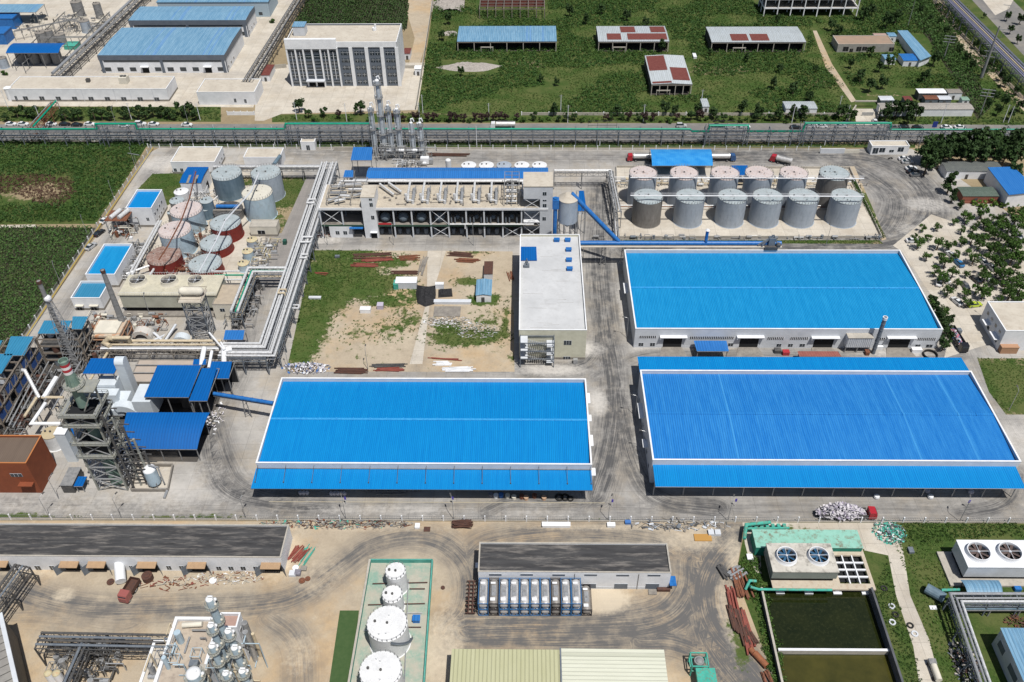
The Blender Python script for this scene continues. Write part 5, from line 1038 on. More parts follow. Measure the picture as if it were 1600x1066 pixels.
q=P(1105,388,9.8); mb=MB(); mb.cyl(q[0],W2r+1.4,8,14.8,.55,n=12); mb.mt(1).cyl(q[0],W2r+1.4,14.8,15.3,.85,.3,n=12); tag(mb.build('vent_stack',[BLUEP,WPANEL]),'short blue vent stack on the straight conveyor','vent stack')
q=P(1208,385,10.5); T=thing('conveyor_drive','dusty dark conveyor head machinery at the back of the upper blue warehouse','machine',(q[0],W2r+1,0)); mb=MB(); x=q[0]; y=W2r+1
mb.box(x-2.2,x+2.2,y-1.6,y+1.4,7.9,9.2); mb.build('platform',DSTEEL,T); mb=MB(); mb.box(x-1,x+1.2,y-.8,y+.9,9.2,12.2); mb.beam((x-3.2,y-1,9.4),(x+.2,y,13.2),.4); mb.beam((x+2.4,y-1.2,9.2),(x+.4,y,13.2),.3); mb.beam((x-4.5,y-.5,9.2),(x-1,y,11.5),.5); mb.build('casing',BSTEEL,T); mb=MB(); mb.sph((x+2.4,y-.8,9.6),.9,10,6); mb.build('motor',DSTEEL,T)
T=canopy('narrow upright blue canopy right of the silo',10,[(902,330),(917,330),(912,298),(905,298)],BS,posts=2)
hut('small white roofed pump shed right of the silo foot',5,(893,318),(911,318),(893,308),WHITE,wall=PANEL)
# ---------- distillation columns ----------
def column(label,base,top,r,rings=(),m_=mat('column_silver',(.5,.55,.6),(.38,.42,.46),scale=.8,rough=.4,metal=.2),group=None,cat='column',name='distillation_column',z0=0,hood=True,zt=None):
    x,y,_=P(*base); z=zt or HT(*base,*top)
    T=thing(name,label,cat,(x,y,z0),group); T_=(x,y)
    mb=MB(); mb.cyl(x,y,z0,z,r,n=18)
    for k in range(1,4): zz=z0+(z-z0)*k/4; mb.cyl(x,y,zz-.1,zz+.1,r+.06,n=18)
    mb.build('shell',m_,T,smooth=True); mb=MB(); mb.sph((x,y,z),r,14,5,zs=.7,half=True); mb.tube([(x,y,z+.3),(x,y,z+1.6),(x+.8,y,z+1.9),(x+1.2,y,z+.6)],.25); mb.build('head',WHITE,T)
    for f in rings:
        zz=z0+(z-z0)*f; mb=MB(); mb.lathe(x,y,[(r+.05,zz),(r+.8,zz),(r+.8,zz+.1),(r+.05,zz+.1)],16)
        for i in range(10): a_=2*math.pi*i/10; mb.beam((x+(r+.75)*math.cos(a_),y+(r+.75)*math.sin(a_),zz),(x+(r+.75)*math.cos(a_),y+(r+.75)*math.sin(a_),zz+1.1),.07)
        for zz2 in (.6,1.1):
            for i in range(16): a_=2*math.pi*i/16;b_=2*math.pi*(i+1)/16; mb.beam((x+(r+.75)*math.cos(a_),y+(r+.75)*math.sin(a_),zz+zz2),(x+(r+.75)*math.cos(b_),y+(r+.75)*math.sin(b_),zz+zz2),.06)
        mb.build('platform',STEEL,T)
        mb=MB(); mb.sph((x-r-.3,y-.2,zz+1),.38,8,5); mb.build('manway',WHITE,T)
    mb=MB(); mb.tube([(x+r+.35,y-.3,z-.5),(x+r+.35,y-.3,z0+1)],.2,6); mb.beam((x-r-.3,y-.5,z0),(x-r-.3,y-.5,z),.3,.06); mb.build('downcomer_pipe',m_,T)
    return T
g='distillation columns in the steel frame behind the process hall'
column('slim column at the left end of the distillation group',(588,244),(577,167),.58,(.55,.92),group=g)
column('tallest distillation column, with three wide round platforms',(602,243),(588.5,126),.9,(.3,.55,.78,.96),group=g)
column('slim column just right of the tallest distillation column',(614,245),(608,164),.6,(.5,.9),group=g)
column('distillation column with a white cap, third right of the tallest',(627,246),(621.5,170),.75,(.6,.93),group=g)
column('shorter distillation column left of the rightmost one',(647,246),(643,192),.68,(.7,),group=g)
column('rightmost distillation column beside the street',(660,244),(654,192),.68,(.5,.92),group=g)
x0,y0_=XY(590,252);x1,y1_=XY(668,238); T=thing('column_frame','grey steel frame full of pipes around the feet of the distillation columns','steel frame',((x0+x1)/2,y0_,0))
for i in range(6):
    x=x0+(x1-x0)*i/5
    for y in (y0_,y1_): mb=MB(); mb.beam((x,y,0),(x,y,7.5 if i<4 else 5),.2); mb.build('post',STEEL,T)
mb=MB()
for z in (3.2,6.2): 
    for y in (y0_,y1_): mb.beam((x0,y,z),(x1,y,z),.22)
    for i in range(9): x=x0+(x1-x0)*i/8; mb.beam((x,y0_,z),(x,y1_,z),.16)
mb.build('platform_frame',STEEL,T)
mb=MB()
for k in range(26):
    x=x0+(x1-x0)*rng.random();y=y0_+(y1_-y0_)*rng.random(); z=1+rng.random()*7; l=1.5+rng.random()*3
    mb.tube([(x,y,.2),(x,y,z),(x+l,y,z),(x+l,y+.6,max(z-2,.3))],.12+.1*rng.random(),6)
pp=mb.build('pipework',GALV,T); pp['kind']='stuff'
for k in range(7):
    x=x0+2+(x1-x0-4)*k/6; mb=MB(); mb.tube([(x-1,y0_+1.5,4.2),(x+1.3,y0_+1.5,4.2)],.6,10); mb.build('drum',WHITE if k%2 else GALV,T)
# small white pickup-like plant unit beside the columns
q=XY(667,256); mb=MB(); mb.box(q[0]-2.4,q[0]+1,q[1]-1,q[1]+1,.4,3); mb.mt(1).box(q[0]+1,q[0]+2.6,q[1]-.9,q[1]+.9,.4,2.2); tag(mb.build('pump_skid',[WHITE,GALV]),'white boxy pump skid at the right foot of the columns','machine')
# loading canopy
canopy('wide arched sky blue loading canopy over two road tankers',6.2,[(1019,259),(1114,259),(1111,233.5),(1016,233.5)],mat('sky_blue_sheet',srgb(35,125,195),srgb(60,145,205),scale=.3,rough=.4),posts=4,arch=.8)
canopy('small royal blue canopy between the back row tanks',5.5,[(1146,274),(1172,274),(1168,258.5),(1143,258.5)],BS,posts=2)
# ---------- pipe racks ----------
def rack(label,pts,w,z,pipes,bay=6,beams=STEEL,truss_=0,legh=None,name='pipe_rack',world=False,skirt=True,leg=.28,xbr=False):
    Wp=[p if world else P(p[0],p[1],z)[:2] for p in pts]
    T=thing(name,label,'pipe rack',(Wp[0][0],Wp[0][1],0)); 
    for a_,b_ in zip(Wp[:-1],Wp[1:]):
        A=np.array(a_);B=np.array(b_);D=B-A;L=np.linalg.norm(D);D/=L;U=np.array([-D[1],D[0]]); k=max(1,round(L/bay))
        for i in range(k+1):
            c=A+D*L*i/k; mb=MB()
            for s in (-w/2,w/2): mb.beam((*(c+U*s),0),(*(c+U*s),z),leg)
            mb.beam((*(c-U*w/2),z-.15),(*(c+U*w/2),z-.15),leg); mb.beam((*(c-U*w/2),z*.6),(*(c+U*w/2),z*.6),leg*.8)
            if xbr: mb.beam((*(c-U*w/2),.3),(*(c+U*w/2),z*.6),.12); mb.beam((*(c+U*w/2),.3),(*(c-U*w/2),z*.6),.12)
            mb.build('trestle',beams,T)
        mb=MB(); h=truss_ or .01
        if truss_: mb.truss((*A,z-truss_-.1),(*B,z-truss_-.1),w,truss_,2.2,.18,.1)
        else:
            for s in (-w/2,w/2): mb.beam((*(A+U*s),z-.15),(*(B+U*s),z-.15),.2)
        mb.build('truss',beams,T)
    for off,dz,r,m_ in pipes:
        pl=[]
        for i,p in enumerate(Wp):
            d0=np.array(Wp[i])-np.array(Wp[i-1]) if i else None; d1=np.array(Wp[i+1])-np.array(Wp[i]) if i<len(Wp)-1 else None
            d0=d0/np.linalg.norm(d0) if d0 is not None else None; d1=d1/np.linalg.norm(d1) if d1 is not None else None
            if d0 is None:d0=d1
            if d1 is None:d1=d0
            n0=np.array([-d0[1],d0[0]]);n1=np.array([-d1[1],d1[0]]); nn=(n0+n1); nn/=max(np.dot(nn,n0),.3); pl.append((p[0]+nn[0]*off,p[1]+nn[1]*off,z+dz+r))
        mb=MB(); mb.tube(pl,r,8); mb.build('pipe',m_,T,smooth=True)
    return T
Zr=7.0
xr=P(470,400,Zr)[0]; ys=[P(500,255,Zr)[1],P(432,548,Zr)[1]]
xm=(P(499,262,Zr)[0]+P(438,540,Zr)[0])/2
rack('thick bundle of white lagged pipes running along the east side of the lane',[(xm,ys[0]),(xm,ys[1]),(P(345,548,Zr)[0],ys[1])],6.4,Zr,
 [(-2.9,0,.38,LAG),(-1.9,0,.3,LAG),(-1.0,.1,.42,LAG),(.0,0,.22,GALV),(.6,0,.2,LAG),(1.4,0,.4,LAG),(2.2,0,.18,GALV),(2.8,.15,.34,LAG),(-2.3,-1.4,.25,GALV),(2.4,-1.4,.2,LAG),(0.8,-1.4,.25,GALV)],bay=7,world=True,truss_=1.5,beams=BSTEEL,xbr=True)
def loop(label,px,py,side=1,s=2.6,r=.36,m_=LAG,z=Zr+.8):
    q=P(px,py,z); x,y=q[0],q[1]; mb=MB(); mb.tube([(x,y+s*.6,z-.4),(x,y+s*.6,z+.5),(x-side*s*1.3,y+s*.6,z+.5),(x-side*s*1.3,y-s*.6,z+.5),(x,y-s*.6,z+.5),(x,y-s*.6,z-.4)],r,8)
    tag(mb.build('pipe_loop',m_,smooth=True),label,'pipe loop','expansion loops on the white pipe bundle')
loop('square white expansion loop jutting over the lane, level with the hall road',487,376); loop('white expansion loop jutting from the pipe bundle below the hall corner',492,316,s=2)
loop('second white expansion loop down the bundle, below the square one',480,402,s=1.6); loop('small yellowed expansion loop jutting low over the lane',446,457,s=1.6,r=.28,m_=LAGY); loop('small white expansion loop on the grass side of the bundle',459,481,side=-1,s=1.3,r=.25)
xk=P(497,259,6)[0]
rack('straight twin grey pipe bridge from the flat roofed buildings to the lane corner',[(P(335,259,6)[0],ys[0]-1),(xm-2,ys[0]-1)],2.2,6,[(-.7,0,.42,LAG),(.5,0,.3,GALV),(0,-1.3,.3,LAG)],bay=9,world=True,truss_=1.3)
mb=MB(); mb.tube([P(428,257,6.6),P(436,246,6.6),P(438,243,3)],.75,10); tag(mb.build('elbow_duct',TSTEEL,smooth=True),'thick steel blue elbow duct on the low flat roofed building','duct')
yb=P(430,424,7)[1]
rack('white pipe bridge crossing the lane toward the red tanks',[(xm-2.5,yb),(P(393,424,7)[0],yb),(P(393,424,7)[0],P(362,488,7)[1])],3.4,7,[(-1.4,0,.45,LAG),(0.0,.0,.25,GREENP),(.7,0,.4,LAG),(1.4,-1.4,.35,LAGY)],bay=8,world=True,truss_=1.6,beams=BSTEEL)
rack('yellowed pipe run between the scrap yard and the grey slab roofs',[(345,541),(160,541)],4.2,6,[(-1.6,.3,.45,LAGY),(-.4,0,.3,LAGY),(.6,0,.25,GALV),(1.4,0,.3,WHITE),(-1.2,-1.6,.3,LAGY)],bay=7,truss_=1.4,beams=CONCD)
mb=MB(); mb.tube([P(172,541,7),P(163,536,7),P(170,528,9),P(178,530,8)],.75,10); mb.tube([P(176,528,9),P(201,528,9),P(203,536,6.5)],.6,10); tag(mb.build('elbow_duct',LAGY,smooth=True),'big yellowed pipe bend at the chimney foot','duct')
rack('grey truss pipe bridge from the east tower to the tank farm corner',[(866,267),(953,267),(966,330)],2.4,7.5,[(-.5,0,.25,GALV),(.5,0,.2,LAG)],bay=11,truss_=1.6)
rack('thin pipe run along the left edge of the tank farm',[(956,268),(965,372)],1.4,3,[(-.4,0,.22,LAG),(.3,0,.18,GALV)],bay=8)
# long street rack with green main
yr=P(800,226)[1]; zr_=7.6
T=thing('street_pipe_rack','long street side rack of grey lattice carrying one green main','pipe rack',(0,yr,0)); XA,XB=-330,300
def gx(px,py=206,z=zr_): return P(px,py,z)[0]
nb=int((XB-XA)/9)
for i in range(nb+1):
    x=XA+i*9; mb=MB()
    for s in (-1.6,1.6): mb.beam((x,yr+s,0),(x,yr+s,zr_),.3)
    for zz in (3.6,5.4,zr_-.1): mb.beam((x,yr-1.6,zz),(x,yr+1.6,zz),.22)
    mb.build('trestle',BSTEEL,T)
for i in range(nb//3):
    mb=MB(); mb.truss((XA+i*27,yr,3.7),(XA+i*27+26.9,yr,3.7),3.2,1.8,4.5,.2,.14); mb.beam((XA+i*27,yr-1.6,zr_-.1),(XA+i*27+26.9,yr-1.6,zr_-.1),.16)
    for k in range(7): a_=XA+i*27+4.5*k-0; b_=a_+2.2; mb.beam((a_,yr-1.6,5.5),(b_,yr-1.6,zr_-.2),.12); mb.beam((b_,yr-1.6,zr_-.2),(a_+4.4,yr-1.6,5.5),.12) if k<6 else None
    mb.build('lattice_girder',BSTEEL,T)
for off,z,r,m_ in ((-.8,3.9,.2,DSTEEL),(.7,3.9,.22,GALV),(.2,5.7,.2,STEEL)):
    mb=MB(); mb.tube([(XA,yr+off,z),(XB,yr+off,z)],r,6); mb.build('pipe',m_,T)
LP=[(-60,0),(151,0),(151,2.3),(213,2.3),(213,0),(444,0),(446,2.3),(582,2.3)]
zg=zr_+.4; pts=[]
for px,d in [(-60,0),(151,0),(151,2.4),(213,2.4),(213,0),(444,0),(447,2.4),(578,2.4),(582,0),(1078,-.2),(1083,-1.2),(1108,-1.2),(1109,1.4),(1169,1.4),(1170,-1.2),(1256,-1.2),(1258,2.4),(1391,2.4),(1393,-.6),(1700,-.6)]:
    pts.append((gx(px,203,zg),yr-1.2,zg+d))
mb=MB(); mb.tube(pts,.42,10); mb.build('green_main',GREENP,T,smooth=True)
for a_,b_,dz in ((151,213,2.0),(447,578,2.0),(1109,1169,1.),(1258,1391,2.0)):
    xa,xb=gx(a_),gx(b_); mb=MB(); mb.truss((xa,yr,zg+dz-2.0),(xb,yr,zg+dz-2.0),3,1.6,3.5,.18,.11)
    for x in (xa,xb): 
        for s in (-1.6,1.6):
            for dx in (-.9,.9): mb.beam((x+dx,yr+s,0),(x+dx,yr+s,zg+dz-.3),.24)
            for q_ in range(5): mb.beam((x-.9,yr+s,1+1.5*q_),(x+.9,yr+s,2.4+1.5*q_),.1)
    mb.build('raised_gantry',BSTEEL,T)
for px in (920,1110): 
    mb=MB(); x=gx(px); 
    for k in range(4): mb.beam((x+k*4,yr+2.6,4),(x+k*4,yr+2.6,9.5),.12)
    for z in (7.5,9.5): mb.beam((x,yr+2.6,z),(x+12,yr+2.6,z),.12)
    mb.build('guard_frame',DSTEEL,T)
q=[P(44,199,7),P(80,160,7)]
rack('rusty pipe bridge with a green pipe branching north over the street',[(48,200),(84,160)],3.4,7,[(-1.3,.4,.35,GREENP),(.2,0,.2,RUST),(1.2,0,.2,GALV)],bay=8,truss_=2.0,beams=RUST)
# diagonal racks in the far corners
rack('diagonal conveyor rack with a bright trough in the north west factory',[(235,-20),(88,118)],5,5,[(-1.6,.3,.7,GALV),(.2,0,.3,STEEL),(1.4,0,.35,STEEL)],bay=9,truss_=1.6,beams=DSTEEL)
rack('dark diagonal pipe rack running up beside the office block',[(478,-20),(386,128)],5,6,[(-1.6,0,.3,STEEL),(-.4,0,.3,DSTEEL),(1,0,.35,STEEL)],bay=9,truss_=2.0,beams=DSTEEL)
rack('long diagonal rack with violet grey pipes beside the far right road',[(1468,-20),(1620,132)],7,7,[(-2.8,0,.35,mat('violet_grey',(.2,.2,.3))),(-1.6,0,.3,MATS['violet_grey']),(-.4,0,.3,LAGY),(.8,0,.35,MATS['violet_grey']),(2.2,0,.35,BSTEEL)],bay=9,truss_=2,beams=mat('violet_steel',(.14,.14,.2),(.2,.2,.26),scale=1))
# bottom left racks
rack('dark pipe bridge along the lower left court',[(262,1004),(60,1000)],4,7.5,[(-1.6,0,.28,DSTEEL),(-.7,0,.28,BSTEEL),(.2,0,.3,DSTEEL),(1.2,0,.28,BSTEEL)],bay=12,truss_=1.8,beams=DSTEEL)
rack('dark diagonal pipe rack at the left end of the blackened roof',[(34,884),(-25,965)],4,7.5,[(-1.4,0,.25,DSTEEL),(-.5,0,.22,DSTEEL),(.4,0,.25,BSTEEL),(1.3,0,.22,DSTEEL)],bay=6,truss_=1.8,beams=DSTEEL)
rack('dark pipe bridge dropping to the bottom edge from the court bridge',[(134,1003),(98,1085)],2.4,7,[(-.6,0,.3,BSTEEL),(.4,0,.3,DSTEEL)],bay=6,truss_=1.4,beams=DSTEEL)
rack('silver pipe rack bending down the right side of the concrete track',[(1640,935),(1493,935),(1545,1085)],2.8,5,[(-1,0,.35,GALV),(.1,0,.25,GALV),(1,0,.3,LAG)],bay=8,truss_=1.2,beams=BSTEEL)
rack('lower pipe pair parallel to the silver rack at the right edge',[(1640,950),(1500,950)],1.2,2.5,[(-.3,0,.25,GALV),(.4,0,.25,TSTEEL)],bay=7)
q=P(1462,925,1.6); mb=MB(); mb.tube([(q[0]-1.8,q[1]+1.2,1.4),(q[0]+1.6,q[1]-1.6,1.4)],1.25,14); mb.mt(1).tube([(q[0]+1.5,q[1]+.5,1.6),(q[0]+6,q[1]+.7,1.6)],.35); tag(mb.build('blue_drum',[TSTEEL,TEAL]),'steel blue drum lying in the grass beside the silver rack','drum')
def zfor(x,y,py):
    return min(np.arange(0,80,.05),key=lambda z:abs(proj((x,y,z))[1]-py))
# ---------- lower left works ----------
# stack and lattice mast
def stack(label,base,top,r0,r1,m_,bands=None,name='chimney',cat='chimney',cap=RUSTD):
    x,y,_=P(*base); z=HT(*base,*top); T=thing(name,label,cat,(x,y,0)); mb=MB(); mb.cyl(x,y,0,z,r0,r1,n=20)
    for k in range(1,6): rr=r0+(r1-r0)*k/6; mb.cyl(x,y,z*k/6-.08,z*k/6+.08,rr+.07,n=20)
    mb.build('shaft',m_,T,smooth=True); mb=MB(); mb.lathe(x,y,[(r1+.02,z-.9),(r1+.12,z-.9),(r1+.12,z+.05),(r1-.1,z+.05),(r1-.1,z-.6),(.01,z-.6)],20); mb.build('rim',cap,T); return T,x,y,z
stack('leaning looking plain grey steel chimney behind the small blue roofed buildings',(199.6,524.7),(158.2,423),1.15,.62,STEEL)
T,x,y,z=stack('rusty tipped grey flue inside the lattice mast at the corn field edge',(122,577),(58,440),.75,.6,STEEL)
x,y,_=P(124,577); T=thing('lattice_mast','lattice steel mast bristling with struts beside the rusty tipped flue','mast',(x,y,0)); mb=MB(); zz=z*.8
for i in range(14):
    a=2.4*(1-i/18);b=2.4*(1-(i+1)/18); za,zb_=zz*i/14,zz*(i+1)/14
    C=[(-1,-1),(1,-1),(1,1),(-1,1)]
    for k in range(4):
        p=C[k];q=C[(k+1)%4]; mb.beam((x+p[0]*a,y+p[1]*a,za),(x+p[0]*b,y+p[1]*b,zb_),.16); mb.beam((x+p[0]*a,y+p[1]*a,za),(x+q[0]*b,y+q[1]*b,zb_),.09); mb.beam((x+p[0]*b,y+p[1]*b,zb_),(x+q[0]*b,y+q[1]*b,zb_),.1)
    if i>5: mb.beam((x,y,zb_),(x+3.2*math.cos(i*2.1),y+3.2*math.sin(i*2.1),zb_+.8),.07)
mb.build('lattice',GALV,T)
mb=MB(); mb.sph((x,y,zz+.5),1.1,10,6); mb.build('top_drum',WPANEL,T)
# the tall stack tower
fx,fy,_=P(155,766); gx_,_,_=P(200,766); x0,x1=fx,gx_; y0=fy; y1=fy+(x1-x0)*.9; cx_,cy_=(x0+x1)/2,(y0+y1)/2
TG=mat('tower_grey_green',(.2,.21,.2),(.27,.275,.25),scale=.8,c3=(.28,.26,.16),s3=1.5)
T=thing('stack_tower','tall grey lattice tower with stepped platforms around a green stack, lower left','tower',(cx_,cy_,0))
ztop=zfor(x0,y0,648); lv=[(712,),(692,),(664,),(648,)]
for sx,sy in ((x0,y0),(x1,y0),(x1,y1),(x0,y1)): mb=MB(); mb.beam((sx,sy,0),(sx,sy,ztop),.4); mb.build('leg',TG,T)
zl=[zfor(x0,y0,v) for v in (712,692,664,649)]
for z in zl:
    mb=MB(); o=.9
    for a in ((x0-o,x1+o,y0-o,y0+.4),(x0-o,x1+o,y1-.4,y1+o),(x0-o,x0+.4,y0+.4,y1-.4),(x1-.4,x1+o,y0+.4,y1-.4)): mb.box(*a,z-.3,z)
    for p,q in (((x0-o,y0-o),(x1+o,y0-o)),((x1+o,y0-o),(x1+o,y1+o)),((x0-o,y0-o),(x0-o,y1+o)),((x0-o,y1+o),(x1+o,y1+o))):
        mb.beam((*p,z+1.1),(*q,z+1.1),.1); mb.beam((*p,z+.55),(*q,z+.55),.08)
        for k in range(7): u=k/6; mb.beam((p[0]+(q[0]-p[0])*u,p[1]+(q[1]-p[1])*u,z),(p[0]+(q[0]-p[0])*u,p[1]+(q[1]-p[1])*u,z+1.1),.07)
    mb.build('platform',TG,T)
za=0
mb=MB()
for z in [zl[0]/3,zl[0]*2/3]+zl:
    for (p,q) in (((x0,y0),(x1,y0)),((x1,y0),(x1,y1)),((x1,y1),(x0,y1)),((x0,y1),(x0,y0))):
        mb.beam((*p,za),(*q,z),.22); mb.beam((*q,za),(*p,z),.22); mb.beam((*p,z),(*q,z),.3)
    za=z
mb.build('cross_bracing',GALV,T)
bb_=zl[3]; mb=MB(); mb.box(x0+.2,x1-.2,y0+.3,y1-.2,zl[2]+.6,zl[3]-1.2); mb.build('dark_cladding',BLACKG,T)
mb=MB(); mb.box(x0+.3,x1-.3,y0+.4,y1-.3,zl[0]+.5,zl[1]-1.0); mb.build('dark_cladding',BLACKG,T)
zch=zfor(cx_,cy_,563); z1=zfor(cx_,cy_,601); SG=mat('stack_sage',(.13,.2,.17),(.17,.24,.2),scale=.7)
mb=MB(); mb.cyl(cx_,cy_,0,zl[2],1.9,1.6,n=20); mb.cyl(cx_,cy_,zl[3]+.1,z1,1.3,1.2,n=16)
mb.build('stack_shaft',SG,T,smooth=True)
mb=MB(); mb.cyl(cx_,cy_,z1+.2,z1+(zch-z1)*.5,1.35,1.05,n=18)
for k in range(8): a_=k*math.pi/4; mb.beam((cx_+1.7*math.cos(a_),cy_+1.7*math.sin(a_),z1),(cx_+1.0*math.cos(a_),cy_+1.0*math.sin(a_),z1+(zch-z1)*.5),.16)
mb.build('stack_skirt',SG,T,smooth=False)
zb0=z1+(zch-z1)*.5; RW=[mat('stack_white',(.65,.65,.65)),mat('stack_red',(.35,.03,.04))]
for k in range(4):
    mb=MB(); a_=zb0+(zch-zb0)*k/5;b_=zb0+(zch-zb0)*(k+1)/5; mb.cyl(cx_,cy_,a_,b_,1.12,n=20,cap=False); mb.build('paint_band',RW[k%2],T,smooth=True)
mb=MB(); mb.lathe(cx_,cy_,[(1.12,zb0+(zch-zb0)*.8),(1.15,zch),(.95,zch),(.95,zch-1),(.01,zch-1)],20); mb.build('stack_rim',SG,T)
mb=MB(); mb.lathe(cx_,cy_,[(1.2,z1),(2.6,z1),(2.6,z1+.2),(1.2,z1+.2)],16); mb.box(cx_+1.5,cx_+5.4,cy_-2.2,cy_+2.2,z1-.6,z1-.3)
for i in range(12): a_=2*math.pi*i/12;b_=a_+math.pi/6; mb.beam((cx_+2.55*math.cos(a_),cy_+2.55*math.sin(a_),z1),(cx_+2.55*math.cos(a_),cy_+2.55*math.sin(a_),z1+1.1),.08); mb.beam((cx_+2.55*math.cos(a_),cy_+2.55*math.sin(a_),z1+1.1),(cx_+2.55*math.cos(b_),cy_+2.55*math.sin(b_),z1+1.1),.08)
mb.beam((cx_+4.8,cy_,zl[3]),(cx_+4.8,cy_,z1-.6),.4); mb.beam((cx_+1,cy_-2,zl[3]),(cx_+4.6,cy_-2,z1-.6),.3); mb.build('top_platform',TG,T)
for k,(dx,dy,f,r) in enumerate(((1.6,-.6,.98,.3),(3.0,.8,.9,.25),(4.4,1.2,.78,.28),(5.6,1.6,.6,.32),(6.8,2.0,.42,.28))):
    mb=MB(); zt_=ztop*f; x=x1+dx;y=y0+1+dy; mb.cyl(x,y,0,zt_,r,n=10); 
    for q_ in range(int(zt_/4)): mb.cyl(x,y,q_*4,q_*4+.15,r+.1,n=8)
    mb.beam((x,y,zt_-.4),(x1,y,zt_-2.5),.3); mb.build('riser_pipe',TG if k%2 else DSTEEL,T)
mb=MB()
for k in range(9): 
    z=ztop*(.95-k*.1); w_=1.5+5.5*k/8; mb.beam((x1,y0+.8,z),(x1+w_,y0+1.2,z),.25); mb.beam((x1,y0+.8,z),(x1+w_,y0+2,z-2.8),.18); mb.beam((x1,y1-.4,z),(x1+w_,y1-.6,z),.25)
mb.beam((x1,y0+.9,0),(x1,y0+.9,ztop),.3); mb.beam((x1,y1-.5,0),(x1,y1-.5,ztop),.3); mb.beam((x1,y0+.9,1),(x1,y1-.5,1),.3); mb.build('side_frame',DSTEEL,T)
SHADE_GND=groundmat('shade_ground',(.05,.048,.046),(.08,.075,.07),(.03,.03,.03),dirt=(.13,.115,.1))  # dark sheets painted in for the shade beneath and between the boiler canopies
sheet('shade_ground',[(190,720),(308,722),(352,600),(352,565),(205,600),(150,600),(70,690),(150,700)],SHADE_GND,.028,res=4)
sheet('shade_ground',[(-40,700),(20,690),(100,600),(190,545),(340,560),(345,552),(180,535),(60,545),(-60,640)],SHADE_GND,.036,res=4)
# white ductwork
DUCT=mat('duct_white',(.55,.6,.64),(.48,.53,.57),scale=.5,rough=.5)
q=P(163,618,7); T=thing('flue_ductwork','large angular white flue ducts between the stack tower and the blue canopies','ductwork',(q[0],q[1],0))
def pbox(b,z0,z1,name='duct_section',m_=DUCT,par=None):
    a_=rect(z1,(b[0],b[3]),(b[2],b[3]),(b[0]+1,b[1])); mb=MB(); mb.box(*a_,z0,z1); return mb.build(name,m_,par or T)
pbox((144,607,181,618),4,9); pbox((205,600,234,628),2,8.5); pbox((150,587,179,602),3,10)
def arc(x,y0,z0,r,w,th,a0,a1,axis='x',n=10):
    mb=MB(); vs=[];fs=[]
    for i in range(n+1):
        a_=a0+(a1-a0)*i/n
        for rr in (r,r-th):
            for s in (0,w):
                c,s_=rr*math.cos(a_),rr*math.sin(a_); vs.append((x+c,y0+s,z0+s_) if axis=='x' else (x+s,y0+c,z0+s_))
    for i in range(n): b=i*4; fs+=[(b,b+1,b+5,b+4),(b+3,b+2,b+6,b+7),(b+1,b+3,b+7,b+5),(b+2,b,b+4,b+6)]
    fs+=[(0,2,3,1),(n*4,n*4+1,n*4+3,n*4+2)]; mb.add(vs,fs); return mb
q=P(213,642,5); arc(q[0]-4.5,q[1],1.5,5.2,2.6,2.2,0,math.pi*.62,'x').build('arched_duct',DUCT,T)
q=P(208,616,3); mb=MB(); mb.box(q[0]-2.0,q[0]+.6,q[1],q[1]+3,2,14.5); mb.build('riser_duct',DUCT,T); arc(q[0]-2.0,q[1]+1.5,14.5,1.6,2.6,1.5,0,math.pi,'y').build('duct_bend',DUCT,T)
q=P(170,630,6); mb=MB(); mb.prism([(q[0]-1,q[1]-1.5),(q[0]+4,q[1]-1.5),(q[0]+6,q[1]+3),(q[0]-2,q[1]+3)],2.5,lambda x_,y_:4.5 if y_<q[1] else 8); mb.build('duct_transition',DUCT,T)
for k in range(6): 
    q=P(150+16*k,640-6*(k%2),0); mb=MB(); mb.beam((q[0],q[1],0),(q[0],q[1],4),.35); mb.build('duct_support',DSTEEL,T)
canopy('royal blue square canopy north of the white ducts',13,[(129,583.5),(178,584.5),(189.5,560),(142,560)],BS,posts=2)
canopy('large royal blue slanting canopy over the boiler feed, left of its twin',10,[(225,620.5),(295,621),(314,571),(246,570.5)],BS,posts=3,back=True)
canopy('narrow royal blue canopy stepping down beside the larger one',9.2,[(296,624),(323,629),(338,577),(316,574)],BS,posts=3)
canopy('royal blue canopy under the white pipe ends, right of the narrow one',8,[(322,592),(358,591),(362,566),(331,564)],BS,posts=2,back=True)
canopy('little royal blue canopy scrap behind the larger slanting one',8.6,[(301,570),(322,570),(322,562),(303,561)],BS,posts=2)
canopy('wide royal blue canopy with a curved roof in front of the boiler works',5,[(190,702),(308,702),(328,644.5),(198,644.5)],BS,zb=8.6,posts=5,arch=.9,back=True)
canopy('small royal blue canopy squeezed left of the stack tower',7,[(90,681),(117,681),(113,667),(100,667)],BS,posts=2)
canopy('steel blue roof over the pump bay below the slab roofs',6,[(349,531),(380,531),(382,516),(352,516)],BC,posts=2)
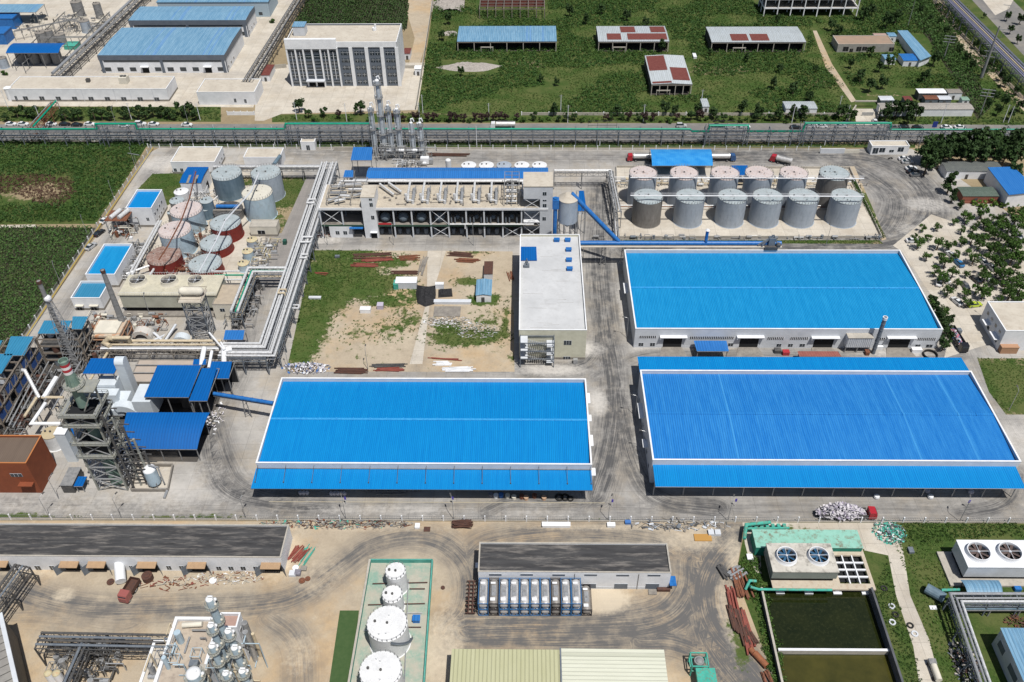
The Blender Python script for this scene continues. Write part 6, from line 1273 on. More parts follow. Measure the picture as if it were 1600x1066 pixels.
# dim machinery below the canopies
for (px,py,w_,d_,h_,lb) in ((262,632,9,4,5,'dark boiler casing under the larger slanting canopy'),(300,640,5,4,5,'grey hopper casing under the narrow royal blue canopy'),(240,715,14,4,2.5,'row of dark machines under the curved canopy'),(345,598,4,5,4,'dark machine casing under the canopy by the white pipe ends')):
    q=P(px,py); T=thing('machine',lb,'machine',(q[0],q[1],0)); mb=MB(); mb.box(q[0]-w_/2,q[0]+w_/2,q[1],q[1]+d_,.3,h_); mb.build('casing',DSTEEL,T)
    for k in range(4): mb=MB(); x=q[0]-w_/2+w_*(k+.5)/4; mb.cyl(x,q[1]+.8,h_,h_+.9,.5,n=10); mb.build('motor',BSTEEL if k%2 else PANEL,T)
T=block('low pale slab roofed bunker between the yellowed pipes and the blue canopies',*rect(3,(200,597),(300,597),(204,562)),3,CONCD,mat('pinkish_slab',(.4,.34,.29),(.34,.3,.26),scale=.3),.1,cap=CONCD,name='bunker')
for u in (.35,.7): 
    a=rect(3,(200,597),(300,597),(204,562)); yy=a[2]+(a[3]-a[2])*u; mb=MB(); mb.tube([(a[0],yy,3.5),(a[1],yy,3.5)],.18,6); mb.build('roof_pipe',STEEL,T)
# teal roofed frames at the left edge
BRB=mat('brown_grey_beam',(.2,.17,.14),(.14,.12,.1),scale=.8); PB=mat('navy_panel',(.02,.06,.2),(.03,.08,.24),scale=.5)
def frame(label,x0,x1,y0,y1,h,fl,bays,m_=BRB,panels=True,name='steel_frame',stuff=8):
    T=thing(name,label,'steel frame',((x0+x1)/2,(y0+y1)/2,0)); 
    for i in range(bays+1):
        y=y0+(y1-y0)*i/bays
        for x in (x0,x1): mb=MB(); mb.beam((x,y,0),(x,y,h),.35); mb.build('post',m_,T)
    for k in range(fl):
        z=h*(k+1)/fl-.3; mb=MB(); 
        for x in (x0,x1): mb.beam((x,y0,z),(x,y1,z),.35,.5)
        for i in range(bays+1): y=y0+(y1-y0)*i/bays; mb.beam((x0,y,z),(x1,y,z),.3,.4)
        mb.beam((x1+.4,y0,z+1),(x1+.4,y1,z+1),.1); mb.build('floor_beam',m_,T)
        if k<fl-1: mb=MB(); mb.box(x0+.2,x1-.2,y0+.2,y1-.2,z+.1,z+.2); mb.build('deck',DSTEEL,T)
        if panels and k<fl-1:
            for i in range(bays):
                if (i+k)%3==2: continue
                ya=y0+(y1-y0)*(i+.05)/bays;yb_=y0+(y1-y0)*(i+.95)/bays; mb=MB(); mb.box(x1-.1,x1,ya,yb_,z+.4,z+h/fl*.8); mb.build('side_panel',PB,T)
    mb=MB()
    for i in range(bays):
        ya=y0+(y1-y0)*i/bays;yb_=y0+(y1-y0)*(i+1)/bays; mb.beam((x1,ya,h*.5),(x1,yb_,h*.95),.15); mb.beam((x1,yb_,h*.02),(x1,ya,h*.5),.15)
    mb.build('diagonal_brace',STEEL,T)
    for k in range(stuff):
        x=x0+(x1-x0)*rng.random();y=y0+(y1-y0)*rng.random(); r=.5+.7*rng.random(); mb=MB(); z=h*rng.integers(0,fl)/fl; mb.cyl(x,y,z,z+2+rng.random(),r,n=12); mb.build('vessel',[BSTEEL,RUSTD,PANEL][k%3],T)
    return T
ze_=12; A=P(52,526,ze_); B=P(8,548,ze_); xe=A[0]; 
frame('long brown grey boiler frame with navy side panels at the left edge',xe-8,xe,P(-12,598,ze_)[1]-8,A[1],ze_-.6,3,8,stuff=14)
def hroof(label,z,c,m_): canopy(label,z,c,m_,posts=2,inset=.6,pitch=.9)
hroof('teal blue roof on the boiler frame at the left edge, larger upper one',ze_,[(9,551),(35,560),(52,526),(17,525.5)],BT)
hroof('teal blue roof at the left edge cut by the frame, nearer one',ze_,[(-30,584),(2,584),(20,554),(-12,552)],BT)
hroof('teal blue roof sliver at the far left edge beside the corn',ze_,[(-18,548),(-2,545),(4,532),(-10,532)],BT)
hroof('teal blue roof behind the lattice mast, left of the smaller teal one',ze_,[(58.5,521.5),(103,521.5),(112,501),(69,501)],BT)
hroof('small teal blue roof right behind the lattice mast',ze_+1,[(112,514),(128,514.5),(138,494),(113,495)],BT)
a=rect(ze_-.6,(60,522),(126,522),(70,501)); frame('brown grey frame of tiered beams under the teal roofs by the mast',a[0],a[1],a[2]-2,a[3],ze_-.8,4,2,panels=False,stuff=6)
q=P(165,545); frame('dusty furnace frame with orange rust left of the plain chimney',P(140,535,5)[0],P(186,535,5)[0],P(160,532,5)[1],P(160,503,5)[1],5.5,2,2,m_=mat('rusty_beam',(.3,.22,.16),(.35,.15,.07),scale=.8),panels=False,stuff=5)
a=rect(5.6,(140,528),(186,528),(144,502)); mb=MB(); mb.box(a[0],a[1],a[2],a[3],5.6,6.2); mb.mt(1).box(a[0]+1,a[1]-1,a[2]+1,a[3]-1,6.2,6.8); tag(mb.build('furnace_hood',[mat('rust_stained_white',(.45,.38,.3),(.4,.17,.07),scale=.5,lo=.5,hi=.65),CREAM]),'rust stained cream hood on the furnace frame','furnace hood')
def pipe(label,pts,r,m_=LAG,name='pipe',group=None,n=8,legs=False):
    W_=[P(*p) for p in pts]; T=None; mb=MB(); mb.tube(W_,r,n)
    if legs:
        T=thing(name,label,'pipe',(W_[0][0],W_[0][1],0),group); mb.build('pipe_run',m_,T,smooth=True)
        for a_,b_ in zip(W_[:-1],W_[1:]):
            k=max(1,int(math.dist(a_,b_)/6))
            for i in range(k): u=(i+.5)/k; c=[a_[j]+(b_[j]-a_[j])*u for j in range(3)]; mb=MB(); mb.beam((c[0],c[1],0),(c[0],c[1],c[2]-r*.9),.22); mb.build('stand',STEEL,T)
        return T
    return tag(mb.build(name,m_,smooth=True),label,'pipe',group)
pipe('white pipe elbow dropping from the boiler frame to the yellowed pipe',[(33,578,12),(39,579,11.5),(60,619,7),(60,622,4)],.5,legs=True)
pipe('yellowed pipe from the white elbow to the stack tower',[(57,621,6),(99,621,6)],.42,LAGY,legs=True)
pipe('yellowed pipe running down beside the boiler frame',[(57,622,6.4),(38,651,6.4)],.4,LAGY,legs=True)
pipe('long white duct parallel to the boiler frame',[(88,590,6),(68,622,6)],.7,WHITE,legs=True)
pipe('white angular pipe bent like an L beside the tan topped tank',[(71,630,6),(49,662,6),(95,662,6)],.5,WHITE,legs=True)
for k,(a_,b_) in enumerate((((110,560,6),(62,640,6)),((126,565,6),(82,640,6)),((40,600,4),(10,660,4)),((48,600,4),(14,665,4)),((84,568,3),(28,668,3)),((76,565,3),(20,668,3)))):
    pipe(['dark pipe','grey pipe'][k%2]+[' sloping down from the slab roofs toward the tower',' beside the first sloping one near the slab roofs',' at the foot of the boiler frame, leftmost',' at the foot of the boiler frame, second',' low between frame and tower, right one',' low between frame and tower, left one'][k],[a_,b_],.22,[STEEL,GALV][k%2],legs=True)
pipe('long yellowed pipe slanting behind the stack tower',[(172,545,5),(132,607,5)],.4,LAGY,legs=True)
for k,(qa,qb) in enumerate((((319,544,9),(314,572,8)),((331,549,9),(326,575,8)),((352,546,9),(345,535,9)),((327,520,9),(350,547,9)))):
    pipe(['thick white pipe dropping onto the blue canopies, left one','thinner white pipe dropping onto the blue canopies','short white pipe stub above the pump bay','long white pipe slanting from the lattice stand to the white valve'][k],[qa,qb],[.75,.45,.3,.3][k],WHITE)
pipe('bulging white pipe junction at the end of the bundle',[(362,545,8.2),(350,548,8.2),(350,566,6)],.8,WHITE)
tank('squat tan topped tank behind the orange brown building',79,676,28,706,shell=TWHITE,top=mat('tan_top',(.42,.35,.22),(.38,.32,.22),scale=.6),cone=.12,rail=False)
q=P(113,722); mb=MB(); mb.box(q[0]-1.3,q[0]+1.6,q[1],q[1]+2.5,0,11); mb.mt(1).box(q[0]-1.4,q[0]+1.7,q[1]-.1,q[1]+2.6,11,11.2); tag(mb.build('filter_tower',[DUCT,WHITE]),'tall narrow pale filter casing left of the stack tower','filter casing')
a=rect(3,(94,759),(112.6,759),(109.5,731)); mb=MB(); mb.box(*a,0,3); mb.mt(1).box(a[0]-.1,a[1]+.1,a[2]-.1,a[3]+.1,3,3.15); tag(mb.build('equipment_container',[DSTEEL,STEEL]),'charcoal equipment box in front of the tall narrow casing','equipment box')
canopy('tiny bright blue canopy beside the charcoal equipment box',2.8,[(114.6,760),(129,760),(136,744.6),(122,744.6)],BS,posts=2)
# white vessel in its small bund
wall_line('small bund around the white reactor at the tower foot',[(214,729),(271,729),(263,768),(206,768),(214,729)],1.1,t=.35,m=CONCD,name='bund_wall'); sheet('bund_floor',[(214,729),(271,729),(263,768),(206,768)],PALE,.04)
x,y,_=P(243,757); z=HT(243,757,228,731); T=thing('reactor','white dished reactor vessel with pipes in the small bund','vessel',(x,y,0)); mb=MB(); mb.cyl(x,y,1,z-1,1.7,n=20); mb.lathe(x,y,[(.5,0),(1.7,1)],20); mb.build('shell',TPALE,T,smooth=True); mb=MB(); mb.sph((x,y,z-1),1.7,20,5,zs=.6,half=True); mb.build('dome',WHITE,T,smooth=True)
for k in range(4): a_=k*1.57+.7; mb=MB(); mb.beam((x+1.7*math.cos(a_),y+1.7*math.sin(a_),0),(x+1.7*math.cos(a_),y+1.7*math.sin(a_),2),.2); mb.build('leg',STEEL,T)
mb=MB(); mb.tube([(x+.3,y,z),(x+.3,y,z+.6),(x+2.8,y-.5,z+.6),(x+2.8,y-.5,1)],.2); mb.tube([(x+1,y-2,.5),(x+4,y-2,.5),(x+4,y-5,.5)],.35); mb.build('pipework',GALV,T)
# pressure drum on its lattice stand
xa,ya,_=P(303,532); xb,_,_=P(331,531); ze=HT(303,532,278,473); yb_=ya+5
T=thing('drum_stand','tall grey lattice stand carrying a cream pressure drum near the cooling tower','stand',((xa+xb)/2,ya,0))
for x in (xa,xb):
    for y in (ya,yb_): mb=MB(); mb.beam((x,y,0),(x,y,ze),.3); mb.build('leg',BSTEEL,T)
mb=MB(); k=5
for i in range(k):
    z0_,z1_=ze*i/k,ze*(i+1)/k
    for p,q in (((xa,ya),(xb,ya)),((xb,ya),(xb,yb_)),((xb,yb_),(xa,yb_)),((xa,yb_),(xa,ya))): mb.beam((*p,z0_),(*q,z1_),.16); mb.beam((*q,z0_),(*p,z1_),.16); mb.beam((*p,z1_),(*q,z1_),.2)
mb.build('bracing',GALV,T)
mb=MB(); mb.box(xa-.8,xb+.8,ya-.8,yb_+.8,ze,ze+.25); mb.build('platform',ROOFC,T)
mb=MB()
for p,q in (((xa-.8,ya-.8),(xb+.8,ya-.8)),((xb+.8,ya-.8),(xb+.8,yb_+.8)),((xa-.8,ya-.8),(xa-.8,yb_+.8)),((xa-.8,yb_+.8),(xb+.8,yb_+.8))): mb.beam((*p,ze+1.3),(*q,ze+1.3),.08); mb.beam((*p,ze+.2),(*p,ze+1.3),.08)
mb.build('guard_rail',RUSTD,T)
mb=MB(); ym=ya+2.8; mb.tube([(xa,ym,ze+1.9),(xb-.4,ym,ze+1.9)],1.35,16); mb.sph((xa,ym,ze+1.9),1.3,12,8); mb.sph((xb-.4,ym,ze+1.9),1.3,12,8); mb.build('pressure_drum',CREAM,T,smooth=True)
# scrap ducts
q=P(228,528); arc(q[0]-1,q[1]-1,0.2,3.2,3,1.2,.0,math.pi*.9,'x').build('scrap_duct',mat('rusty_white',(.5,.48,.45),(.42,.16,.05),scale=.35,lo=.55,hi=.62),None,label='curved white duct section with an orange rust patch lying in the scrap yard',cat='duct')
q=P(285,535); arc(q[0],q[1]-1,0.2,2.8,2.5,.8,math.pi*.1,math.pi*.8,'x').build('scrap_duct',DUCT,None,label='curved plain duct section in the scrap yard beside the lattice stand',cat='duct')
for k,(a_,b_) in enumerate((((258,533,.6),(275,507,2.5)),((252,534,.5),(270,509,2.2)),((232,536,.5),(262,522,.8)),((296,535,.6),(302,520,1.5)),((240,520,1),(256,534,.4)))):
    mb=MB(); mb.beam(P(*a_),P(*b_),.7,.5); tag(mb.build('scrap_girder',[PANEL,CONC][k%2]),['leaning','second leaning','flat lying','short upright','half buried'][k]+' pale girder in the scrap yard below the cooling tower','girder','girders in the scrap yard')
# ---------- cooling towers ----------
def fan(par,x,y,z,r,h,blade=DSTEEL,ring=CREAM,inner=BLACKG):
    mb=MB(); mb.lathe(x,y,[(r*1.12,z),(r*1.0,z+h*.5),(r*1.03,z+h),(r*.96,z+h),(r*.93,z+h*.5),(r*.96,z+.05)],32); f=mb.build('fan_ring',ring,par,smooth=True)
    mb=MB(); mb.cyl(x,y,z+.02,z+.06,r*.95,n=28); mb.build('fan_well',inner,f)
    mb=MB()
    for k in range(8):
        a_=k*math.pi/4+.2; c,s=math.cos(a_),math.sin(a_); w_=r*.12
        mb.add([(x+c*.3-s*w_,y+s*.3+c*w_,z+h*.45),(x+c*.3+s*w_,y+s*.3-c*w_,z+h*.6),(x+c*r*.9+s*w_,y+s*r*.9-c*w_,z+h*.58),(x+c*r*.9-s*w_,y+s*r*.9+c*w_,z+h*.5)],[(0,1,2,3)])
    mb.build('fan_blades',blade,f); mb=MB(); mb.cyl(x,y,z+.1,z+h*.8,r*.12,n=10); mb.beam((x-r*.95,y,z+h*.85),(x+r*.95,y,z+h*.85),.1); mb.beam((x,y-r*.95,z+h*.8),(x,y+r*.95,z+h*.8),.08); mb.build('fan_hub',PANEL,f)
zc=HT(192,491,184,460); a=rect(zc,(184.5,459.5),(337,463),(200,429.5)); X0,X1,Y0,Y1=a
T=thing('cooling_tower','long cream cooling tower with three dark fans in a row','cooling tower',((X0+X1)/2,Y0,0))
mb=MB(); mb.prism([(X0,Y0),(X1,Y0),(X1,Y1),(X0,Y1)],zc-.3,zc); mb.build('deck',mat('aged_cream',(.5,.47,.37),(.42,.4,.32),scale=.3,c3=(.3,.27,.2),s3=1.2,amt3=.4),T)
mb=MB(); mb.box(X0+.3,X1-.3,Y0+.3,Y1-.3,2.6,zc-.3); mb.build('casing',mat('casing_grey_cream',(.42,.42,.35),(.34,.34,.28),scale=.4),T)
mb=MB(); mb.box(X0+.8,X1-.8,Y0+.9,Y1-.9,.6,2.6); mb.build('louvre_opening',BLACKG,T); mb=MB(); mb.box(X0-.3,X1+.3,Y0-1.6,Y1+.5,0,.7); mb.build('basin',CONCD,T)
for px in (213.7,262.5,303.7):
    q=P(px,437,zc+1.5); fan(T,q[0],Y0+(Y1-Y0)*.62,zc,2.6 if px<300 else 2.3,1.5)
mb=MB()
for p,q in (((X0,Y0),(X1,Y0)),((X0,Y1),(X1,Y1))):
    for k in range(41): x=X0+(X1-X0)*k/40; mb.beam((x,p[1],zc),(x,p[1],zc+1),.05)
    mb.beam((*p,zc+1),(*q,zc+1),.05)
mb.build('guard_rail',WPANEL,T)
ZS=6.2; a=rect(ZS,(1208.3,893),(1311,894),(1199,849)); X0,X1,Y0,Y1=a
T=thing('cooling_tower','grey streaked cooling tower with two blue bladed fans beside the green pond','cooling tower',((X0+X1)/2,Y0,0)); DK=mat('streaked_white_deck',(.5,.48,.43),(.4,.38,.34),scale=.5,c3=(.06,.055,.05),s3=.45,amt3=.75)
mb=MB(); mb.box(X0-.1,X1+.1,Y0-.1,Y1+.1,ZS-.25,ZS); mb.build('deck',DK,T); mb=MB(); mb.box(X0,X1,Y0,Y1,3.4,ZS-.25); mb.build('casing',mat('ribbed_grey_casing',(.22,.24,.22),(.18,.2,.18),scale=.5),T); mb=MB(); mb.box(X0+.4,X1-.4,Y0+.5,Y1-.5,1.9,3.4); mb.build('louvre_opening',BLACKG,T)
for px in (1229.6,1279.6): q=P(px,867,ZS+1); fan(T,q[0],q[1],ZS,2.3,1.1,blade=mat('fan_blue',(.02,.08,.16)),ring=WPANEL)
bx=rect(1.9,(1208,921),(1369,921),(1188,851)); mb=MB(); gx0,gx1=P(1311,905,1.9)[0],P(1358,905,1.9)[0]; gy0,gy1=P(1330,912,1.9)[1],P(1330,868,1.9)[1]
T2=thing('basin_deck','cream concrete basin deck around the two fan tower, with an open grid','basin',((bx[0]+bx[1])/2,bx[2],0))
mb.box(bx[0],bx[1],bx[2],gy0,1.4,1.9); mb.box(bx[0],bx[1],gy1,bx[3],1.4,1.9); mb.box(bx[0],gx0,gy0,gy1,1.4,1.9); mb.box(gx1,bx[1],gy0,gy1,1.4,1.9); mb.build('deck',mat('cream_deck',(.48,.42,.33),(.42,.37,.3),scale=.4,c3=(.25,.15,.08),s3=1,amt3=.4),T2)
mb=MB()
for k in range(1,4): y=gy0+(gy1-gy0)*k/4; mb.box(gx0,gx1,y-.2,y+.2,1.45,1.85)
for k in range(1,3): x=gx0+(gx1-gx0)*k/3; mb.box(x-.15,x+.15,gy0,gy1,1.5,1.95)
mb.build('grid_beam',WPANEL,T2); mb=MB(); mb.box(bx[0]+.5,bx[1]-.5,bx[2]+3,bx[3]-.5,.3,.5); mb.build('basin_floor',BLACKG,T2)
for k in range(4): x=bx[0]+2+(bx[1]-bx[0]-4)*k/3; mb=MB(); mb.beam((x,bx[2]+.8,0),(x,bx[2]+.8,1.4),.9); mb.box(x-1,x+1,bx[2]-.3,bx[2]+1.5,.2,.5); mb.build('pedestal',WPANEL,T2)
mb=MB(); q0=P(1185,921,2.6);q1=P(1300,922,2.6); mb.tube([(q0[0]-1.5,q0[1]+2,1),(q0[0]-1.5,q0[1]+.5,2.7),q0,q1],.32,10); mb.tube([(q0[0]-2.6,q0[1]+1,1),(q0[0]-1.6,q0[1]+2.4,2.6),(q0[0],q0[1]+2.4,2.4)],.35,10); tag(mb.build('green_pipe',TEAL,smooth=True),'mint green pipe along the pond side of the basin deck','pipe')
# teal tank roof behind
a=rect(3.4,(1182,856),(1348,856),(1176,828)); T=thing('teal_tank','long flat teal topped water tank with rust stains behind the two fan tower','tank',((a[0]+a[1])/2,(a[2]+a[3])/2,0)); mb=MB(); mb.box(*a,0,3.4); mb.build('body',mat('teal_side',(.01,.16,.11),(.02,.2,.15),scale=.6),T); mb=MB(); mb.box(a[0]-.1,a[1]+.1,a[2]-.1,a[3]+.1,3.4,3.5); mb.build('lid',mat('mint_lid',(.2,.42,.34),(.25,.48,.4),scale=.6,c3=(.16,.09,.05),s3=.55,amt3=.9),T)
mb=MB(); q0=P(1163,842,2.5);q1=P(1166,820,2.5);q2=P(1204,816,2.5); mb.tube([q0,q1,q2],.45,10); mb.tube([P(1168,826,2.2),P(1233,825,2.2)],.3); 
for k in range(7): q=P(1172+9*k,821,1.5); mb.box(q[0]-.4,q[0]+.4,q[1]-.6,q[1]+.6,0,1.5)
tag(mb.build('teal_pipe_header',TEAL),'teal pipe header with pump stubs above the mint topped tank','pipe header')
# ponds
def pond(name,poly,m_,z=.06): return sheet(name,poly,m_,z)
WAT=mat('pond_water',(.008,.012,.003),(.016,.02,.005),scale=.12,rough=.06,spec=.5,c3=(.05,.055,.02),s3=1.2,amt3=.3); WAT2=mat('pond_water_olive',(.035,.035,.008),(.06,.055,.012),scale=.15,rough=.15,spec=.5)
pond('pond_water',[(1190,915),(1365,915),(1397,1024),(1216,1024)],WAT); pond('pond_water',[(1216,1024),(1397,1024),(1420,1100),(1232,1100)],WAT2,.07)
PW=mat('dark_pond_wall',(.1,.105,.12),(.07,.075,.08),scale=.6)
def pw(label,a_,b_,t,h,m_,m2=CONC):
    A=XY(*a_,h);B=XY(*b_,h); mb=MB(); mb.beam((*A,h/2),(*B,h/2),t,h); mb.mt(1).beam((*A,h+.05),(*B,h+.05),t+.1,.1); tag(mb.build('pond_wall',[m_,m2]),label,'wall')
pw('dark east wall of the green pond',(1362,918),(1425,1110),.4,2.8,PW,PW); pw('pale cross wall dividing the dark pond from the olive one',(1216,1015),(1396,1016),.5,1.6,CONC,WPANEL); pw('west wall of the pond overgrown by bushes',(1190,918),(1232,1110),.4,2.2,PW)
# right cooling tower
ZR=6; a=rect(ZR,(1513,885),(1660,888),(1497,844)); X0,X1,Y0,Y1=a
T=thing('cooling_tower','pale cooling tower with two rust bladed fans cut by the right edge','cooling tower',((X0+X1)/2,Y0,0))
mb=MB(); mb.box(X0-.1,X1,Y0-.1,Y1+.1,ZR-.25,ZR); mb.build('deck',WPANEL,T); mb=MB(); mb.box(X0,X1,Y0,Y1,2,ZR-.25); mb.build('casing',PANEL,T); mb=MB(); mb.box(X0+.4,X1,Y0+.5,Y1,.5,2); mb.build('louvre_opening',BLACKG,T); mb=MB(); mb.box(X0-3,X1,Y0-1.5,Y1+.5,0,.6); mb.build('basin',CONC,T)
for px in (1530,1579): q=P(px,861,ZR+1); fan(T,q[0],q[1],ZR,2.6,1.1,blade=mat('fan_rust',(.09,.065,.06)),ring=WPANEL)
canopy('pale blue arched cover below the right hand cooling tower',3,[(1512,931),(1567,932),(1560,907),(1500,906)],BP,posts=2,arch=.8)
# ---------- bottom left process block ----------
zA=12; a=rect(zA,(238,1066),(318,1066),(275,964)); xw=P(275,964,zA)[0]
T=block('white parapeted process block with a dusty flat roof at the bottom edge',P(274,964,zA)[0],P(345,964,zA)[0],P(238,1066,zA)[1]-10,P(300,964,zA)[1],zA,WPANEL,mat('dusty_roof',(.42,.36,.29),(.33,.28,.23),scale=.2,c3=(.2,.16,.13),s3=.8),.9,t=.6,name='process_block')
a0=P(242,1001,6); block('low white annex left of the process block at the bottom edge',P(240,1001,8)[0],P(274,1001,8)[0]-.3,P(238,1066,8)[1]-10,P(250,1001,8)[1],8,WPANEL,ROOFC,.6,t=.5,name='annex')
b=[P(345,957,14),P(376,956,14),P(370,980,14)]; T=block('narrow white block with a pinkish roof and stacked small windows behind the tall columns',b[0][0],b[1][0],b[2][1],b[0][1],14,WPANEL,mat('pinkish_roof',(.36,.24,.2),(.3,.2,.17),scale=.4),1.0,name='process_block')
winsx(T,b[1][0],[(b[2][1]+1.2,z,1.1,1.0) for z in (2,5,8,11)]+[(b[2][1]+2.8,z,1.1,1.0) for z in (5,8,11)])
for i,(px,py,z,r) in enumerate(((327,936,31,.8),(329,977,28,.65),(331,1009,25,.7),(356,986,27,.7),(366,1012,25,.7),(302,1052,20,1.5),(352,1052,22,.65),(378,1048,21,.7))):
    q=P(px,py,z); lb=['tallest pale blue column, its head over the court, at the bottom left block','pale blue column just below the tallest one at the bottom left block','pale blue column third down the left line of the block','pale blue column with a tan head, right line of the block','pale blue column second in the right line of the block','fat white capped column at the bottom edge of the block','pale blue column low in the left line, near the bottom edge','pale blue column low in the right line, near the bottom edge'][i]
    column(lb,(0,0),(0,0),r,(.62,.8,.93),TPALE,'columns of the bottom left process block',zt=z) if 0 else None
    T=thing('distillation_column',lb,'column',(q[0],q[1],0),'columns of the bottom left process block'); x,y=q[0],q[1]
    mb=MB(); mb.cyl(x,y,0,z,r,n=20); mb.build('shell',TPALE,T,smooth=True); mb=MB(); mb.sph((x,y,z),r,14,5,zs=.6,half=True); mb.tube([(x,y,z+.2),(x,y,z+.9),(x+.7,y,z+.9),(x+.9,y,z-2.5)],.18); mb.sph((x+r+.1,y+.3,z-.6),.4,10,6); mb.build('head',WHITE,T,smooth=True)
    for f in (.55,.74,.92):
        zz=z*f; mb=MB(); mb.lathe(x,y,[(r,zz),(r+.6,zz),(r+.6,zz+.1),(r,zz+.1)],16)
        for k in range(16): a_=k*math.pi/8;b_=a_+math.pi/8; mb.beam((x+(r+.55)*math.cos(a_),y+(r+.55)*math.sin(a_),zz+1),(x+(r+.55)*math.cos(b_),y+(r+.55)*math.sin(b_),zz+1),.07); mb.beam((x+(r+.55)*math.cos(a_),y+(r+.55)*math.sin(a_),zz),(x+(r+.55)*math.cos(a_),y+(r+.55)*math.sin(a_),zz+1),.06)
        mb.build('platform',TG,T); mb=MB(); mb.sph((x+r+.1,y-.2,zz+.9),.28,8,5); mb.build('manway',CREAM,T)
q=P(262,1010,zA); mb=MB(); mb.tube([P(285,977,zA),P(316,975,zA)],.6,10); tag(mb.build('lying_vessel',CREAM,smooth=True),'cream vessel lying behind the parapet of the process block','vessel')
for k,(u,v) in enumerate(((.0,.0),(1.5,-1),(3,.5),(0,-3),(2,-3.5))):
    q=P(305,1040,zA); mb=MB(); mb.box(q[0]+u*1.6-1,q[0]+u*1.6+.8,q[1]+v-.7,q[1]+v+.7,zA-.8,zA+1.2); tag(mb.build('roof_machine',[BSTEEL,CONC,RUST,TPALE,LAGY][k]),'%s roof machine among the columns of the process block'%['dark blue','grey','rust coloured','pale blue','yellowed'][k],'machine')
# slatted grey facade at the bottom left corner
A=P(0,958,11);B=P(65,1050,11); T=thing('slatted_shed','grey slatted sloping roof panel building at the bottom left corner','building',(A[0],B[1],0))
mb=MB(); mb.prism([(A[0]-14,A[1]),(A[0],A[1]),(B[0]-2,B[1]-6),(A[0]-14,B[1]-6)],0,10.4); mb.build('wall',DSTEEL,T)
mb=MB(); n_=12
for i in range(n_):
    u0=i/n_;u1=(i+.88)/n_; p0=(A[0]+(B[0]-2-A[0])*u0,A[1]+(B[1]-6-A[1])*u0);p1=(A[0]+(B[0]-2-A[0])*u1,A[1]+(B[1]-6-A[1])*u1)
    mb.prism([p0,p1,(p1[0]-5,p1[1]-3.4),(p0[0]-5,p0[1]-3.4)],10.45,10.6)
mb.build('slatted_panel',mat('slat_grey',(.2,.19,.18),(.26,.25,.23),scale=.7),T)
mb=MB(); mb.beam((A[0],A[1],10.8),(B[0]-2,B[1]-6,10.8),.9,.5); mb.beam((A[0]-5,A[1]-3.4,10.8),(B[0]-7,B[1]-9.4,10.8),.5,.4); mb.build('roof_edge',PANEL,T)
for k in range(2): 
    q=P(75+13*k,1052,3); T=thing('dosing_vessel',['left','right'][k]+' one of two small vessels with yellow tops by the court bridge','vessel',(q[0],q[1],0)); mb=MB(); mb.cyl(q[0],q[1],0,3,.9,n=14); mb.build('shell',WPANEL,T); mb=MB(); mb.sph((q[0],q[1],3),.9,14,4,half=True,zs=.6); mb.build('dome',TYEL,T)
# ---------- ISO tank containers ----------
def iso(mf,mt_,lb):
    t=thing('tank_container',lb,'tank container',(0,0,0),'tank containers stacked in front of the black roofed hall'); L_,W_,H_=7.0,2.38,2.5
    mb=MB()
    for x in (-W_/2+.08,W_/2-.08):
        for y in (.08,L_-.08): mb.beam((x,y,0),(x,y,H_),.16)
        for z in (.08,H_-.08): mb.beam((x,0,z),(x,L_,z),.14)
    for y in (.08,L_-.08):
        for z in (.08,H_-.08): mb.beam((-W_/2,y,z),(W_/2,y,z),.14)
        mb.beam((-W_/2,y,.1),(-.3,y,.8),.1); mb.beam((W_/2,y,.1),(.3,y,.8),.1)
    mb.build('frame',mf,t)
    mb=MB(); pr=[(.02,.04),(.55,.1),(.9,.25),(1.04,.6)]; n=18; prof=pr+[(1.04,L_-.6),(.9,L_-.25),(.55,L_-.1),(.02,L_-.04)]; vs=[];fs=[]
    for r,y in prof: vs+=[(r*math.cos(2*math.pi*i/n),y,1.3+r*math.sin(2*math.pi*i/n)) for i in range(n)]
    for k in range(len(prof)-1): fs+=[(k*n+i,(k+1)*n+i,(k+1)*n+(i+1)%n,k*n+(i+1)%n) for i in range(n)]
    mb.add(vs,fs); mb.build('tank_shell',mt_,t,smooth=True)
    mb=MB(); mb.box(-.5,.5,2.2,5.0,2.36,2.44); mb.mt(1).box(-.75,.35,.9,1.7,2.4,2.46); mb.box(-.75,.35,5.4,5.9,2.4,2.46); mb.build('walkway',[GALV,WHITE],t)
    mb=MB(); mb.cyl(0,L_/2,2.3,2.55,.28,n=10); mb.build('manlid',STEEL,t); return t
IB=mat('iso_blue',(.02,.1,.25),(.04,.14,.3),scale=1); ID=mat('iso_dark',(.02,.022,.03),(.05,.04,.04),scale=1); SS=mat('stainless',(.62,.62,.62),(.45,.44,.43),scale=1.2,rough=.35,metal=.3); SSD=mat('stainless_dull',(.3,.28,.26),(.22,.21,.2),scale=1,rough=.5,metal=.2)
pb=iso(IB,SS,'x'); pd=iso(ID,SSD,'x')
for o_ in (pb,pd): o_.location=(0,0,0)
used={'b':0,'d':0}; ty='bdbbbbbdbbd'
for i in range(11):
    for k in range(2 if i<10 else 1):
        dark=ty[i]=='d'; key='d' if dark else 'b'; src=pd if dark else pb
        o=src if used[key]==0 else copy_tree(src); used[key]+=1
        q=P(754.5+16.35*i,943.5,5.1); yf=q[1]; xx=q[0] if i<10 else P(917.5,953,2.55)[0]
        if i==10: lb='single dark framed tank container at the right end of the stacked row'
        else: lb='%s framed tank container, %s column from the left, %s of the stack'%('dark' if dark else 'blue',ORD[i],'top' if k else 'bottom')
        place(o,(xx,yf,.02+2.54*k),0,1,lb)
        if i in (2,5,8) and not dark:
            pass
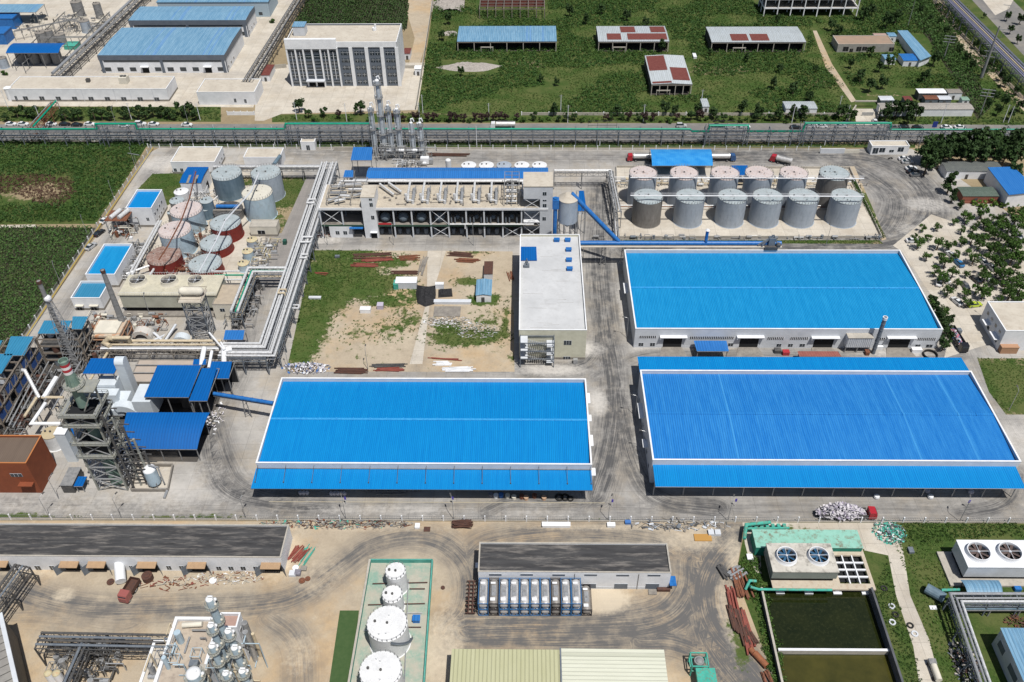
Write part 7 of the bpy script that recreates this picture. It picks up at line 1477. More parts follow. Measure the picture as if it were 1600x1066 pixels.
T=thing('trailer_chassis','rusty empty trailer chassis left of the stacked tank containers','trailer',P(735,962)); q=P(735,962); L=P(735,912)[1]-q[1]
mb=MB(); 
for s in (-.5,.5): mb.beam((q[0]+s,q[1],1.1),(q[0]+s,q[1]+L,1.1),.25,.4)
for k in range(9): mb.beam((q[0]-1.2,q[1]+L*k/8,1.1),(q[0]+1.2,q[1]+L*k/8,1.1),.2)
mb.build('frame',RUSTD,T)
for k in range(3):
    for s in (-1,1): mb=MB(); yy=q[1]+1.2+1.3*k; mb.tube([(q[0]+s*.8,yy,.5),(q[0]+s*1.15,yy,.5)],.5,14); mb.build('wheel',RUB,T)
# ---------- vegetation ----------
def leafmat(name,a,b,c=None,rnd=.25,ns=.9):
    m=mat(name,a,b,scale=ns,lo=.38,hi=.62,rough=.7,rnd=rnd,spec=.2,c3=c,s3=.25,amt3=.7,coord='OBJ'); return m
LG=leafmat('leaves_green',(.022,.055,.01),(.06,.115,.022)); LD=leafmat('leaves_dark',(.016,.036,.011),(.04,.075,.022)); LB=leafmat('leaves_bright',(.06,.12,.02),(.12,.19,.04)); LP=leafmat('leaves_purple',(.03,.018,.018),(.055,.035,.03))
LS=leafmat('scrub_leaves',(.016,.044,.01),(.05,.105,.022),c=(.085,.125,.028)); LBR=leafmat('bramble_brown',(.05,.025,.02),(.09,.05,.035)); LC=leafmat('corn_leaves',(.022,.058,.014),(.062,.115,.03),c=(.07,.09,.03)); LGR=leafmat('grass_blades',(.04,.085,.015),(.08,.135,.028),c=(.12,.13,.045))
def leaves(C,Rr,per,size,r=rng,shell=.55,half=False):
    "leaf quads scattered through ellipsoids: C (n,3), Rr (n,3)"
    C=np.repeat(np.asarray(C,float),per,0); Rr=np.repeat(np.asarray(Rr,float),per,0); n=len(C)
    d=r.normal(size=(n,3)); d/=np.linalg.norm(d,axis=1)[:,None]
    if half: d[:,2]=np.abs(d[:,2])
    rad=shell+(1-shell)*r.random((n,1)); p=C+d*rad*Rr
    nrm=d+r.normal(size=(n,3))*.7; nrm/=np.linalg.norm(nrm,axis=1)[:,None]
    u=np.cross(nrm,r.normal(size=(n,3))); u/=np.linalg.norm(u,axis=1)[:,None]; v=np.cross(nrm,u)
    s=size*(.6+.8*r.random((n,1)))/2; u=u*s; v=v*s*.75
    return np.stack([p-u-v*.4,p-v,p+u+v*.3,p+v],1)
def tree_proto(name,cat,h,r,per,size,leaf,trunk=None,blobs=9,squash=.8,conical=0,seed=1):
    g=np.random.default_rng(seed); t=thing(name,'x',cat,(0,0,0))
    C=[];R=[]
    for i in range(blobs):
        a=g.random()*6.28; f=g.random()**.5; zz=h-r*squash+ (g.random()*2-1)*r*squash*.6
        if conical: zz=h*.25+(h*.7)*(i/blobs); f=f*(1-i/blobs*.75)
        k=r*(.22+.24*g.random())*(1 if not conical else (1.15-.5*i/blobs)); C.append((math.cos(a)*f*r*.6,math.sin(a)*f*r*.6,zz)); R.append((k,k,k*squash))
    q=leaves(C,R,per,size,g,shell=.35); quads('crown',q,leaf,t)
    mb=MB(); mb.cyl(0,0,0,h*.55,.13+.02*h,.06+.01*h,n=7)
    for i in range(4): mb.beam((0,0,h*.4),(C[i][0]*.8,C[i][1]*.8,C[i][2]),.07+.01*h)
    mb.build('trunk',mat('bark',(.1,.075,.05),(.06,.045,.03),scale=3),t); return t
protos={
 'park':[tree_proto('tree','tree',4.4,2.3,46,.42,LG,seed=s,blobs=13) for s in (1,2,3)],
 'dense':[tree_proto('tree','tree',8.5,3.2,70,.75,LD,seed=s,blobs=14,squash=1) for s in (4,5)],
 'cone':[tree_proto('tree','tree',10,3.2,80,.7,LD,seed=s,blobs=16,conical=1) for s in (14,15)],
 'street':[tree_proto('tree','tree',5.0,2.3,60,.6,LD,seed=s,blobs=9) for s in (6,7)],
 'purple':[tree_proto('tree','tree',4.6,2.2,55,.6,LP,seed=s,blobs=8) for s in (8,9)],
 'shrub':[tree_proto('shrub','shrub',2.4,1.7,50,.5,LG,seed=s,blobs=7) for s in (10,11)],
 'bright':[tree_proto('shrub','shrub',2.2,1.6,50,.5,LB,seed=s,blobs=7) for s in (12,13)]}
usedp=set()
def plant(kind,x,y,label,sc=1,group=None):
    k=int(rng.integers(0,len(protos[kind]))); src=protos[kind][k]
    if (kind,k) in usedp: o=copy_tree(src)
    else: o=src; usedp.add((kind,k))
    place(o,(x,y,0),rng.random()*6.28,sc,label)
    if group: o['group']=group
    return o
# car park trees
CPX=[(1443,350),(1467,349),(1430,363),(1452,364),(1436,377),(1467,378),(1485,380),(1450,395),(1473,392),(1478,406),(1495,393),(1515,386),(1523,400),(1490,422),(1463,419),(1475,433),(1513,421),(1493,340),(1505,353),(1523,352),(1545,347),(1556,362),(1570,345),(1588,340),(1575,372),(1550,385),(1588,362),(1536,417),(1558,407),(1573,397),(1592,392),(1570,427),(1590,412),(1483,450),(1498,437),(1511,452),(1541,428),(1538,454),(1563,462),(1578,459),(1595,447),(1585,432),(1458,472),(1475,482),(1513,467),(1527,447),(1552,334),(1580,325),(1535,330),(1510,332),(1598,330),(1565,338),(1592,350),(1548,358),(1562,350),(1578,352),(1568,364),(1583,374),(1596,374),(1560,378),(1585,384),(1568,388),(1596,402),(1582,402),(1568,410),(1580,420),(1596,430),(1560,420),(1555,436),(1540,366),(1532,378),(1544,396),(1520,370),(1505,372),(1512,338),(1540,343),(1528,344),(1600,460),(1572,443),(1590,462)]
rows={}
for p in CPX: rows.setdefault(int((p[1]-320)//19),[]).append(p)
for ri,k in enumerate(sorted(rows)):
    for j,p in enumerate(sorted(rows[k])):
        x,y,_=P(p[0]+1,p[1],3.6); plant('park',x,y,'car park tree, %s from the left in the %s row from the top'%(ORD[j],ORD[ri]),(.72+.6*rng.random()**1.5)*(1.15 if p[0]>1535 else 1),'trees standing in the car park')
for j,(px,py) in enumerate([(1457,466),(1462,476),(1468,487),(1474,498),(1480,509),(1483,521),(1478,533),(1486,497)]):
    x,y,_=P(px,py,4); plant('dense',x,y,'dark tree, %s from the top in the line along the warehouse side'%ORD[j],.6+.1*rng.random(),'line of trees beside the upper blue warehouse')
for j,(px,py,s) in enumerate([(1448,238,1.15),(1462,236,1.1),(1478,226,1.1),(1495,224,1.1),(1512,224,1.2),(1528,226,1.1),(1545,224,1.2),(1562,226,1.1),(1578,228,1.2),(1596,226,1.2),(1450,254,1.0),(1490,236,.9),(1470,244,1.),(1505,238,1.),(1520,240,1),(1538,240,1.),(1556,240,1),(1572,242,1),(1590,244,1),(1588,262,.8)]):
    x,y,_=P(px,py,6); plant('dense',x,y,'big dark tree in the grove by the gatehouse, %s one counted from the left'%ORD[j],s*1.35,'dark grove right of the gatehouse')
for px,py,s,lb in ((1486,285,1.05,'tall dark cone shaped tree above the car park'),(1492,300,.7,'smaller dark tree touching the tall cone shaped one'),(1505,310,.5,'bushy tree at the left end of the low brick wall')): x,y,_=P(px,py,5); plant('cone' if s>.6 else 'dense',x,y,lb,s)
for j,px in enumerate((1528,1540,1556,1572,1590)): x,y,_=P(px,310+3*(j%2),3); plant('bright',x,y,'yellow green shrub by the low brick wall, %s from the left'%ORD[j],1.2,'shrubs along the low brick wall')
# street trees (north side) left of the office
for j,(px,py,s) in enumerate([(8,182,.7),(25,176,1.),(40,177,1.1),(53,178,1.1),(68,181,.8),(100,180,1),(112,181,1.),(121,180,1.1),(146,179,1.),(158,180,1.1),(170,180,1.1),(192,178,1.),(202,178,1),(214,178,1.1),(226,179,1),(238,175,1),(250,176,1),(262,178,1),(270,180,.8),(283,174,1.2),(296,176,1.3),(305,180,1)]):
    x,y,_=P(px,py,2.5); plant('street',x,y,'dark street tree before the long low white building, %s from the left'%ORD[j],s*1.25,'street trees left of the office block')
for j,(px,py,k,s) in enumerate([(467,168,'street',1.5),(481,176,'street',1.),(505,175,'street',1.05),(490,183,'shrub',1),(528,178,'purple',.9),(545,180,'shrub',1),(563,172,'street',1.5),(575,182,'shrub',1)]):
    x,y,_=P(px,py,2.5); plant(k,x,y,'tree or bush at the office forecourt edge, %s from the left'%ORD[j],s,'planting in front of the office forecourt')
for j in range(24):
    px=603+j*9.3; py=181+3*rng.random(); x,y,_=P(px,py,2.3); plant('purple' if rng.random()<.75 else 'shrub',x,y,'dark purple leaved bush by the street, %s from the left'%ORD[j],.8+.3*rng.random(),'purple hedge bushes along the street')
for j in range(40):
    px=832+j*12.4+rng.random()*4
    if 1335<px<1372: continue
    py=181+5*rng.random(); k=['shrub','street','bright','shrub','purple'][int(rng.integers(0,5))]; x,y,_=P(px,py,2); plant(k,x,y,'verge bush between street and scrub field, %s from the left'%ORD[j],.75+.4*rng.random(),'bushes on the verge below the scrub field')
for j,(px,py,s) in enumerate([(865,172,.8),(965,172,.8),(1040,170,.9),(1055,172,.7),(1090,172,.8),(1115,176,.8),(1160,170,.9),(1185,176,.9),(1215,180,.8),(1240,178,.9),(1255,175,.9),(1315,178,1),(1330,184,.9),(1385,180,1.1),(1400,178,1.2),(1418,177,1.2),(1432,180,1),(1420,186,.9)]):
    x,y,_=P(px,py,3); plant('dense',x,y,'rounded dark tree behind the street verge, %s from the left'%ORD[j],s*.95,'rounded trees behind the verge')
for j,(px,py,s,k) in enumerate([(1033,73,.8,'dense'),(1110,78,.5,'dense'),(1168,88,.55,'dense'),(1215,28,.6,'dense'),(1350,25,1.,'dense'),(1362,18,.9,'dense'),(1385,38,1.1,'dense'),(1400,30,1.,'dense'),(1300,40,.8,'dense'),(1310,50,.8,'dense'),(1360,80,.7,'dense'),(1375,104,.7,'dense'),(1390,98,.8,'dense'),(1460,95,.9,'dense'),(1345,120,.8,'dense'),(1360,135,.9,'dense'),(1380,130,.8,'dense'),(1445,120,.8,'dense'),(1330,98,.6,'dense'),(1220,105,.6,'dense'),(1275,105,.5,'dense'),(870,125,.5,'dense'),(845,120,.5,'dense'),(940,15,.8,'dense'),(980,25,.8,'dense'),(1010,35,.7,'dense'),(890,18,.8,'dense'),(915,30,.7,'dense'),(700,30,.8,'dense'),(690,55,.7,'dense'),(720,110,.6,'dense'),(1240,140,.8,'dense'),(1265,150,.7,'dense'),(1210,130,.7,'dense')]):
    x,y,_=P(px,py,3); plant(k,x,y,'leafy tree touching the patchy red and white ruin' if j==0 else 'leafy tree in the scrub, one of the clumps around the derelict sheds',s*1.05,'trees in the scrub around the derelict sheds')
for j,(px,py,s) in enumerate([(1500,75,.9),(1512,88,.9),(1525,68,.8),(1520,100,.9),(1535,82,.8),(1540,110,.9),(1548,98,.8),(1565,118,1.),(1572,128,1.1),(1555,150,1.),(1570,160,1.1),(1590,140,.9),(1560,172,.9),(1580,178,.9),(1595,165,1),(1595,30,1),(1580,45,.9),(1575,25,.9),(1540,20,.5),(1470,30,.7),(1480,45,.8),(1490,58,.8),(1440,12,.8),(1455,25,.7),(1545,162,.9),(1592,60,.8)]):
    x,y,_=P(px,py,3); plant('dense',x,y,'dark tree near the far right road and railway line',s*.75,'trees along the far right railway and road')
for j,(px,py) in enumerate([(5,112),(26,34),(300,1),(425,30),(300,6)]):
    x,y,_=P(px,py,2); plant('shrub',x,y,['bush by the white silo','bush between the blue tank sheds','bush before the pale blue factory hall, right one','bush in the kerbed bed beside the workshop','bush before the pale blue factory hall, left one'][j],1.1)
# hedge by the tank farm
a_=P(1332,283);b_=P(1381,374); n=46; C=[(a_[0]+(b_[0]-a_[0])*i/n,a_[1]+(b_[1]-a_[1])*i/n,.7) for i in range(n)]; tag(quads('hedge',leaves(C,[(.8,.8,.8)]*n,70,.3),LG,None),'clipped hedge along the right side of the tank farm','hedge')
# scrub and ground cover (stuff)
NZ=[(g[0]*.09,g[1]*.09,g[2]*6.28) for g in rng.normal(size=(14,3))]
def vn(x,y,s=1): return sum(math.sin((x*a+y*b)*s+c) for a,b,c in NZ)/5.3
def inpoly(x,y,poly):
    c=False; j=len(poly)-1
    for i in range(len(poly)):
        if (poly[i][1]>y)!=(poly[j][1]>y) and x<(poly[j][0]-poly[i][0])*(y-poly[i][1])/(poly[j][1]-poly[i][1])+poly[i][0]: c=not c
        j=i
    return c
def scatter(poly,step,thr=-9,excl=(),s=1):
    W_=[XY(*p) for p in poly]; xs=[p[0] for p in W_];ys=[p[1] for p in W_]; out=[]; y=min(ys)
    while y<max(ys):
        x=min(xs)
        while x<max(xs):
            X=x+(rng.random()-.5)*step;Y_=y+(rng.random()-.5)*step; x+=step
            if vn(X,Y_,s)<thr or not inpoly(X,Y_,W_): continue
            px,py=proj((X,Y_,0))
            if any(e[0]<px<e[2] and e[1]<py<e[3] for e in excl): continue
            if 1270<px<1340 and abs((px-1272)-(py-48)*.56)<9: continue
            out.append((X,Y_))
        y+=step
    return out
EX=[(712,48,872,76),(930,48,1048,80),(1104,48,1262,80),(1012,95,1084,150),(745,0,855,18),(1190,0,1340,26),(1305,60,1402,84),(1405,52,1456,98),(1336,138,1525,186),(1228,162,1278,178),(1092,158,1110,170),(690,94,780,118),(1335,160,1370,200)]
def bushes(name,pts,r0,r1,per,size,m_,zf=.55,label=None,**kw):
    if not pts: return
    C=[];R=[]
    for x,y in pts: r=r0+(r1-r0)*rng.random()**1.6; C.append((x,y,r*zf*.5)); R.append((r,r,r*zf*1.2))
    return tag(quads(name,leaves(C,R,per,size,half=True,shell=.5),m_,None),label,name.replace('_',' '),kind='stuff')
FP=[(655,174),(684,-25),(1480,-25),(1545,60),(1600,180),(1336,186),(815,178)]
bushes('scrub',scatter(FP,1.9,-.15,EX),.8,2.3,24,.62,LS,label='dark green scrub covering the field around the derelict sheds')
bushes('weeds',scatter(FP,1.4,-.9,EX,.7),.3,.8,7,.45,LGR,label='low yellow green weeds between the scrub bushes')
WP=[(-170,224),(231,224),(196,280),(150,345),(-160,352)]
bushes('undergrowth',scatter(WP,1.6,-.9,[(0,275,115,322)]),.9,2.6,26,.55,LS,label='dense green undergrowth left of the plant')
bushes('bramble',scatter([(-20,277),(60,272),(112,280),(118,300),(95,326),(60,320),(30,305),(-20,300)],1.3,-.6),.6,1.2,22,.4,LBR,label='brown withered brambles in the undergrowth')
bushes('undergrowth',scatter([(110,300),(150,345),(-160,352),(-120,320),(60,322)],2,-.8),.5,1.2,14,.4,LG,label='lower green growth beside the corn field')
bushes('verge_growth',scatter([(-60,218),(1430,223),(1430,229),(-60,229)],1.1,-2),.5,1.0,14,.35,LD,label='dark growth between the street rack and the plant fence')
bushes('verge_growth',scatter([(-60,168),(345,168),(345,189),(-60,190)],1.6,-.4),.5,1.1,14,.4,LG,label='green verge under the street trees')
bushes('verge_growth',scatter([(430,183),(650,176),(830,184),(1336,186),(1336,192),(430,190)],1.4,-.6),.4,.9,12,.4,LGR,label='mixed green verge along the street')
bushes('verge_growth',scatter([(1375,184),(1640,182),(1660,197),(1375,194)],1.5,-.9),.5,1.,14,.4,LG,label='green verge right of the gate')
bushes('weeds',scatter([(1170,817),(1600,820),(1700,1080),(1480,1080),(1425,930),(1405,865),(1370,818)],.9,-.8,[(1180,815,1370,925),(1480,840,1600,930),(1500,930,1600,1066)],.8),.25,.6,9,.3,LGR,label='rough grass around the concrete track') 
bushes('weeds',scatter([(1365,925),(1388,868),(1400,930),(1427,1010),(1445,1090),(1425,1090)],.8,-.9),.3,.7,10,.3,LG,label='grass strip between pond and concrete track')
bushes('thicket',scatter([(1163,868),(1185,870),(1196,925),(1215,1000),(1225,1090),(1208,1090),(1185,960),(1165,905),(1148,900)],1.0,-2),.6,1.4,40,.4,LG,label='bright green thicket between the rusty beams and the pond')
bushes('weeds',scatter([(1390,815),(1600,818),(1600,834),(1440,850),(1408,840)],1.0,-1.5),.4,.9,14,.35,LG,label='thick grass below the south fence')
def tufts(poly,label,step=.8,thr=-9,m_=LGR,r=(.2,.5),per=8,size=.25): bushes('grass',scatter(poly,step,thr),*r,per,size,m_,label=label)
for i,(x,y,rx,ry,v) in enumerate(CG):
    if v<.45: continue
    c=XY(x,y); pts=[]
    for k in range(int(rx*ry*v*3.2)):
        a=rng.random()*6.28; f=rng.random()**.5*1.05; pts.append((c[0]+math.cos(a)*f*rx,c[1]+math.sin(a)*f*ry))
    W_=[XY(*p) for p in ((487,391),(801,393),(804,581),(447,581),(452,560),(478,440))]; pts=[p for p in pts if inpoly(*p,W_)]
    if pts: bushes('grass',pts,.25,.6,8,.28,LG if i<4 else LGR,label='green weed patch in the building yard')
tufts([(238,272),(290,270),(300,300),(262,320),(252,297),(214,297)],'small lawn behind the vivid blue roofed box'); tufts([(378,277),(479,277),(440,364),(405,370),(430,290),(380,290)],'grass strip between the tanks and the lane',thr=-.5)
tufts([(968,375),(1374,375.5),(1380,381),(968,380)],'grass line in front of the tank farm',.6); tufts([(1527,560),(1640,560),(1700,648),(1572,648),(1545,612)],'dry lawn right of the lowest blue warehouse',thr=-.2)
tufts([(0,807),(400,807),(400,812),(0,811)],'weeds under the south fence, left part',.8,-.1); tufts([(420,811),(1160,813),(1160,815),(420,814)],'weeds under the south fence, middle part',.8,-.1)
# corn: rows of blades
def corn(label,poly,d,sp,step,h,m_=LC,per=3,size=.6):
    W_=[XY(*p) for p in poly]; d=np.array(d,float); d/=np.linalg.norm(d); n=np.array([-d[1],d[0]]); A=np.array(W_); u=A@d; v=A@n
    U=np.arange(u.min(),u.max(),step);V=np.arange(v.min(),v.max(),sp); pts=[]
    for vv in V:
        for uu in U:
            p=d*(uu+rng.random()*step)+n*(vv+rng.normal()*.08)
            if inpoly(p[0],p[1],W_) and rng.random()<.93: pts.append((p[0],p[1],h*.55+rng.random()*h*.25))
    return tag(quads('corn',leaves(pts,[(.28,.28,h*.45)]*len(pts),per,size),m_,None),label,'corn',kind='stuff')
d1=np.array(XY(157,345))-np.array(XY(93,446)); d1=np.array(XY(80,364))-np.array(XY(0,445))
sheet('corn_soil',[(-160,352),(150,356),(140,372),(58,498),(-60,645),(-160,640)],mat('dark_soil',(.03,.035,.018),(.05,.045,.025),scale=1),.02)
corn('dense dark green corn in long rows left of the plant',[(-110,357),(146,357),(140,372),(56,500),(20,545),(-90,560)],d1,.95,.42,1.7)
sheet('corn_soil',[(490,-25),(642,-25),(636,45),(620,48),(460,45)],MATS['dark_soil'],.02); corn('dark corn field behind the office block',[(490,-25),(642,-25),(636,50),(455,45)],(0,1),1.3,.7,2,per=3,size=.9)
sheet('corn_soil',[(1375,-25),(1428,-25),(1500,70),(1548,168),(1528,188),(1478,105),(1450,60)],MATS['dark_soil'],.05); corn('long strip of corn running beside the far right railway',[(1375,-25),(1428,-25),(1500,70),(1548,168),(1528,188),(1478,105),(1450,60)],np.array(XY(1528,188))-np.array(XY(1450,60)),1.2,.6,2,per=3,size=.8)
sheet('earth_edge',[(0,352),(55,351),(58,355),(0,356)],PALE,.06)
for lb,c,rx,ry,h in (('long pale gravel heap in the scrub field',(735,106),17,5,2.6),('pale gravel heap at the top of the field wall',(698,10),10,8,3),('small gravel heap by the leftmost derelict shed',(703,53),4,3,1)):
    x,y,_=P(*c); mb=MB(); n=26; vs=[];fs=[]
    for i in range(n+1):
        for j in range(n+1): u=i/n*2-1;v=j/n*2-1; vs.append((x+u*rx,y+v*ry,h*max(0,1-(u*u+v*v)*(1+.9*vn(u*22+x,v*22+y)))**.8*(.45+.35*abs(vn(u*60,v*60))+.3*rng.random())-.02))
    for i in range(n):
        for j in range(n): fs.append((i*(n+1)+j,(i+1)*(n+1)+j,(i+1)*(n+1)+j+1,i*(n+1)+j+1))
    mb.add(vs,fs); tag(mb.build('gravel_heap',mat('gravel',(.36,.33,.3),(.24,.22,.2),scale=1.5)),lb,'gravel heap')
# ---------- vehicles ----------
def paint(n,c): return mat(n,c,rough=.25,spec=.6)
CW,CB,CG_,CBL,CY,CS=paint('car_white',(.62,.63,.64)),paint('car_black',(.015,.015,.018)),paint('car_grey',(.12,.125,.13)),paint('car_blue',(.03,.16,.35)),paint('car_lime',(.4,.5,.05)),paint('car_silver',(.4,.41,.42))
def loft(mb,secs):
    "secs: list of (x, halfwidth_bottom, halfwidth_top, z0, z1)"
    vs=[]
    for x,a,b,z0,z1 in secs: vs+=[(x,-a,z0),(x,a,z0),(x,b,z1),(x,-b,z1)]
    fs=[(0,3,2,1)]+[(i*4+j,(i+1)*4+j,(i+1)*4+(j+1)%4,i*4+(j+1)%4)[::-1] for i in range(len(secs)-1) for j in range(4)]+[tuple((len(secs)-1)*4+j for j in (0,1,2,3))]
    mb.add(vs,fs)
def wheel(par,x,y,r=.34,w=.22):
    mb=MB(); mb.tube([(x,y-w/2,r),(x,y+w/2,r)],r,14); mb.mt(1).tube([(x,y-w/2-.01,r),(x,y+w/2+.01,r)],r*.55,10); mb.build('wheel',[RUB,GALV],par)
def car(van=False):
    t=thing('parked_car','x','car',(0,0,0)); mb=MB(); h=.62 if not van else .8
    loft(mb,[(-2.25,.72,.66,.35,.75),(-2.1,.86,.8,.25,.92 if not van else 1.1),(-1.2,.9,.84,.22,.98 if not van else 1.15),(.9,.9,.84,.22,.95 if not van else 1.1),(1.9,.87,.78,.25,.78 if not van else 1.0),(2.25,.75,.68,.35,.62)]); b=mb.build('body',CW,t,smooth=True)
    mb=MB(); z=1.42 if not van else 1.85
    loft(mb,[(-1.75 if not van else -2.1,.8,.72,.9,.95),(-1.05 if not van else -1.95,.8,.6,.9,z),(.1,.8,.62,.9,z),(1.05,.8,.74,.88,.95)]); g=mb.build('windows',GLASS,t)
    mb=MB(); loft(mb,[(-1.0 if not van else -1.95,.62,.57,z-.02,z+.05),(.1,.63,.58,z-.02,z+.05)]); r=mb.build('roof',CW,t)
    for x in (-1.4,1.4):
        for y in (-.8,.8): wheel(t,x,y)
    for y in (-.55,.55):
        mb=MB(); mb.box(2.12,2.24,y-.18,y+.18,.55,.7); mb.build('headlight',GLASS,t); mb=MB(); mb.box(-2.25,-2.14,y-.15,y+.15,.65,.8); mb.build('tail_light',mat('lamp_red',(.3,.01,.01)),t)
    return t
pc,pv=car(),car(True); firstc=[1,1]
CARS=[(17,194,'w',0),(36,194,'w',0),(80,194,'w',0),(101,194,'b',0),(120,195,'b',0),(140,194,'w',0),(194,196,'w',0),(220,194,'W',0),(240,194,'w',0),(292,195,'w',0),(1065,197,'V',0),(1121,197,'b',0),(1141,198,'w',0),(1164,198,'w',0),(1243,199,'b',0),(1265,197,'s',0),(1284,197,'w',0),(1314,197,'s',0),(1396,199,'g',0),(1412,199,'b',0),(1434,199,'b',0),(1479,199,'w',0),(1500,199,'w',0),
 (1367,190,'w',1.4),(1413,248,'w',0),(1424,263,'w',.1),(1426,268,'b',.1),(1431,273,'g',.1),(1418,253,'s',0),(164,344,'w',1.2),(155,364,'b',1.2),(142,385,'s',1.2),
 (1426,376,'w',0),(1530,371,'g',1.9),(1498,411,'B',1.8),(1486,398,'w',1.9),(1550,417,'w',1.6),(1536,408,'w',1.7),(1525,437,'b',1.9),(1550,441,'w',1.7),(1565,441,'b',1.7),(1467,441,'w',1.2),(1477,436,'w',1.7),(1495,471,'w',1.9),(1523,476,'L',.2),(1590,368,'s',1.8),(1508,446,'g',1.6),(1560,388,'g',1.6)]
CM={'w':CW,'b':CB,'g':CG_,'s':CS,'W':CW,'V':CS,'B':CBL,'L':CY}; CN={'w':'white','b':'black','g':'grey','s':'silver','W':'white','V':'silver','B':'blue','L':'lime yellow'}
cnt={}
for px,py,c,rz in CARS:
    van=c in 'WV'; k=1 if van else 0; src=(pc,pv)[k]; o=src if firstc[k] and 0 else copy_tree(src); 
    zone='on the street left of the office' if py<200 and px<350 else 'on the street right of the tall columns' if py<200 and px<1360 or py<200 and rz==0 else 'in the gate driveway' if px==1367 else 'by the gatehouse' if py<280 else 'on the west lane' if px<200 else 'in the car park'
    cnt[zone]=cnt.get(zone,0)+1
    x,y,_=P(px,py,.6); place(o,(x,y,.06),rz,1.08,'%s %s %s, %s from the left there'%(CN[c],'van' if van else 'car',zone,ORD[sum(1 for q in CARS if q[0]<px and ((q[1]<200)==(py<200)) and ((q[0]<350)==(px<350)) and ((q[1]<280)==(py<280)))])); o['group']='cars parked around the plant'; o['category']='van' if van else 'car'; o.name='parked_van' if van else 'parked_car'
    for ch in o.children:
        if ch.name.split('.')[0] in ('body','roof'): ch.material_slots[0].link='OBJECT'; ch.material_slots[0].material=CM[c]
for p_ in (pc,pv):
    for ch in list(p_.children): bpy.data.objects.remove(ch)
    bpy.data.objects.remove(p_)
def truck(label,loc,rz,cabm,kind='tank',L=9,name='tanker_truck',tankm=SS):
    t=thing(name,label,'truck',(0,0,0)); x0=-L/2; mb=MB(); loft(mb,[(L/2,1.2,1.2,.6,2.9),(L/2+1.7,1.2,1.15,.6,2.8),(L/2+2.1,1.15,1.0,.6,1.9)]); mb.build('cab',cabm,t)
    mb=MB(); mb.box(L/2+1.72,L/2+1.96,-1.0,1.0,1.75,2.5); mb.build('windscreen',GLASS,t)
    mb=MB(); mb.box(x0,L/2+1,-.45,.45,.75,1.05); mb.build('chassis',DSTEEL,t)
    if kind=='tank':
        mb=MB(); mb.tube([(x0-.2,0,2.15),(x0,0,2.15),(L/2-.6,0,2.15),(L/2-.4,0,2.15)],1.15,18)
        for k in range(5): xx=x0+.6+(L-1.6)*k/4; mb.tube([(xx-.06,0,2.15),(xx+.06,0,2.15)],1.2,18)
        mb.build('tank',tankm,t,smooth=True); mb=MB(); mb.box(x0+.5,L/2-1,-.3,.3,3.3,3.38); mb.build('walkway',STEEL,t)
    elif kind=='bed':
        mb=MB(); mb.box(x0,L/2-.3,-1.25,1.25,1.05,1.2); mb.box(x0,L/2-.3,-1.25,-1.18,1.2,2.2); mb.box(x0,L/2-.3,1.18,1.25,1.2,2.2); mb.box(x0,x0+.07,-1.18,1.18,1.2,2.2); mb.build('cargo_bed',tankm,t)
    for x in (x0+.8,x0+2.1,L/2-1.4,L/2+1.2):
        for y in (-1,1): wheel(t,x,y,.5,.35)
    place(t,loc,rz); return t
q=P(789,196,1.5); truck('white cabbed tanker truck with a silver tank driving on the street',(q[0],q[1],.02),math.pi,CW,L=8.5)
RC=paint('cab_red',(.35,.02,.03)); BCb=paint('cab_blue',(.03,.08,.2))
q=P(1005,247,1.2); truck('red cabbed tanker truck half under the loading canopy',(q[0],q[1],.02),math.pi,RC,L=9)
q=P(1124,247,1.2); truck('blue cabbed tanker truck poking out right of the loading canopy',(q[0],q[1],.02),0,BCb,L=9)
q=P(1224,252,1.2); truck('red cabbed tanker truck parked askew behind the back row tanks',(q[0],q[1],.02),math.pi-.5,RC,L=6.5)
q=P(1322,803,1.2); HTR=truck('red cabbed truck heaped high with torn white sacks on the south road',(q[0]-.5,q[1],.02),0,RC,'bed',12,'cargo_truck',DSTEEL)
SACK=[mat('sack_white',(.6,.58,.6),(.4,.38,.42),scale=2),mat('sack_grey',(.25,.24,.28),(.12,.12,.14),scale=2),mat('sack_teal',(.1,.4,.32)),mat('sack_blue',(.05,.15,.4))]
def heap(label,x,y,rx,ry,h,n,size,mats,z0=0,name='heap',cat='heap',rz=0,kind='stuff',flat=False):
    mb=MB(); c,s=math.cos(rz),math.sin(rz)
    for k in range(n):
        a=rng.random()*6.28;f=rng.random()**.6; u=math.cos(a)*f;v=math.sin(a)*f; zz=z0+h*(1-f*f)*rng.random()**.4
        px_,py_=x+(u*rx*c-v*ry*s),y+(u*rx*s+v*ry*c); L_=size*(.4+rng.random()); t=rng.normal(size=3)*[1,1,.25 if flat else .5]; t/=np.linalg.norm(t); mb.mt(int(rng.random()**1.8*len(mats)))
        
        if flat and k%3: L_*=2.2; mb.beam((px_-t[0]*L_/2,py_-t[1]*L_/4,zz*.7+.1),(px_+t[0]*L_/2,py_+t[1]*L_/4,zz*.7+.1+t[2]*.2),.07+.1*rng.random(),.08)
        else: mb.beam((px_-t[0]*L_/2,py_-t[1]*L_/2,zz-t[2]*L_/2+.1),(px_+t[0]*L_/2,py_+t[1]*L_/2,zz+t[2]*L_/2+.1),size*(.2+.6*rng.random()**2),size*.12)
    return tag(mb.build(name,mats),label,cat,kind=kind)
heap('heap of torn white sacks overflowing the red truck',q[0]-1.4,q[1]+.3,6.3,2.3,3.2,520,1.0,[SACK[0],SACK[1],SACK[0],mat('sack_lilac',(.4,.36,.44),(.2,.18,.24),scale=2)],1.2,'sack_load','sacks')
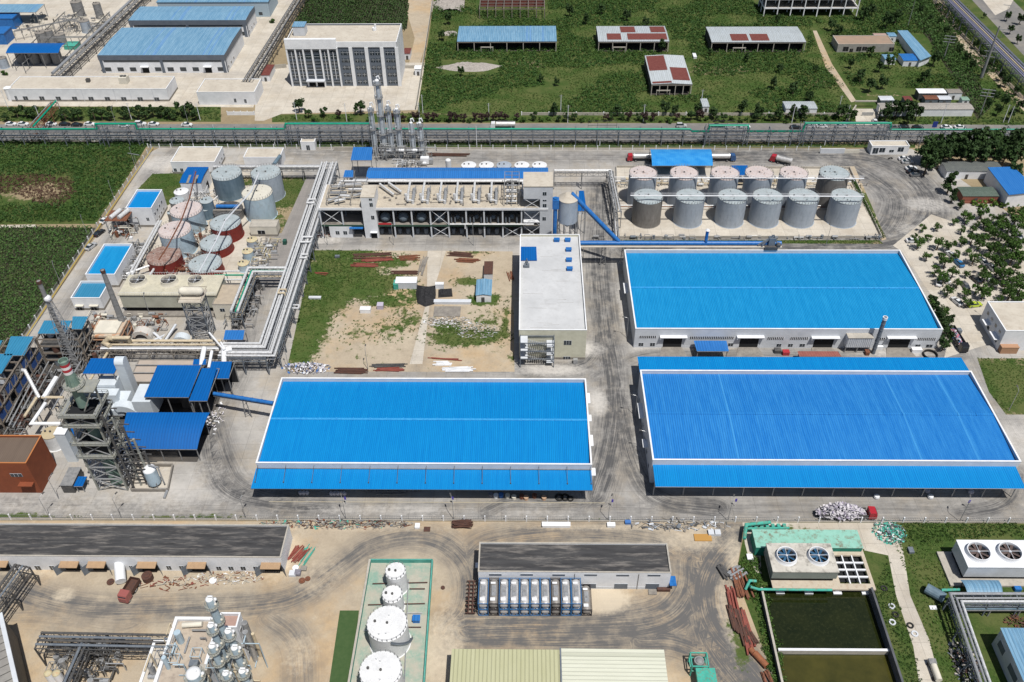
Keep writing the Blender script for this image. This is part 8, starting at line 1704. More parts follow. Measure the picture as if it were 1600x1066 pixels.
def jumble(label,px,py,rx,ry,h,n,mats,rz=0):
    "axis aligned process equipment: drums, pipe runs, small frames"
    x,y,_=P(px,py); mb=MB(); c,s_=math.cos(rz),math.sin(rz); f=lambda u,v,z:(x+u*c-v*s_,y+u*s_+v*c,z)
    for k in range(n):
        u=(rng.random()*2-1)*rx;v=(rng.random()*2-1)*ry; z=rng.random()*h; L_=1+3*rng.random(); mb.mt(int(rng.integers(0,len(mats)))); t=rng.random()
        if t<.35: mb.tube([f(u-L_/2,v,z+.3),f(u+L_/2,v,z+.3),f(u+L_/2,v,.05)],.08+.14*rng.random(),6)
        elif t<.65: mb.tube([f(u,v-L_/2,z+.3),f(u,v+L_/2,z+.3),f(u,v+L_/2,.05)],.08+.14*rng.random(),6)
        elif t<.8: p=f(u,v,0); mb.cyl(p[0],p[1],0,.6+z,.3+.45*rng.random(),n=10)
        elif t<.9: mb.tube([f(u-1,v,z*.5+.7),f(u+1,v,z*.5+.7)],.5,10)
        else:
            for a,b in ((-1,-1),(1,-1),(1,1),(-1,1)): mb.beam(f(u+a,v+b,0),f(u+a,v+b,h*.9),.14); mb.beam(f(u+a,v+b,h*.9),f(u-b,v+a,h*.9),.12)
    tag(mb.build('machinery_jumble',mats),label,'machinery',kind='stuff')
q=P(1506,543,1.2); t=truck('black cabbed car carrier truck loaded with colourful goods, right of the warehouse row',(q[0]-.6,q[1]+5,.02),-math.pi/2+.06,CB,'bed',9,'cargo_truck',DSTEEL)
heap('colourful bundles loaded on the black cabbed truck',q[0]-.8,q[1]+5.5,1.2,4.6,1.2,120,.8,[SACK[0],CBL,mat('bundle_pink',(.4,.15,.2)),SACK[1]],1.2,'bundle_load','bundles')
q=P(207,924); truck('old rusty red flatbed truck standing in the dirt court',(q[0],q[1]+.5,.02),-math.pi/2-.2,paint('cab_faded',(.28,.09,.08)),'bed',4,'old_truck',RUSTD)
q=P(1461,1050,.8); T=thing('tank_cart','small cream tank cart parked on the concrete track','cart',(q[0],q[1],0)); mb=MB(); mb.tube([(q[0],q[1]-2.2,1.2),(q[0],q[1]+1.4,1.2)],.75,12); mb.build('tank',CREAM,T,smooth=True); mb=MB(); mb.box(q[0]-.8,q[0]+.8,q[1]+1.5,q[1]+2.8,.5,1.6); mb.build('engine_box',STEEL,T)
for s in (-.8,.8):
    for d in (-1.4,2): wheel(T,0,0,.4) if 0 else None; mb=MB(); mb.tube([(q[0]+s-.1,q[1]+d,.4),(q[0]+s+.1,q[1]+d,.4)],.4,10); mb.build('wheel',RUB,T)
# green machine
q=P(1100,1060); T=thing('green_machine','mint green box framed pump machine at the bottom edge','machine',(q[0],q[1],0)); mb=MB(); mb.box(q[0]-2.2,q[0]+2,q[1]-4,q[1]+.6,2.4,3.4); mb.build('lower_box',TEAL,T); mb=MB(); x=q[0]-1.2; y=q[1]+2.2
for dx in (-1.8,1.8):
    for dy in (-1.6,1.6): mb.beam((x+dx,y+dy,0),(x+dx,y+dy,4),.25)
for z in (2,4): mb.beam((x-1.8,y-1.6,z),(x+1.8,y-1.6,z),.25); mb.beam((x-1.8,y+1.6,z),(x+1.8,y+1.6,z),.25); mb.beam((x-1.8,y-1.6,z),(x-1.8,y+1.6,z),.25); mb.beam((x+1.8,y-1.6,z),(x+1.8,y+1.6,z),.25)
mb.build('frame',TEAL,T); mb=MB(); mb.cyl(x,y,1,3.6,1.1,n=16); mb.sph((x,y,3.6),.8,12,4,half=True,zs=.5); mb.build('motor',STEEL,T)
# ---------- fences ----------
def fence(label,pts,step,h=2.1,rail=WPANEL,post=WHITE,step2=0,base=.5,yellow=False,lean=0):
    W_=[XY(*p) for p in pts]; T=thing('fence',label,'fence',(W_[0][0],W_[0][1],0)); mbr=MB(); mbb=MB()
    for a_,b_ in zip(W_[:-1],W_[1:]):
        L=math.dist(a_,b_); n=max(1,round(L/step)); 
        for i in range(n+1): u=i/n; x=a_[0]+(b_[0]-a_[0])*u;y=a_[1]+(b_[1]-a_[1])*u; mb=MB(); mb.beam((x,y,0),(x,y,h),.3); mb.build('post',post,T)
        for z in (base+.3,h-.25): mbr.beam((*a_,z),(*b_,z),.07)
        k=int(L/.45)
        for i in range(k): u=(i+.5)/k; x=a_[0]+(b_[0]-a_[0])*u;y=a_[1]+(b_[1]-a_[1])*u; mbr.beam((x,y,base),(x,y,h-.2),.035)
        mbb.beam((*a_,base/2),(*b_,base/2),.25,base)
    mbr.build('railing',rail,T); mbb.build('base_wall',CONC,T)
    if yellow:
        mb=MB(); mb.tube([(x+.9,y,.9) for x,y in W_],.14,6); mb.build('yellow_pipe',mat('yellow_paint',(.45,.33,.05)),T)
    return T
fence('white post and rail fence along the whole south edge of the yard',[(-110,811),(1640,817.5)],5.35,rail=STEEL)
fence('white post fence along the north edge of the plant',[(232,231),(1281,235)],4.9,h=1.9,rail=STEEL)
fence('white post fence with a yellow pipe down the west lane',[(237,233),(160,345),(93,446),(28,545)],4.6,rail=STEEL,yellow=True)
fence('thin fence posts at the edge of the undergrowth by the street',[(-60,221),(232,222)],6,h=1.6,rail=GALV)
# ---------- lamps and poles ----------
def lamp(h=8):
    t=thing('street_lamp','x','street lamp',(0,0,0),'street lamps around the plant'); mb=MB(); mb.cyl(0,0,0,h,.1,.06,n=8); mb.build('pole',GALV,t); mb=MB(); mb.tube([(0,0,h-.1),(.5,0,h+.25),(1.3,0,h+.4)],.05,6); mb.build('arm',GALV,t); mb=MB(); mb.box(1.2,2.0,-.18,.18,h+.32,h+.46); mb.build('lamp_head',DSTEEL,t); return t
pl=lamp(); LA=[(78,810,1.2),(190,810,1.2),(385,811,1.2),(541,812,1.9),(709,812,1.9),(950,813,1.2),(1137,814,1.2),(1499,815,1.2),(1006,706,3),(979,528,3),(992,650,3),(575,577,1.6),(866,385,1.6),(740,384,1.6),(615,383,1.6),(512,383,1.6),(452,577,2),(235,494,1.8),(1576,642,1.5),(212,262,2),(180,315,2),(138,370,2),(95,443,2),(182,196,1.6),(295,195,1.6),(92,780,1.3),(1290,385,1.6),(1545,500,2)]
for i,(px,py,a) in enumerate(LA):
    o=pl if i==0 else copy_tree(pl); x,y,_=P(px,py); zone='by the south fence' if py>800 else 'on the middle road' if 960<px<1020 else 'on the building yard edge' if 440<px<880 and py>370 else 'by the west lane' if px<240 and py>200 else 'by the street' if py<200 else 'on the right side'
    place(o,(x,y,0),a,1,'grey street lamp %s, %s of all lamps from the left'%(zone,ORD[sum(1 for q in LA if q[0]<px)]))
def upole(h=10):
    t=thing('utility_pole','x','utility pole',(0,0,0),'utility poles along the street'); mb=MB(); mb.cyl(0,0,0,h,.17,.1,n=8); mb.build('pole',WPANEL,t); mb=MB(); mb.beam((-.9,0,h-.5),(.9,0,h-.5),.1); mb.beam((-.6,0,h-1.3),(.6,0,h-1.3),.08); mb.build('crossarm',STEEL,t); return t
pu=upole(); UP=[(14,172),(64,190),(98,183),(206,187),(236,226),(313,188),(464,188),(542,190),(661,178),(656,190),(764,187),(876,175),(887,192),(1005,191),(1095,165),(1237,192),(1308,181),(1322,190),(1470,193),(1575,192),(1567,192),(340,226),(430,228),(937,228),(745,230),(1288,228),(560,225)]
for i,(px,py) in enumerate(UP):
    o=pu if i==0 else copy_tree(pu); x,y,_=P(px,py); place(o,(x,y,0),0,(1,1,.75+.25*rng.random()),'slim pale utility pole near the street, %s from the left'%ORD[sum(1 for q in UP if q[0]<px)])
def pylon(label,base,top,r,arms):
    x,y,_=P(*base); h=HT(*base,*top); T=thing('pylon',label,'pylon',(x,y,0)); mb=MB(); mb.cyl(x,y,0,h,r,r*.4,n=12); mb.build('pole',STEEL,T)
    for k in range(arms): z=h*(.62-.1*k if r>.4 else .97-.12*k); mb=MB(); mb.beam((x-2.6,y+.8,z),(x+2.6,y-.8,z),.22); mb.build('crossarm',GALV,T)
pylon('very tall grey tubular pylon in the corn strip at the right',(1533,122),(1561,40),.75,3); pylon('lattice topped pylon above the railway bushes',(1474,93),(1487,56),.3,3); pylon('lattice topped pylon beside the green roofed shack',(1531,180),(1551,141),.3,3); pylon('thin pole at the upper edge of the corn strip',(1418,42),(1424,-5),.2,1)
pylon('lamp mast beside the far right road, upper one',(1568,33),(1578,8),.14,1); pylon('lamp mast beside the far right road, lower one',(1563,60),(1572,47),.14,1)
pylon('white post with a small crossarm in the undergrowth',(215,261),(206,241),.12,1)
# banners on poles
for j,(px,py) in enumerate(((541,785),(708,785),(956,789),(1148,788),(1510,790))):
    x,y,_=P(px,py+3); mb=MB(); mb.beam((x,y,0),(x,y,3),.08); mb.mt(1).box(x-.25,x+.25,y-.05,y+.05,1.9,3.0); tag(mb.build('banner_pole',[WHITE,mat('banner_violet',(.08,.06,.35))]),'small violet banner on a post by the south road, %s from the left'%ORD[j],'banner','violet banners by the south road')
x,y,_=P(1456,211); mb=MB(); mb.beam((x,y,0),(x,y,4),.15); mb.mt(1).box(x-1.1,x+.9,y-.1,y+.05,3.6,6.2); tag(mb.build('road_sign',[STEEL,mat('sign_navy',(.02,.04,.22))]),'navy blue road sign tilted over the street right of the gatehouse','road sign')
# ---------- yard clutter ----------
def box(label,px,py,w_,d_,h_,m_,name='crate',cat='crate',m2=None,z=0,rz=0,group=None):
    x,y,_=P(px,py); T_=MB(); c,s=math.cos(rz),math.sin(rz); f=lambda u,v:(x+u*c-v*s,y+u*s+v*c)
    p=[f(-w_/2,0),f(w_/2,0),f(w_/2,d_),f(-w_/2,d_)]; T_.prism(p,z,z+h_*.93); T_.mt(1); cx=sum(q[0] for q in p)/4;cy=sum(q[1] for q in p)/4
    T_.prism([(cx+(q[0]-cx)*1.04,cy+(q[1]-cy)*1.04) for q in p],z+h_*.93,z+h_); return tag(T_.build(name,[m_,m2 or m_]),label,cat,group)
# front of the upper warehouse
canopy('small blue canopy before the first doors of the upper blue warehouse',3.6,[(1089,549),(1139,549),(1135,532.5),(1084,532.5)],BC,posts=2)
q=P(1340,552); T=thing('dust_collector','grey ribbed dust collector on legs against the upper blue warehouse','dust collector',(q[0],q[1],0)); a=(q[0]-4.2,q[0]+3.4,q[1]+.2,q[1]+4)
mb=MB(); mb.box(*a,2.2,6); 
for k in range(13): x=a[0]+.3+(a[1]-a[0]-.6)*k/12; mb.box(x-.08,x+.08,a[2]-.12,a[2],2.3,5.9)
mb.build('casing',PANEL,T); mb=MB(); mb.box(a[0]-.1,a[1]+.1,a[2]-.2,a[3]+.1,6,6.2); mb.build('top',CONC,T)
for x in (a[0]+.2,(a[0]+a[1])/2,a[1]-.2): mb=MB(); mb.beam((x,a[2]+.2,0),(x,a[2]+.2,2.2),.25); mb.build('leg',STEEL,T); mb=MB(); mb.beam((x,a[3]-.2,0),(x,a[3]-.2,2.2),.25); mb.build('leg',STEEL,T)
stack('blue grey exhaust stack rising beside the dust collector',(1364,552),(1381,495),.62,.6,BSTEEL,cap=WPANEL,name='exhaust_stack')
canopy('long dull red roof low in front of the upper blue warehouse',2.8,[(1249,557),(1315,557),(1309,549),(1246,549)],mat('dull_red_sheet',(.22,.07,.06),(.27,.1,.08),scale=.6),posts=3)
for j,(px,py,w_,m_,lb) in enumerate(((1373,547,2.2,WHITE,'white cabinet beside the exhaust stack'),(1215,553,2,DSTEEL,'dark crate left of the dull red roof'),(1228,556,2,RC,'red bin beside the dark crate'),(1355,556,1.2,RUST,'rusty drum box under the dust collector'),(1432,552,3,WHITE,'crumpled white tarpaulin bundle by the last warehouse door'),(1497,522,2,BSTEEL,'grey blue crate by the black cabbed truck'))): box(lb,px,py,w_,1.5,1.3,m_)
T=box('brown kiosk box by the two storey cream building',1575,553,5.2,3.2,2.6,mat('kiosk_brown',(.35,.2,.12)),'kiosk','kiosk'); x,y,_=P(1532,525); sheet('paved_forecourt',[(1504,508),(1528,507),(1552,536),(1512,536)],PALE,.03)
mb=MB(); x,y,_=P(1453,556); mb.lathe(x,y,[(2.2,0),(2.2,.8),(1.9,.8),(1.9,0)],20); tag(mb.build('tyre_ring',RUB),'big dark ring lying beyond the rear canopy','ring')
# building yard
box('white site cabin with a ribbed roof in the building yard',635,452,7,3.4,2.7,PANEL,'site_cabin','cabin',WPANEL); box('teal cabin end attached to the white site cabin',619,453,1.6,2.6,2.3,TEAL,'site_cabin','cabin')
hut('pale blue roofed site hut on the green mound',3,(743,462),(768,462),(742,437),BP,name='site_hut',axis=1); box('rust topped grey container behind the pale blue site hut',763,437,3,7,2.6,PANEL,'container','container',RUSTD)
box('white portable box near the middle of the building yard',571,490,3.4,1.8,1.6,WHITE,'site_box','box'); box('small lilac crate on the dry ground',594,484,2,2,1.6,mat('lilac',(.4,.37,.45))); box('grey low slab shelter beside the black netting',707,476,12,1.6,1,PANEL,'shelter','shelter'); box('small white shed behind the black netting',687,452,2.8,1.4,2,WHITE,'hut','hut')
box('old grey foundation slab in the building yard',698,495,8.5,5,.25,CONCD,'slab','slab'); box('lying grey drum box in the weeds',492,468,4,1,.7,PANEL); box('grey weed hidden crate near the top of the yard',527,404,1.6,1,.9,BSTEEL)
def net(label,pts,hz):
    W_=[P(*p,0)[:2] for p in pts]; cx=sum(p[0] for p in W_)/len(W_);cy=sum(p[1] for p in W_)/len(W_); vs=[];fs=[]; n=len(W_)
    for k in range(6):
        f=1-k*.18
        for p in W_: vs.append((cx+(p[0]-cx)*f+rng.normal()*.15,cy+(p[1]-cy)*f+rng.normal()*.15,.05+hz*math.sin(min(k,3)/3*1.4)*(.75+.5*rng.random())))
    for k in range(5): fs+=[(k*n+i,k*n+(i+1)%n,(k+1)*n+(i+1)%n,(k+1)*n+i) for i in range(n)]
    fs.append(tuple(5*n+i for i in range(n))); mb=MB(); mb.add(vs,fs); tag(mb.build('black_netting',mat('net_black',(.012,.012,.014),(.03,.03,.032),scale=1.5,rough=.9)),label,'netting')
net('larger crumpled black netting draped in the building yard',[(651,446),(665,449),(681,446),(682,462),(680,476),(665,480),(652,474),(650,460)],1.6); net('smaller black netting strip beside the larger one',[(684,453),(706,452),(708,464),(685,466)],1.2)
def beams(label,px0,py0,px1,py1,n,m_,w_=.25,spread=1.2,name='beam_pile',h=.3):
    a_=np.array(P(px0,py0));b_=np.array(P(px1,py1)); d=(b_-a_)/np.linalg.norm(b_-a_); nn=np.array([-d[1],d[0],0]); mb=MB()
    for k in range(n): o=nn*(rng.random()-.5)*spread*2; u,v=rng.random()*.25,1-rng.random()*.25; t=rng.normal()*.3; mb.beam(a_+(b_-a_)*u+o+[0,0,h*rng.random()+.1],a_+(b_-a_)*v+o+nn*t+[0,0,h*rng.random()+.1],w_)
    tag(mb.build(name,m_),label,'beam pile')
RR_=mat('red_oxide',(.25,.07,.05),(.18,.05,.04),scale=1)
for a in ((550,402,612,400,22,RUSTD,'dark rusty bars at the top left of the building yard',1.6),(563,408,616,406,16,RR_,'red oxide bars below the dark rusty ones',1.4),(548,415,592,416,10,RR_,'orange red bars in the weeds',1),(620,405,658,403,14,RUST,'short rusty bars left of the sandy path',1.6),(610,427,655,427,10,RUSTD,'rusty bars above the white site cabin',.8),(698,397,742,399,16,RUSTD,'dark rusty bars at the top right of the building yard',1.3),(706,407,752,409,12,RUST,'rusty bars beside the container',1.1),(655,432,666,400,10,CONCD,'grey timber beside the sandy path',1),(520,580,576,580,20,RUSTD,'long brown bars along the white parapet, left stack',1.2),(576,573,637,572,14,DSTEEL,'long black bars along the white parapet',.8),(582,579,635,578,10,RR_,'red bars in front of the black ones',.5),(676,568,708,567,12,WHITE,'white bars near the white parapet, left stack',1.2),(690,578,745,578,12,WPANEL,'pale bars near the white parapet, right stack',1.2),(668,560,723,563,4,RR_,'single reddish bars on the sandy ground',.2),(490,427,515,429,3,RR_,'thin red bars lost in the weeds',.3),(795,425,800,440,8,RUST,'rusty offcuts beside the pale block',1)):
    beams(a[6],*a[:5],a[5],spread=a[7])
for a in ((1122,884,1138,908,10,DSTEEL,'short dark girders at the top of the beam stacks',.9),(1138,915,1152,975,14,RR_,'red oxide girders right of the tyre tracks',.9),(1137,944,1152,995,12,RUSTD,'dark rusty girders nearest the tyre tracks',.6),(1150,950,1170,1012,16,RUSTD,'long brown girders in the middle of the beam stacks',1),(1158,955,1178,1030,12,RR_,'long red girders beside the thicket',.7),(1150,890,1166,940,14,RUST,'rust coloured plates and girders against the thicket',1.4),(1140,905,1160,890,12,GALV,'tangle of thin pale bars on the girders',1.4),(1168,985,1182,1010,8,RUSTD,'short brown girders by the thicket',.6),(1193,1050,1205,1075,6,RUST,'rusty girders at the bottom edge by the thicket',.8)):
    beams(a[6],*a[:5],a[5],spread=a[7],w_=.4,h=.8)
q=P(1187,1035); mb=MB(); mb.tube([(q[0]-.9,q[1]+1.8,.8),(q[0]+1.2,q[1]-1.4,.8)],.75,14,cap=False); mb.tube([(q[0]-1.7,q[1]+2.8,.8),(q[0]-1.1,q[1]+1.8,.8)],.65,12); tag(mb.build('orange_drum',mat('orange_rust',(.3,.11,.05),(.2,.08,.04),scale=1.5)),'orange rusty drum at the lower end of the beam stacks','drum')
beams('rusty rails lying north of the round white tanks by the fence',668,242,735,242,8,RUSTD,.3,1.4,h=.3); beams('reddish scrap by the corner of the blackened roof',455,880,478,855,18,RR_,.2,1.6,h=.5); beams('green and grey scrap bars beside the reddish scrap',465,885,488,852,10,TEAL,.15,1.6); beams('brown bars heaped beyond the south fence',705,822,740,821,60,RUSTD,.14,1.1,h=1.1,name='bar_heap')
heap('bright rubbish heap of torn sheets beside the white parapet',*XY(478,576),7.5,2.6,1.3,260,.9,[SACK[0],SACK[1],WPANEL,SACK[3],DSTEEL],name='rubbish_heap',cat='rubbish')
heap('scrap and rubbish strewn along the south fence, left stretch',*XY(528,819),20,1.6,.8,420,.8,[CONCD,RUSTD,DSTEEL,BSTEEL,CONC,RUST,TEAL],name='scrap_heap',cat='scrap',flat=True)
heap('grey frames and scrap along the south fence, middle stretch',*XY(1060,821),13,1.9,.7,150,1.2,[CONCD,BSTEEL,PANEL,DSTEEL],name='scrap_heap',cat='scrap',flat=True)
heap('heap of teal fibreglass scrap on the concrete track',*XY(1389,832),4.2,3.8,1.0,300,.7,[TEAL,BSTEEL,SACK[2],WPANEL,DSTEEL],name='scrap_heap',cat='scrap')
heap('pile of broken white rubble in the building yard',*XY(700,503),8,3,.5,260,.6,[CONC,WPANEL,CONCD],name='rubble',cat='rubble',flat=True); heap('grey broken rubble right of the white one',*XY(745,517),7,4,.4,220,.5,[CONC,PANEL,CONCD],name='rubble',cat='rubble',flat=True)
heap('rubble scattered before the lower left door hoods',*XY(355,903),9,2,.5,180,.6,[CONC,RUST,WPANEL,CREAM],name='rubble',cat='rubble',flat=True); heap('odd scrap beside the old rusty truck',*XY(270,912),9,2.2,.6,70,.8,[RUST,RR_,CONC],name='scrap_heap',cat='scrap',flat=True)
heap('dark tangled scrap beside the silver rack',*XY(1508,1040),3.2,6,1.4,200,.9,[DSTEEL,BSTEEL,RUSTD,CONC],name='scrap_heap',cat='scrap'); heap('brown scrap pile in the grass at the right edge',*XY(1588,972),3,1.8,.8,90,.6,[RUSTD,RUST],name='scrap_heap',cat='scrap')
heap('white sacks and drums around the end of the curved canopy',*XY(336,655),3,7,.8,70,.8,[SACK[0],CONC,WPANEL],name='sack_heap',cat='sacks'); heap('red and white litter at the foot of the pipe bundle',*XY(512,366),5,3,.7,80,.6,[CONC,RUST,RR_,WPANEL],name='rubbish_heap',cat='rubbish'); 
wr=math.atan2(*(np.array(XY(157,345))-np.array(XY(93,446)))[::-1])-math.pi/2
jumble('grey machinery jumble behind the vivid blue roofed box',197,357,5,7,4.5,90,[STEEL,RUST,GALV,LAG,CREAM],wr); jumble('machinery jumble right of the long dusty blue roof',206,412,3.2,10,3,110,[GALV,STEEL,LAG],wr); jumble('pump and valve jumble by the small yellowed tanks',410,402,4,9,1.8,90,[GALV,STEEL,TYEL,LAG],wr); jumble('dim machinery behind the frame by the mast',150,560,9,5,4.5,110,[STEEL,RUSTD,CONCD]); jumble('jumble of ducts behind the stack tower',140,640,7,6,3.5,110,[GALV,STEEL,DSTEEL,LAGY]); jumble('pipes and pumps between the mast frame and the furnace',200,505,14,4,1.5,80,[STEEL,GALV,RUST,CREAM]); jumble('pipework below the twin white pipes',385,480,4,12,3,90,[STEEL,GALV,DSTEEL],wr*0); jumble('dark pipework at the foot of the boiler frame',40,640,5,16,3.5,120,[STEEL,DSTEEL,RUSTD,GALV]); jumble('pipework filling the space between the large round tanks',300,395,7,14,2.5,110,[STEEL,GALV,RUST,CONCD],wr); jumble('pipes before the back row of the tank farm',1150,288,50,2.5,1.8,160,[STEEL,GALV,LAG,LAGY]); jumble('pump gear in front of the large tank farm',1150,373,52,.7,.9,60,[STEEL,BSTEEL,GALV]); jumble('pipes crowding the court below the bridge',140,1040,7,5,3,80,[STEEL,DSTEEL,GALV]); jumble('equipment on the roof end by the hall corner',505,300,3,9,5,80,[LAG,GALV,STEEL]); jumble('pipes at the foot of the bottom left columns',330,1062,10,6,15,110,[GALV,STEEL,TPALE,LAGY])
jumble('pipes and valves across the north west factory yard',110,40,26,14,2.5,150,[STEEL,GALV,DSTEEL,CREAM]); jumble('odd gear behind the white round tanks',640,259,6,1.5,2,30,[WHITE,GALV,STEEL])
mb=MB(); q=P(190,335,7); mb.box(q[0]-5,q[0]+3,q[1]-4,q[1]+3,6.6,6.8); mb.mt(1).tube([(q[0]-3,q[1]-3,7.4),(q[0]-1,q[1]+2,7.6)],.8,10); mb.tube([(q[0],q[1]-3,7.4),(q[0]+2,q[1]+2,7.6)],.8,10); mb.mt(2)
for dx in (-4.8,-1,2.8):
    for dy in (-3.8,2.8): mb.beam((q[0]+dx,q[1]+dy,0),(q[0]+dx,q[1]+dy,6.6),.25)
tag(mb.build('condenser_deck',[RUST,LAG,STEEL]),'rusty raised deck with two silver drums beside the vivid blue roofed box','steel deck')
for k,(a_,b_) in enumerate((((248,345,3),(200,432,3)),((252,345,3.4),(205,432,3.4)),((197,428,3),(262,405,3)),((225,445,2.6),(250,405,2.6)))):
    pipe('%s white pipe slanting between the blue roofed buildings and the round tanks'%ORD[k],[a_,b_],.4,LAG,legs=True)
for k,(a_,b_) in enumerate((((335,430,5),(392,430,5)),((333,437,4),(385,437,4)),((330,424,5),(375,424,5)))):
    pipe('%s %s pipe between the cooling tower end and the twin white pipes'%(ORD[k],['green','white','white'][k]),[a_,b_],.28,[GREENP,LAG,LAG][k],legs=True)
# bags, bins and drums under the canopies
def bags(label,px,py,n,m_,w_=1.1,group=None):
    for k in range(n):
        x,y,_=P(px+k*5.2,py); mb=MB(); mb.lathe(x,y,[(.02,0),(w_*.42,.02),(w_*.5,.4),(w_*.45,.9),(w_*.2,1.0),(.3,1.05),(.02,1.0)],9); tag(mb.build('bulk_bag',m_),'%s, %s from its left'%(label,ORD[k]) if n>1 else label,'bulk bag',group)
bags('white bulk bag in the left cluster under the long canopy',470,772,3,SACK[0],group='bulk bags at the canopy edge'); bags('white bulk bag in the second cluster under the long canopy',518,773,5,SACK[0],group='bulk bags at the canopy edge'); bags('white bulk bag alone on the south road below the right canopy',1369,778,1,WHITE,1.6); bags('white bulk bag farther right on the south road',1453,778,1,WHITE,1.6); bags('dim bulk bag deep under the right canopy',1448,768,1,SACK[0],1.6); bags('dim bulk bag at the right part of the right canopy',1516,770,1,SACK[0],1.6)
for j,(px,py,m_) in enumerate(((767,775,SACK[1]),(775,777,WHITE),(783,776,SACK[3]),(793,777,CREAM),(803,779,CREAM),(815,778,RUST),(822,780,mat('tan_drum',(.45,.3,.2))),(835,777,RUST),(850,780,MATS['tan_drum']))):
    x,y,_=P(px,py); mb=MB(); mb.cyl(x,y,0,.9,.62,n=14); mb.cyl(x,y,.9,.96,.68,n=14); tag(mb.build('drum',m_),'open drum at the right end of the long canopy, %s from the left'%ORD[j],'drum','drums at the right end of the long canopy')
for j,(px,py,r) in enumerate(((874,778,1.2),(883,778,1.2),(891,780,.9),(252,876+20,0))):
    if r: x,y,_=P(px,py); mb=MB(); mb.lathe(x,y,[(r,.0),(r,.35),(r*.6,.35),(r*.6,0)],16); tag(mb.build('discarded_tyre',RUB),'old tyre lying at the canopy corner, %s from the left'%ORD[j],'tyre','old tyres at the canopy corner')  # each ring is a discarded tyre lying flat
x,y,_=P(612,771); T=thing('rack_frame','long dark steel rack at the middle of the long canopy','rack',(x,y,0)); mb=MB(); mb.truss((x-7.5,y+1,.2),(x+7.5,y+1,.2),1.2,1,1.2,.1,.1); mb.truss((x-3.8,y-.6,.2),(x+3.8,y-.6,.2),1,.7,1.2,.1,.08); mb.build('frame',STEEL,T)
# court items
x,y,_=P(190,912); T=thing('lying_tank','white tank with a rusted end leaning by the door hoods','tank',(x,y,0)); mb=MB(); mb.tube([(x-1.4,y+4.2,2.3),(x+.4,y-.4,1.5)],1.25,16); mb.build('shell',WHITE,T,smooth=True); mb=MB(); mb.tube([(x-1.75,y+5.1,2.45),(x-1.4,y+4.2,2.3)],1.27,16); mb.build('rusted_end',mat('rusted_end',(.4,.3,.2),(.25,.1,.05),scale=1),T)
for j,(px,py,r,m_,lb) in enumerate(((173,910,.9,RUSTD,'round rusty lid on the ground beside the leaning white tank'),(232,905,1.3,RUSTD,'dark red pump casing before a door hood'),(472,908,.8,RUST,'rust brown round lid by the scrap'),(481,905,.65,RUST,'smaller rust brown round lid by the scrap'),(692,919,.5,RUSTD,'small rusty disc on the dirt right of the bund'),(333,908,.9,WHITE,'white reel by the rubble'),(462,888,.8,WPANEL,'pale tub by the reddish scrap'))):
    x,y,_=P(px,py); mb=MB(); h=1.6 if 'pump' in lb else .3; mb.cyl(x,y,0,h,r,n=16); mb.cyl(x,y,h,h+.12,r*.55,n=12); tag(mb.build('round_lid' if h<1 else 'pump_casing',m_),lb,'lid' if h<1 else 'pump')
for j,a in enumerate(((457,902,1.6,1.5,.8,PANEL,'light grey crate by the reddish scrap'),(465,901,1.4,1.5,.9,SACK[1],'lilac grey crate beside the light grey one'),(474,893,1.5,1.2,.6,CONCD,'olive crate above the rust brown lids'),(667,831,1.6,1.4,.2,RUSTD,'dark square plate on the dirt'),(652,823,1.5,2.,.5,WHITE,'white pointed sack by the fence') if 0 else (652,827,1.2,1.4,.7,WHITE,'white sack standing alone by the fence scrap'),(1099,846,4.2,2,.3,mat('orange_pallet',(.4,.22,.06)),'orange brown pallet near the tyre tracks'),(1112,838,1.6,1.5,.8,PANEL,'grey tub left of two beyond the orange pallet'),(1121,838,1.6,1.5,.8,PANEL,'grey tub right of two beyond the orange pallet'),(869,825,7,1.3,.8,WHITE,'stack of white panels by the middle of the fence'),(955,825,2,1.2,.8,WHITE,'white sack heap by the fence'),(981,820,1.4,1,.8,SACK[3],'dark blue bin by the fence'),(897,929,1.6,1.5,.3,CONCD,'grey plate on the white dust'),(1020,930,1.9,1.4,.3,CONCD,'grey plate before the black roofed hall'),(1037,925,3,1,.9,RUSTD,'rusty trolley at the corner of the black roofed hall'),(899,569,1.3,1,1.6,GALV,'grey cabinet at the foot of the pale block'),(1172,877,1.4,1.6,.8,WHITE,'white crate beside the thicket'),(1424,866,1.2,1.6,.8,BSTEEL,'blue grey barrel box in the rough grass'),(1459,953,1.6,1,.2,WHITE,'white sheet lying in the grass'),(1086,92,1.6,4.5,1,WHITE,'white wrapped bundle in the scrub field'),(1590,925,1.5,1,1,BC,'pale blue barrel in the grass at the right edge'),(376,371,1.2,1.6,1.6,mat('dark_green_bin',(.02,.08,.06)),'dark green bin on the lane') if 0 else (445,383,1.2,1.6,1.6,mat('dark_green_bin',(.02,.08,.06)),'dark green bin on the west lane'),(205,375,1,1,1,WHITE,'small white cube near the machinery'),(740,852,0.1,.1,.1,WHITE,'')) if True else ()):
    if a[6]: box(a[6],*a[:5],a[5])
for j,(px,py) in enumerate(((1393,948),(1399,961),(1394,973),(1422,978),(1429,991),(1381,920))):
    x,y,_=P(px,py); mb=MB(); mb.lathe(x,y,[(.8,0),(.8,.3),(.45,.3),(.45,0)],14); tag(mb.build('discarded_tyre',RUB if j%2 else PANEL),'tyre thrown in the grass by the track, %s from the top'%ORD[sum(1 for q in (948,961,973,978,991,920) if q<py)],'tyre','tyres thrown beside the concrete track')
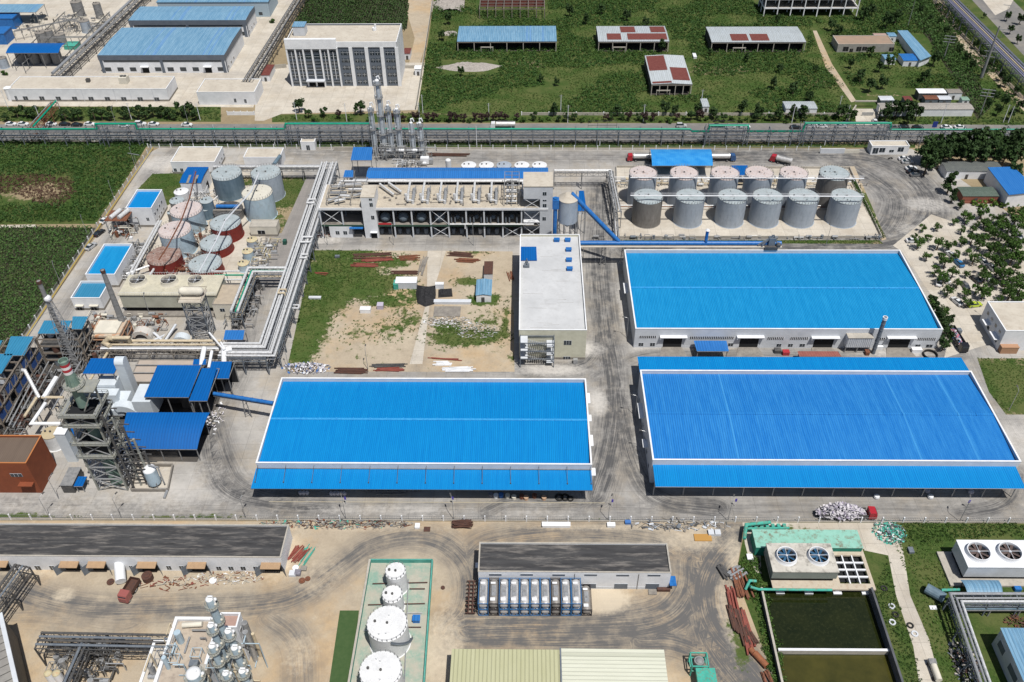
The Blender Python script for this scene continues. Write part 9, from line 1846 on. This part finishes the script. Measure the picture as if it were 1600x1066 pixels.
x,y,_=P(1391,249); mb=MB(); T=thing('motorcycle','small dark motorcycle parked before the gatehouse','motorcycle',(x,y,0)); mb.beam((x-.6,y,.6),(x+.5,y,.8),.3,.4); mb.beam((x+.5,y-.3,1.1),(x+.5,y+.3,1.1),.06); mb.build('body',DSTEEL,T)
for s in (-.65,.65): mb=MB(); mb.tube([(x+s,y-.08,.32),(x+s,y+.08,.32)],.32,12); mb.build('wheel',RUB,T)
# north west factory details
for j,(px,py,w_,yb,z,m_) in enumerate(((62,50,16,66,6,STEEL),(75,47,12,63,6.5,STEEL),(92,53,16,68,5,STEEL),(131,32,15,46,6,TGREY),(118,2,17,20,8,STEEL),(150,5,12,22,8,STEEL),(30,78,18,96,6,STEEL),(50,80,16,98,6,STEEL),(68,80,16,98,6,STEEL),(85,80,16,98,6,STEEL),(2,90,14,104,5,TGREY))):
    tank('grey process tank in the north west factory, %s of eleven'%ORD[j] if 0 else 'grey process tank %s'%['behind the arched blue canopy, left','behind the arched blue canopy, middle','behind the arched blue canopy, right','small one standing alone in the north west','tall one at the top edge, left','tall one at the top edge, right','under the arched blue canopy, first','under the arched blue canopy, second','under the arched blue canopy, third','under the arched blue canopy, fourth','at the left edge below the canopy'][j],px,py,w_,z=z,shell=m_,top=CONCD,rail=False,group='process tanks of the north west factory')
canopy('arched royal blue canopy over dark tanks in the north west factory',8,[(9,83),(91,83),(102,68),(22,67)],BS,posts=4,arch=.8); canopy('pale blue flat canopy at the top left edge',7,[(-60,19),(55,20),(68,7),(-50,6)],BP,posts=3)
box('royal blue clad block at the top left edge',2,46,16,9,6,BLUEP,'clad_block','building'); box('second royal blue clad block lower at the left edge',-6,70,12,9,6,BLUEP,'clad_block','building'); box('small green topped tank box by the diagonal rack',110,78,6,6,2,TEAL,'tank_box','tank')
T=thing('yard_gantry','wide thin steel pipe frame across the north west factory yard','steel frame',P(100,50)); mb=MB()
for (a,b) in (((20,95),(100,20)),((35,100),(130,12)),((60,60),(160,58)),((20,50),(120,30)),((95,95),(170,20)),((90,30),(160,40))):
    A=P(*a,5);B=P(*b,5); mb.beam(A,B,.3); mb.beam((A[0],A[1]+1.4,5),(B[0],B[1]+1.4,5),.3); n=8
    for k in range(n+1): x=A[0]+(B[0]-A[0])*k/n;y=A[1]+(B[1]-A[1])*k/n; mb.beam((x,y,0),(x,y,5.2),.25)
mb.build('frame',STEEL,T)
for nm,c,r in (('silver',(600,258),0),): pass

for k_,l_ in protos.items():
    for i_,o_ in enumerate(l_):
        if (k_,i_) not in usedp:
            for ch in list(o_.children): bpy.data.objects.remove(ch)
            bpy.data.objects.remove(o_)
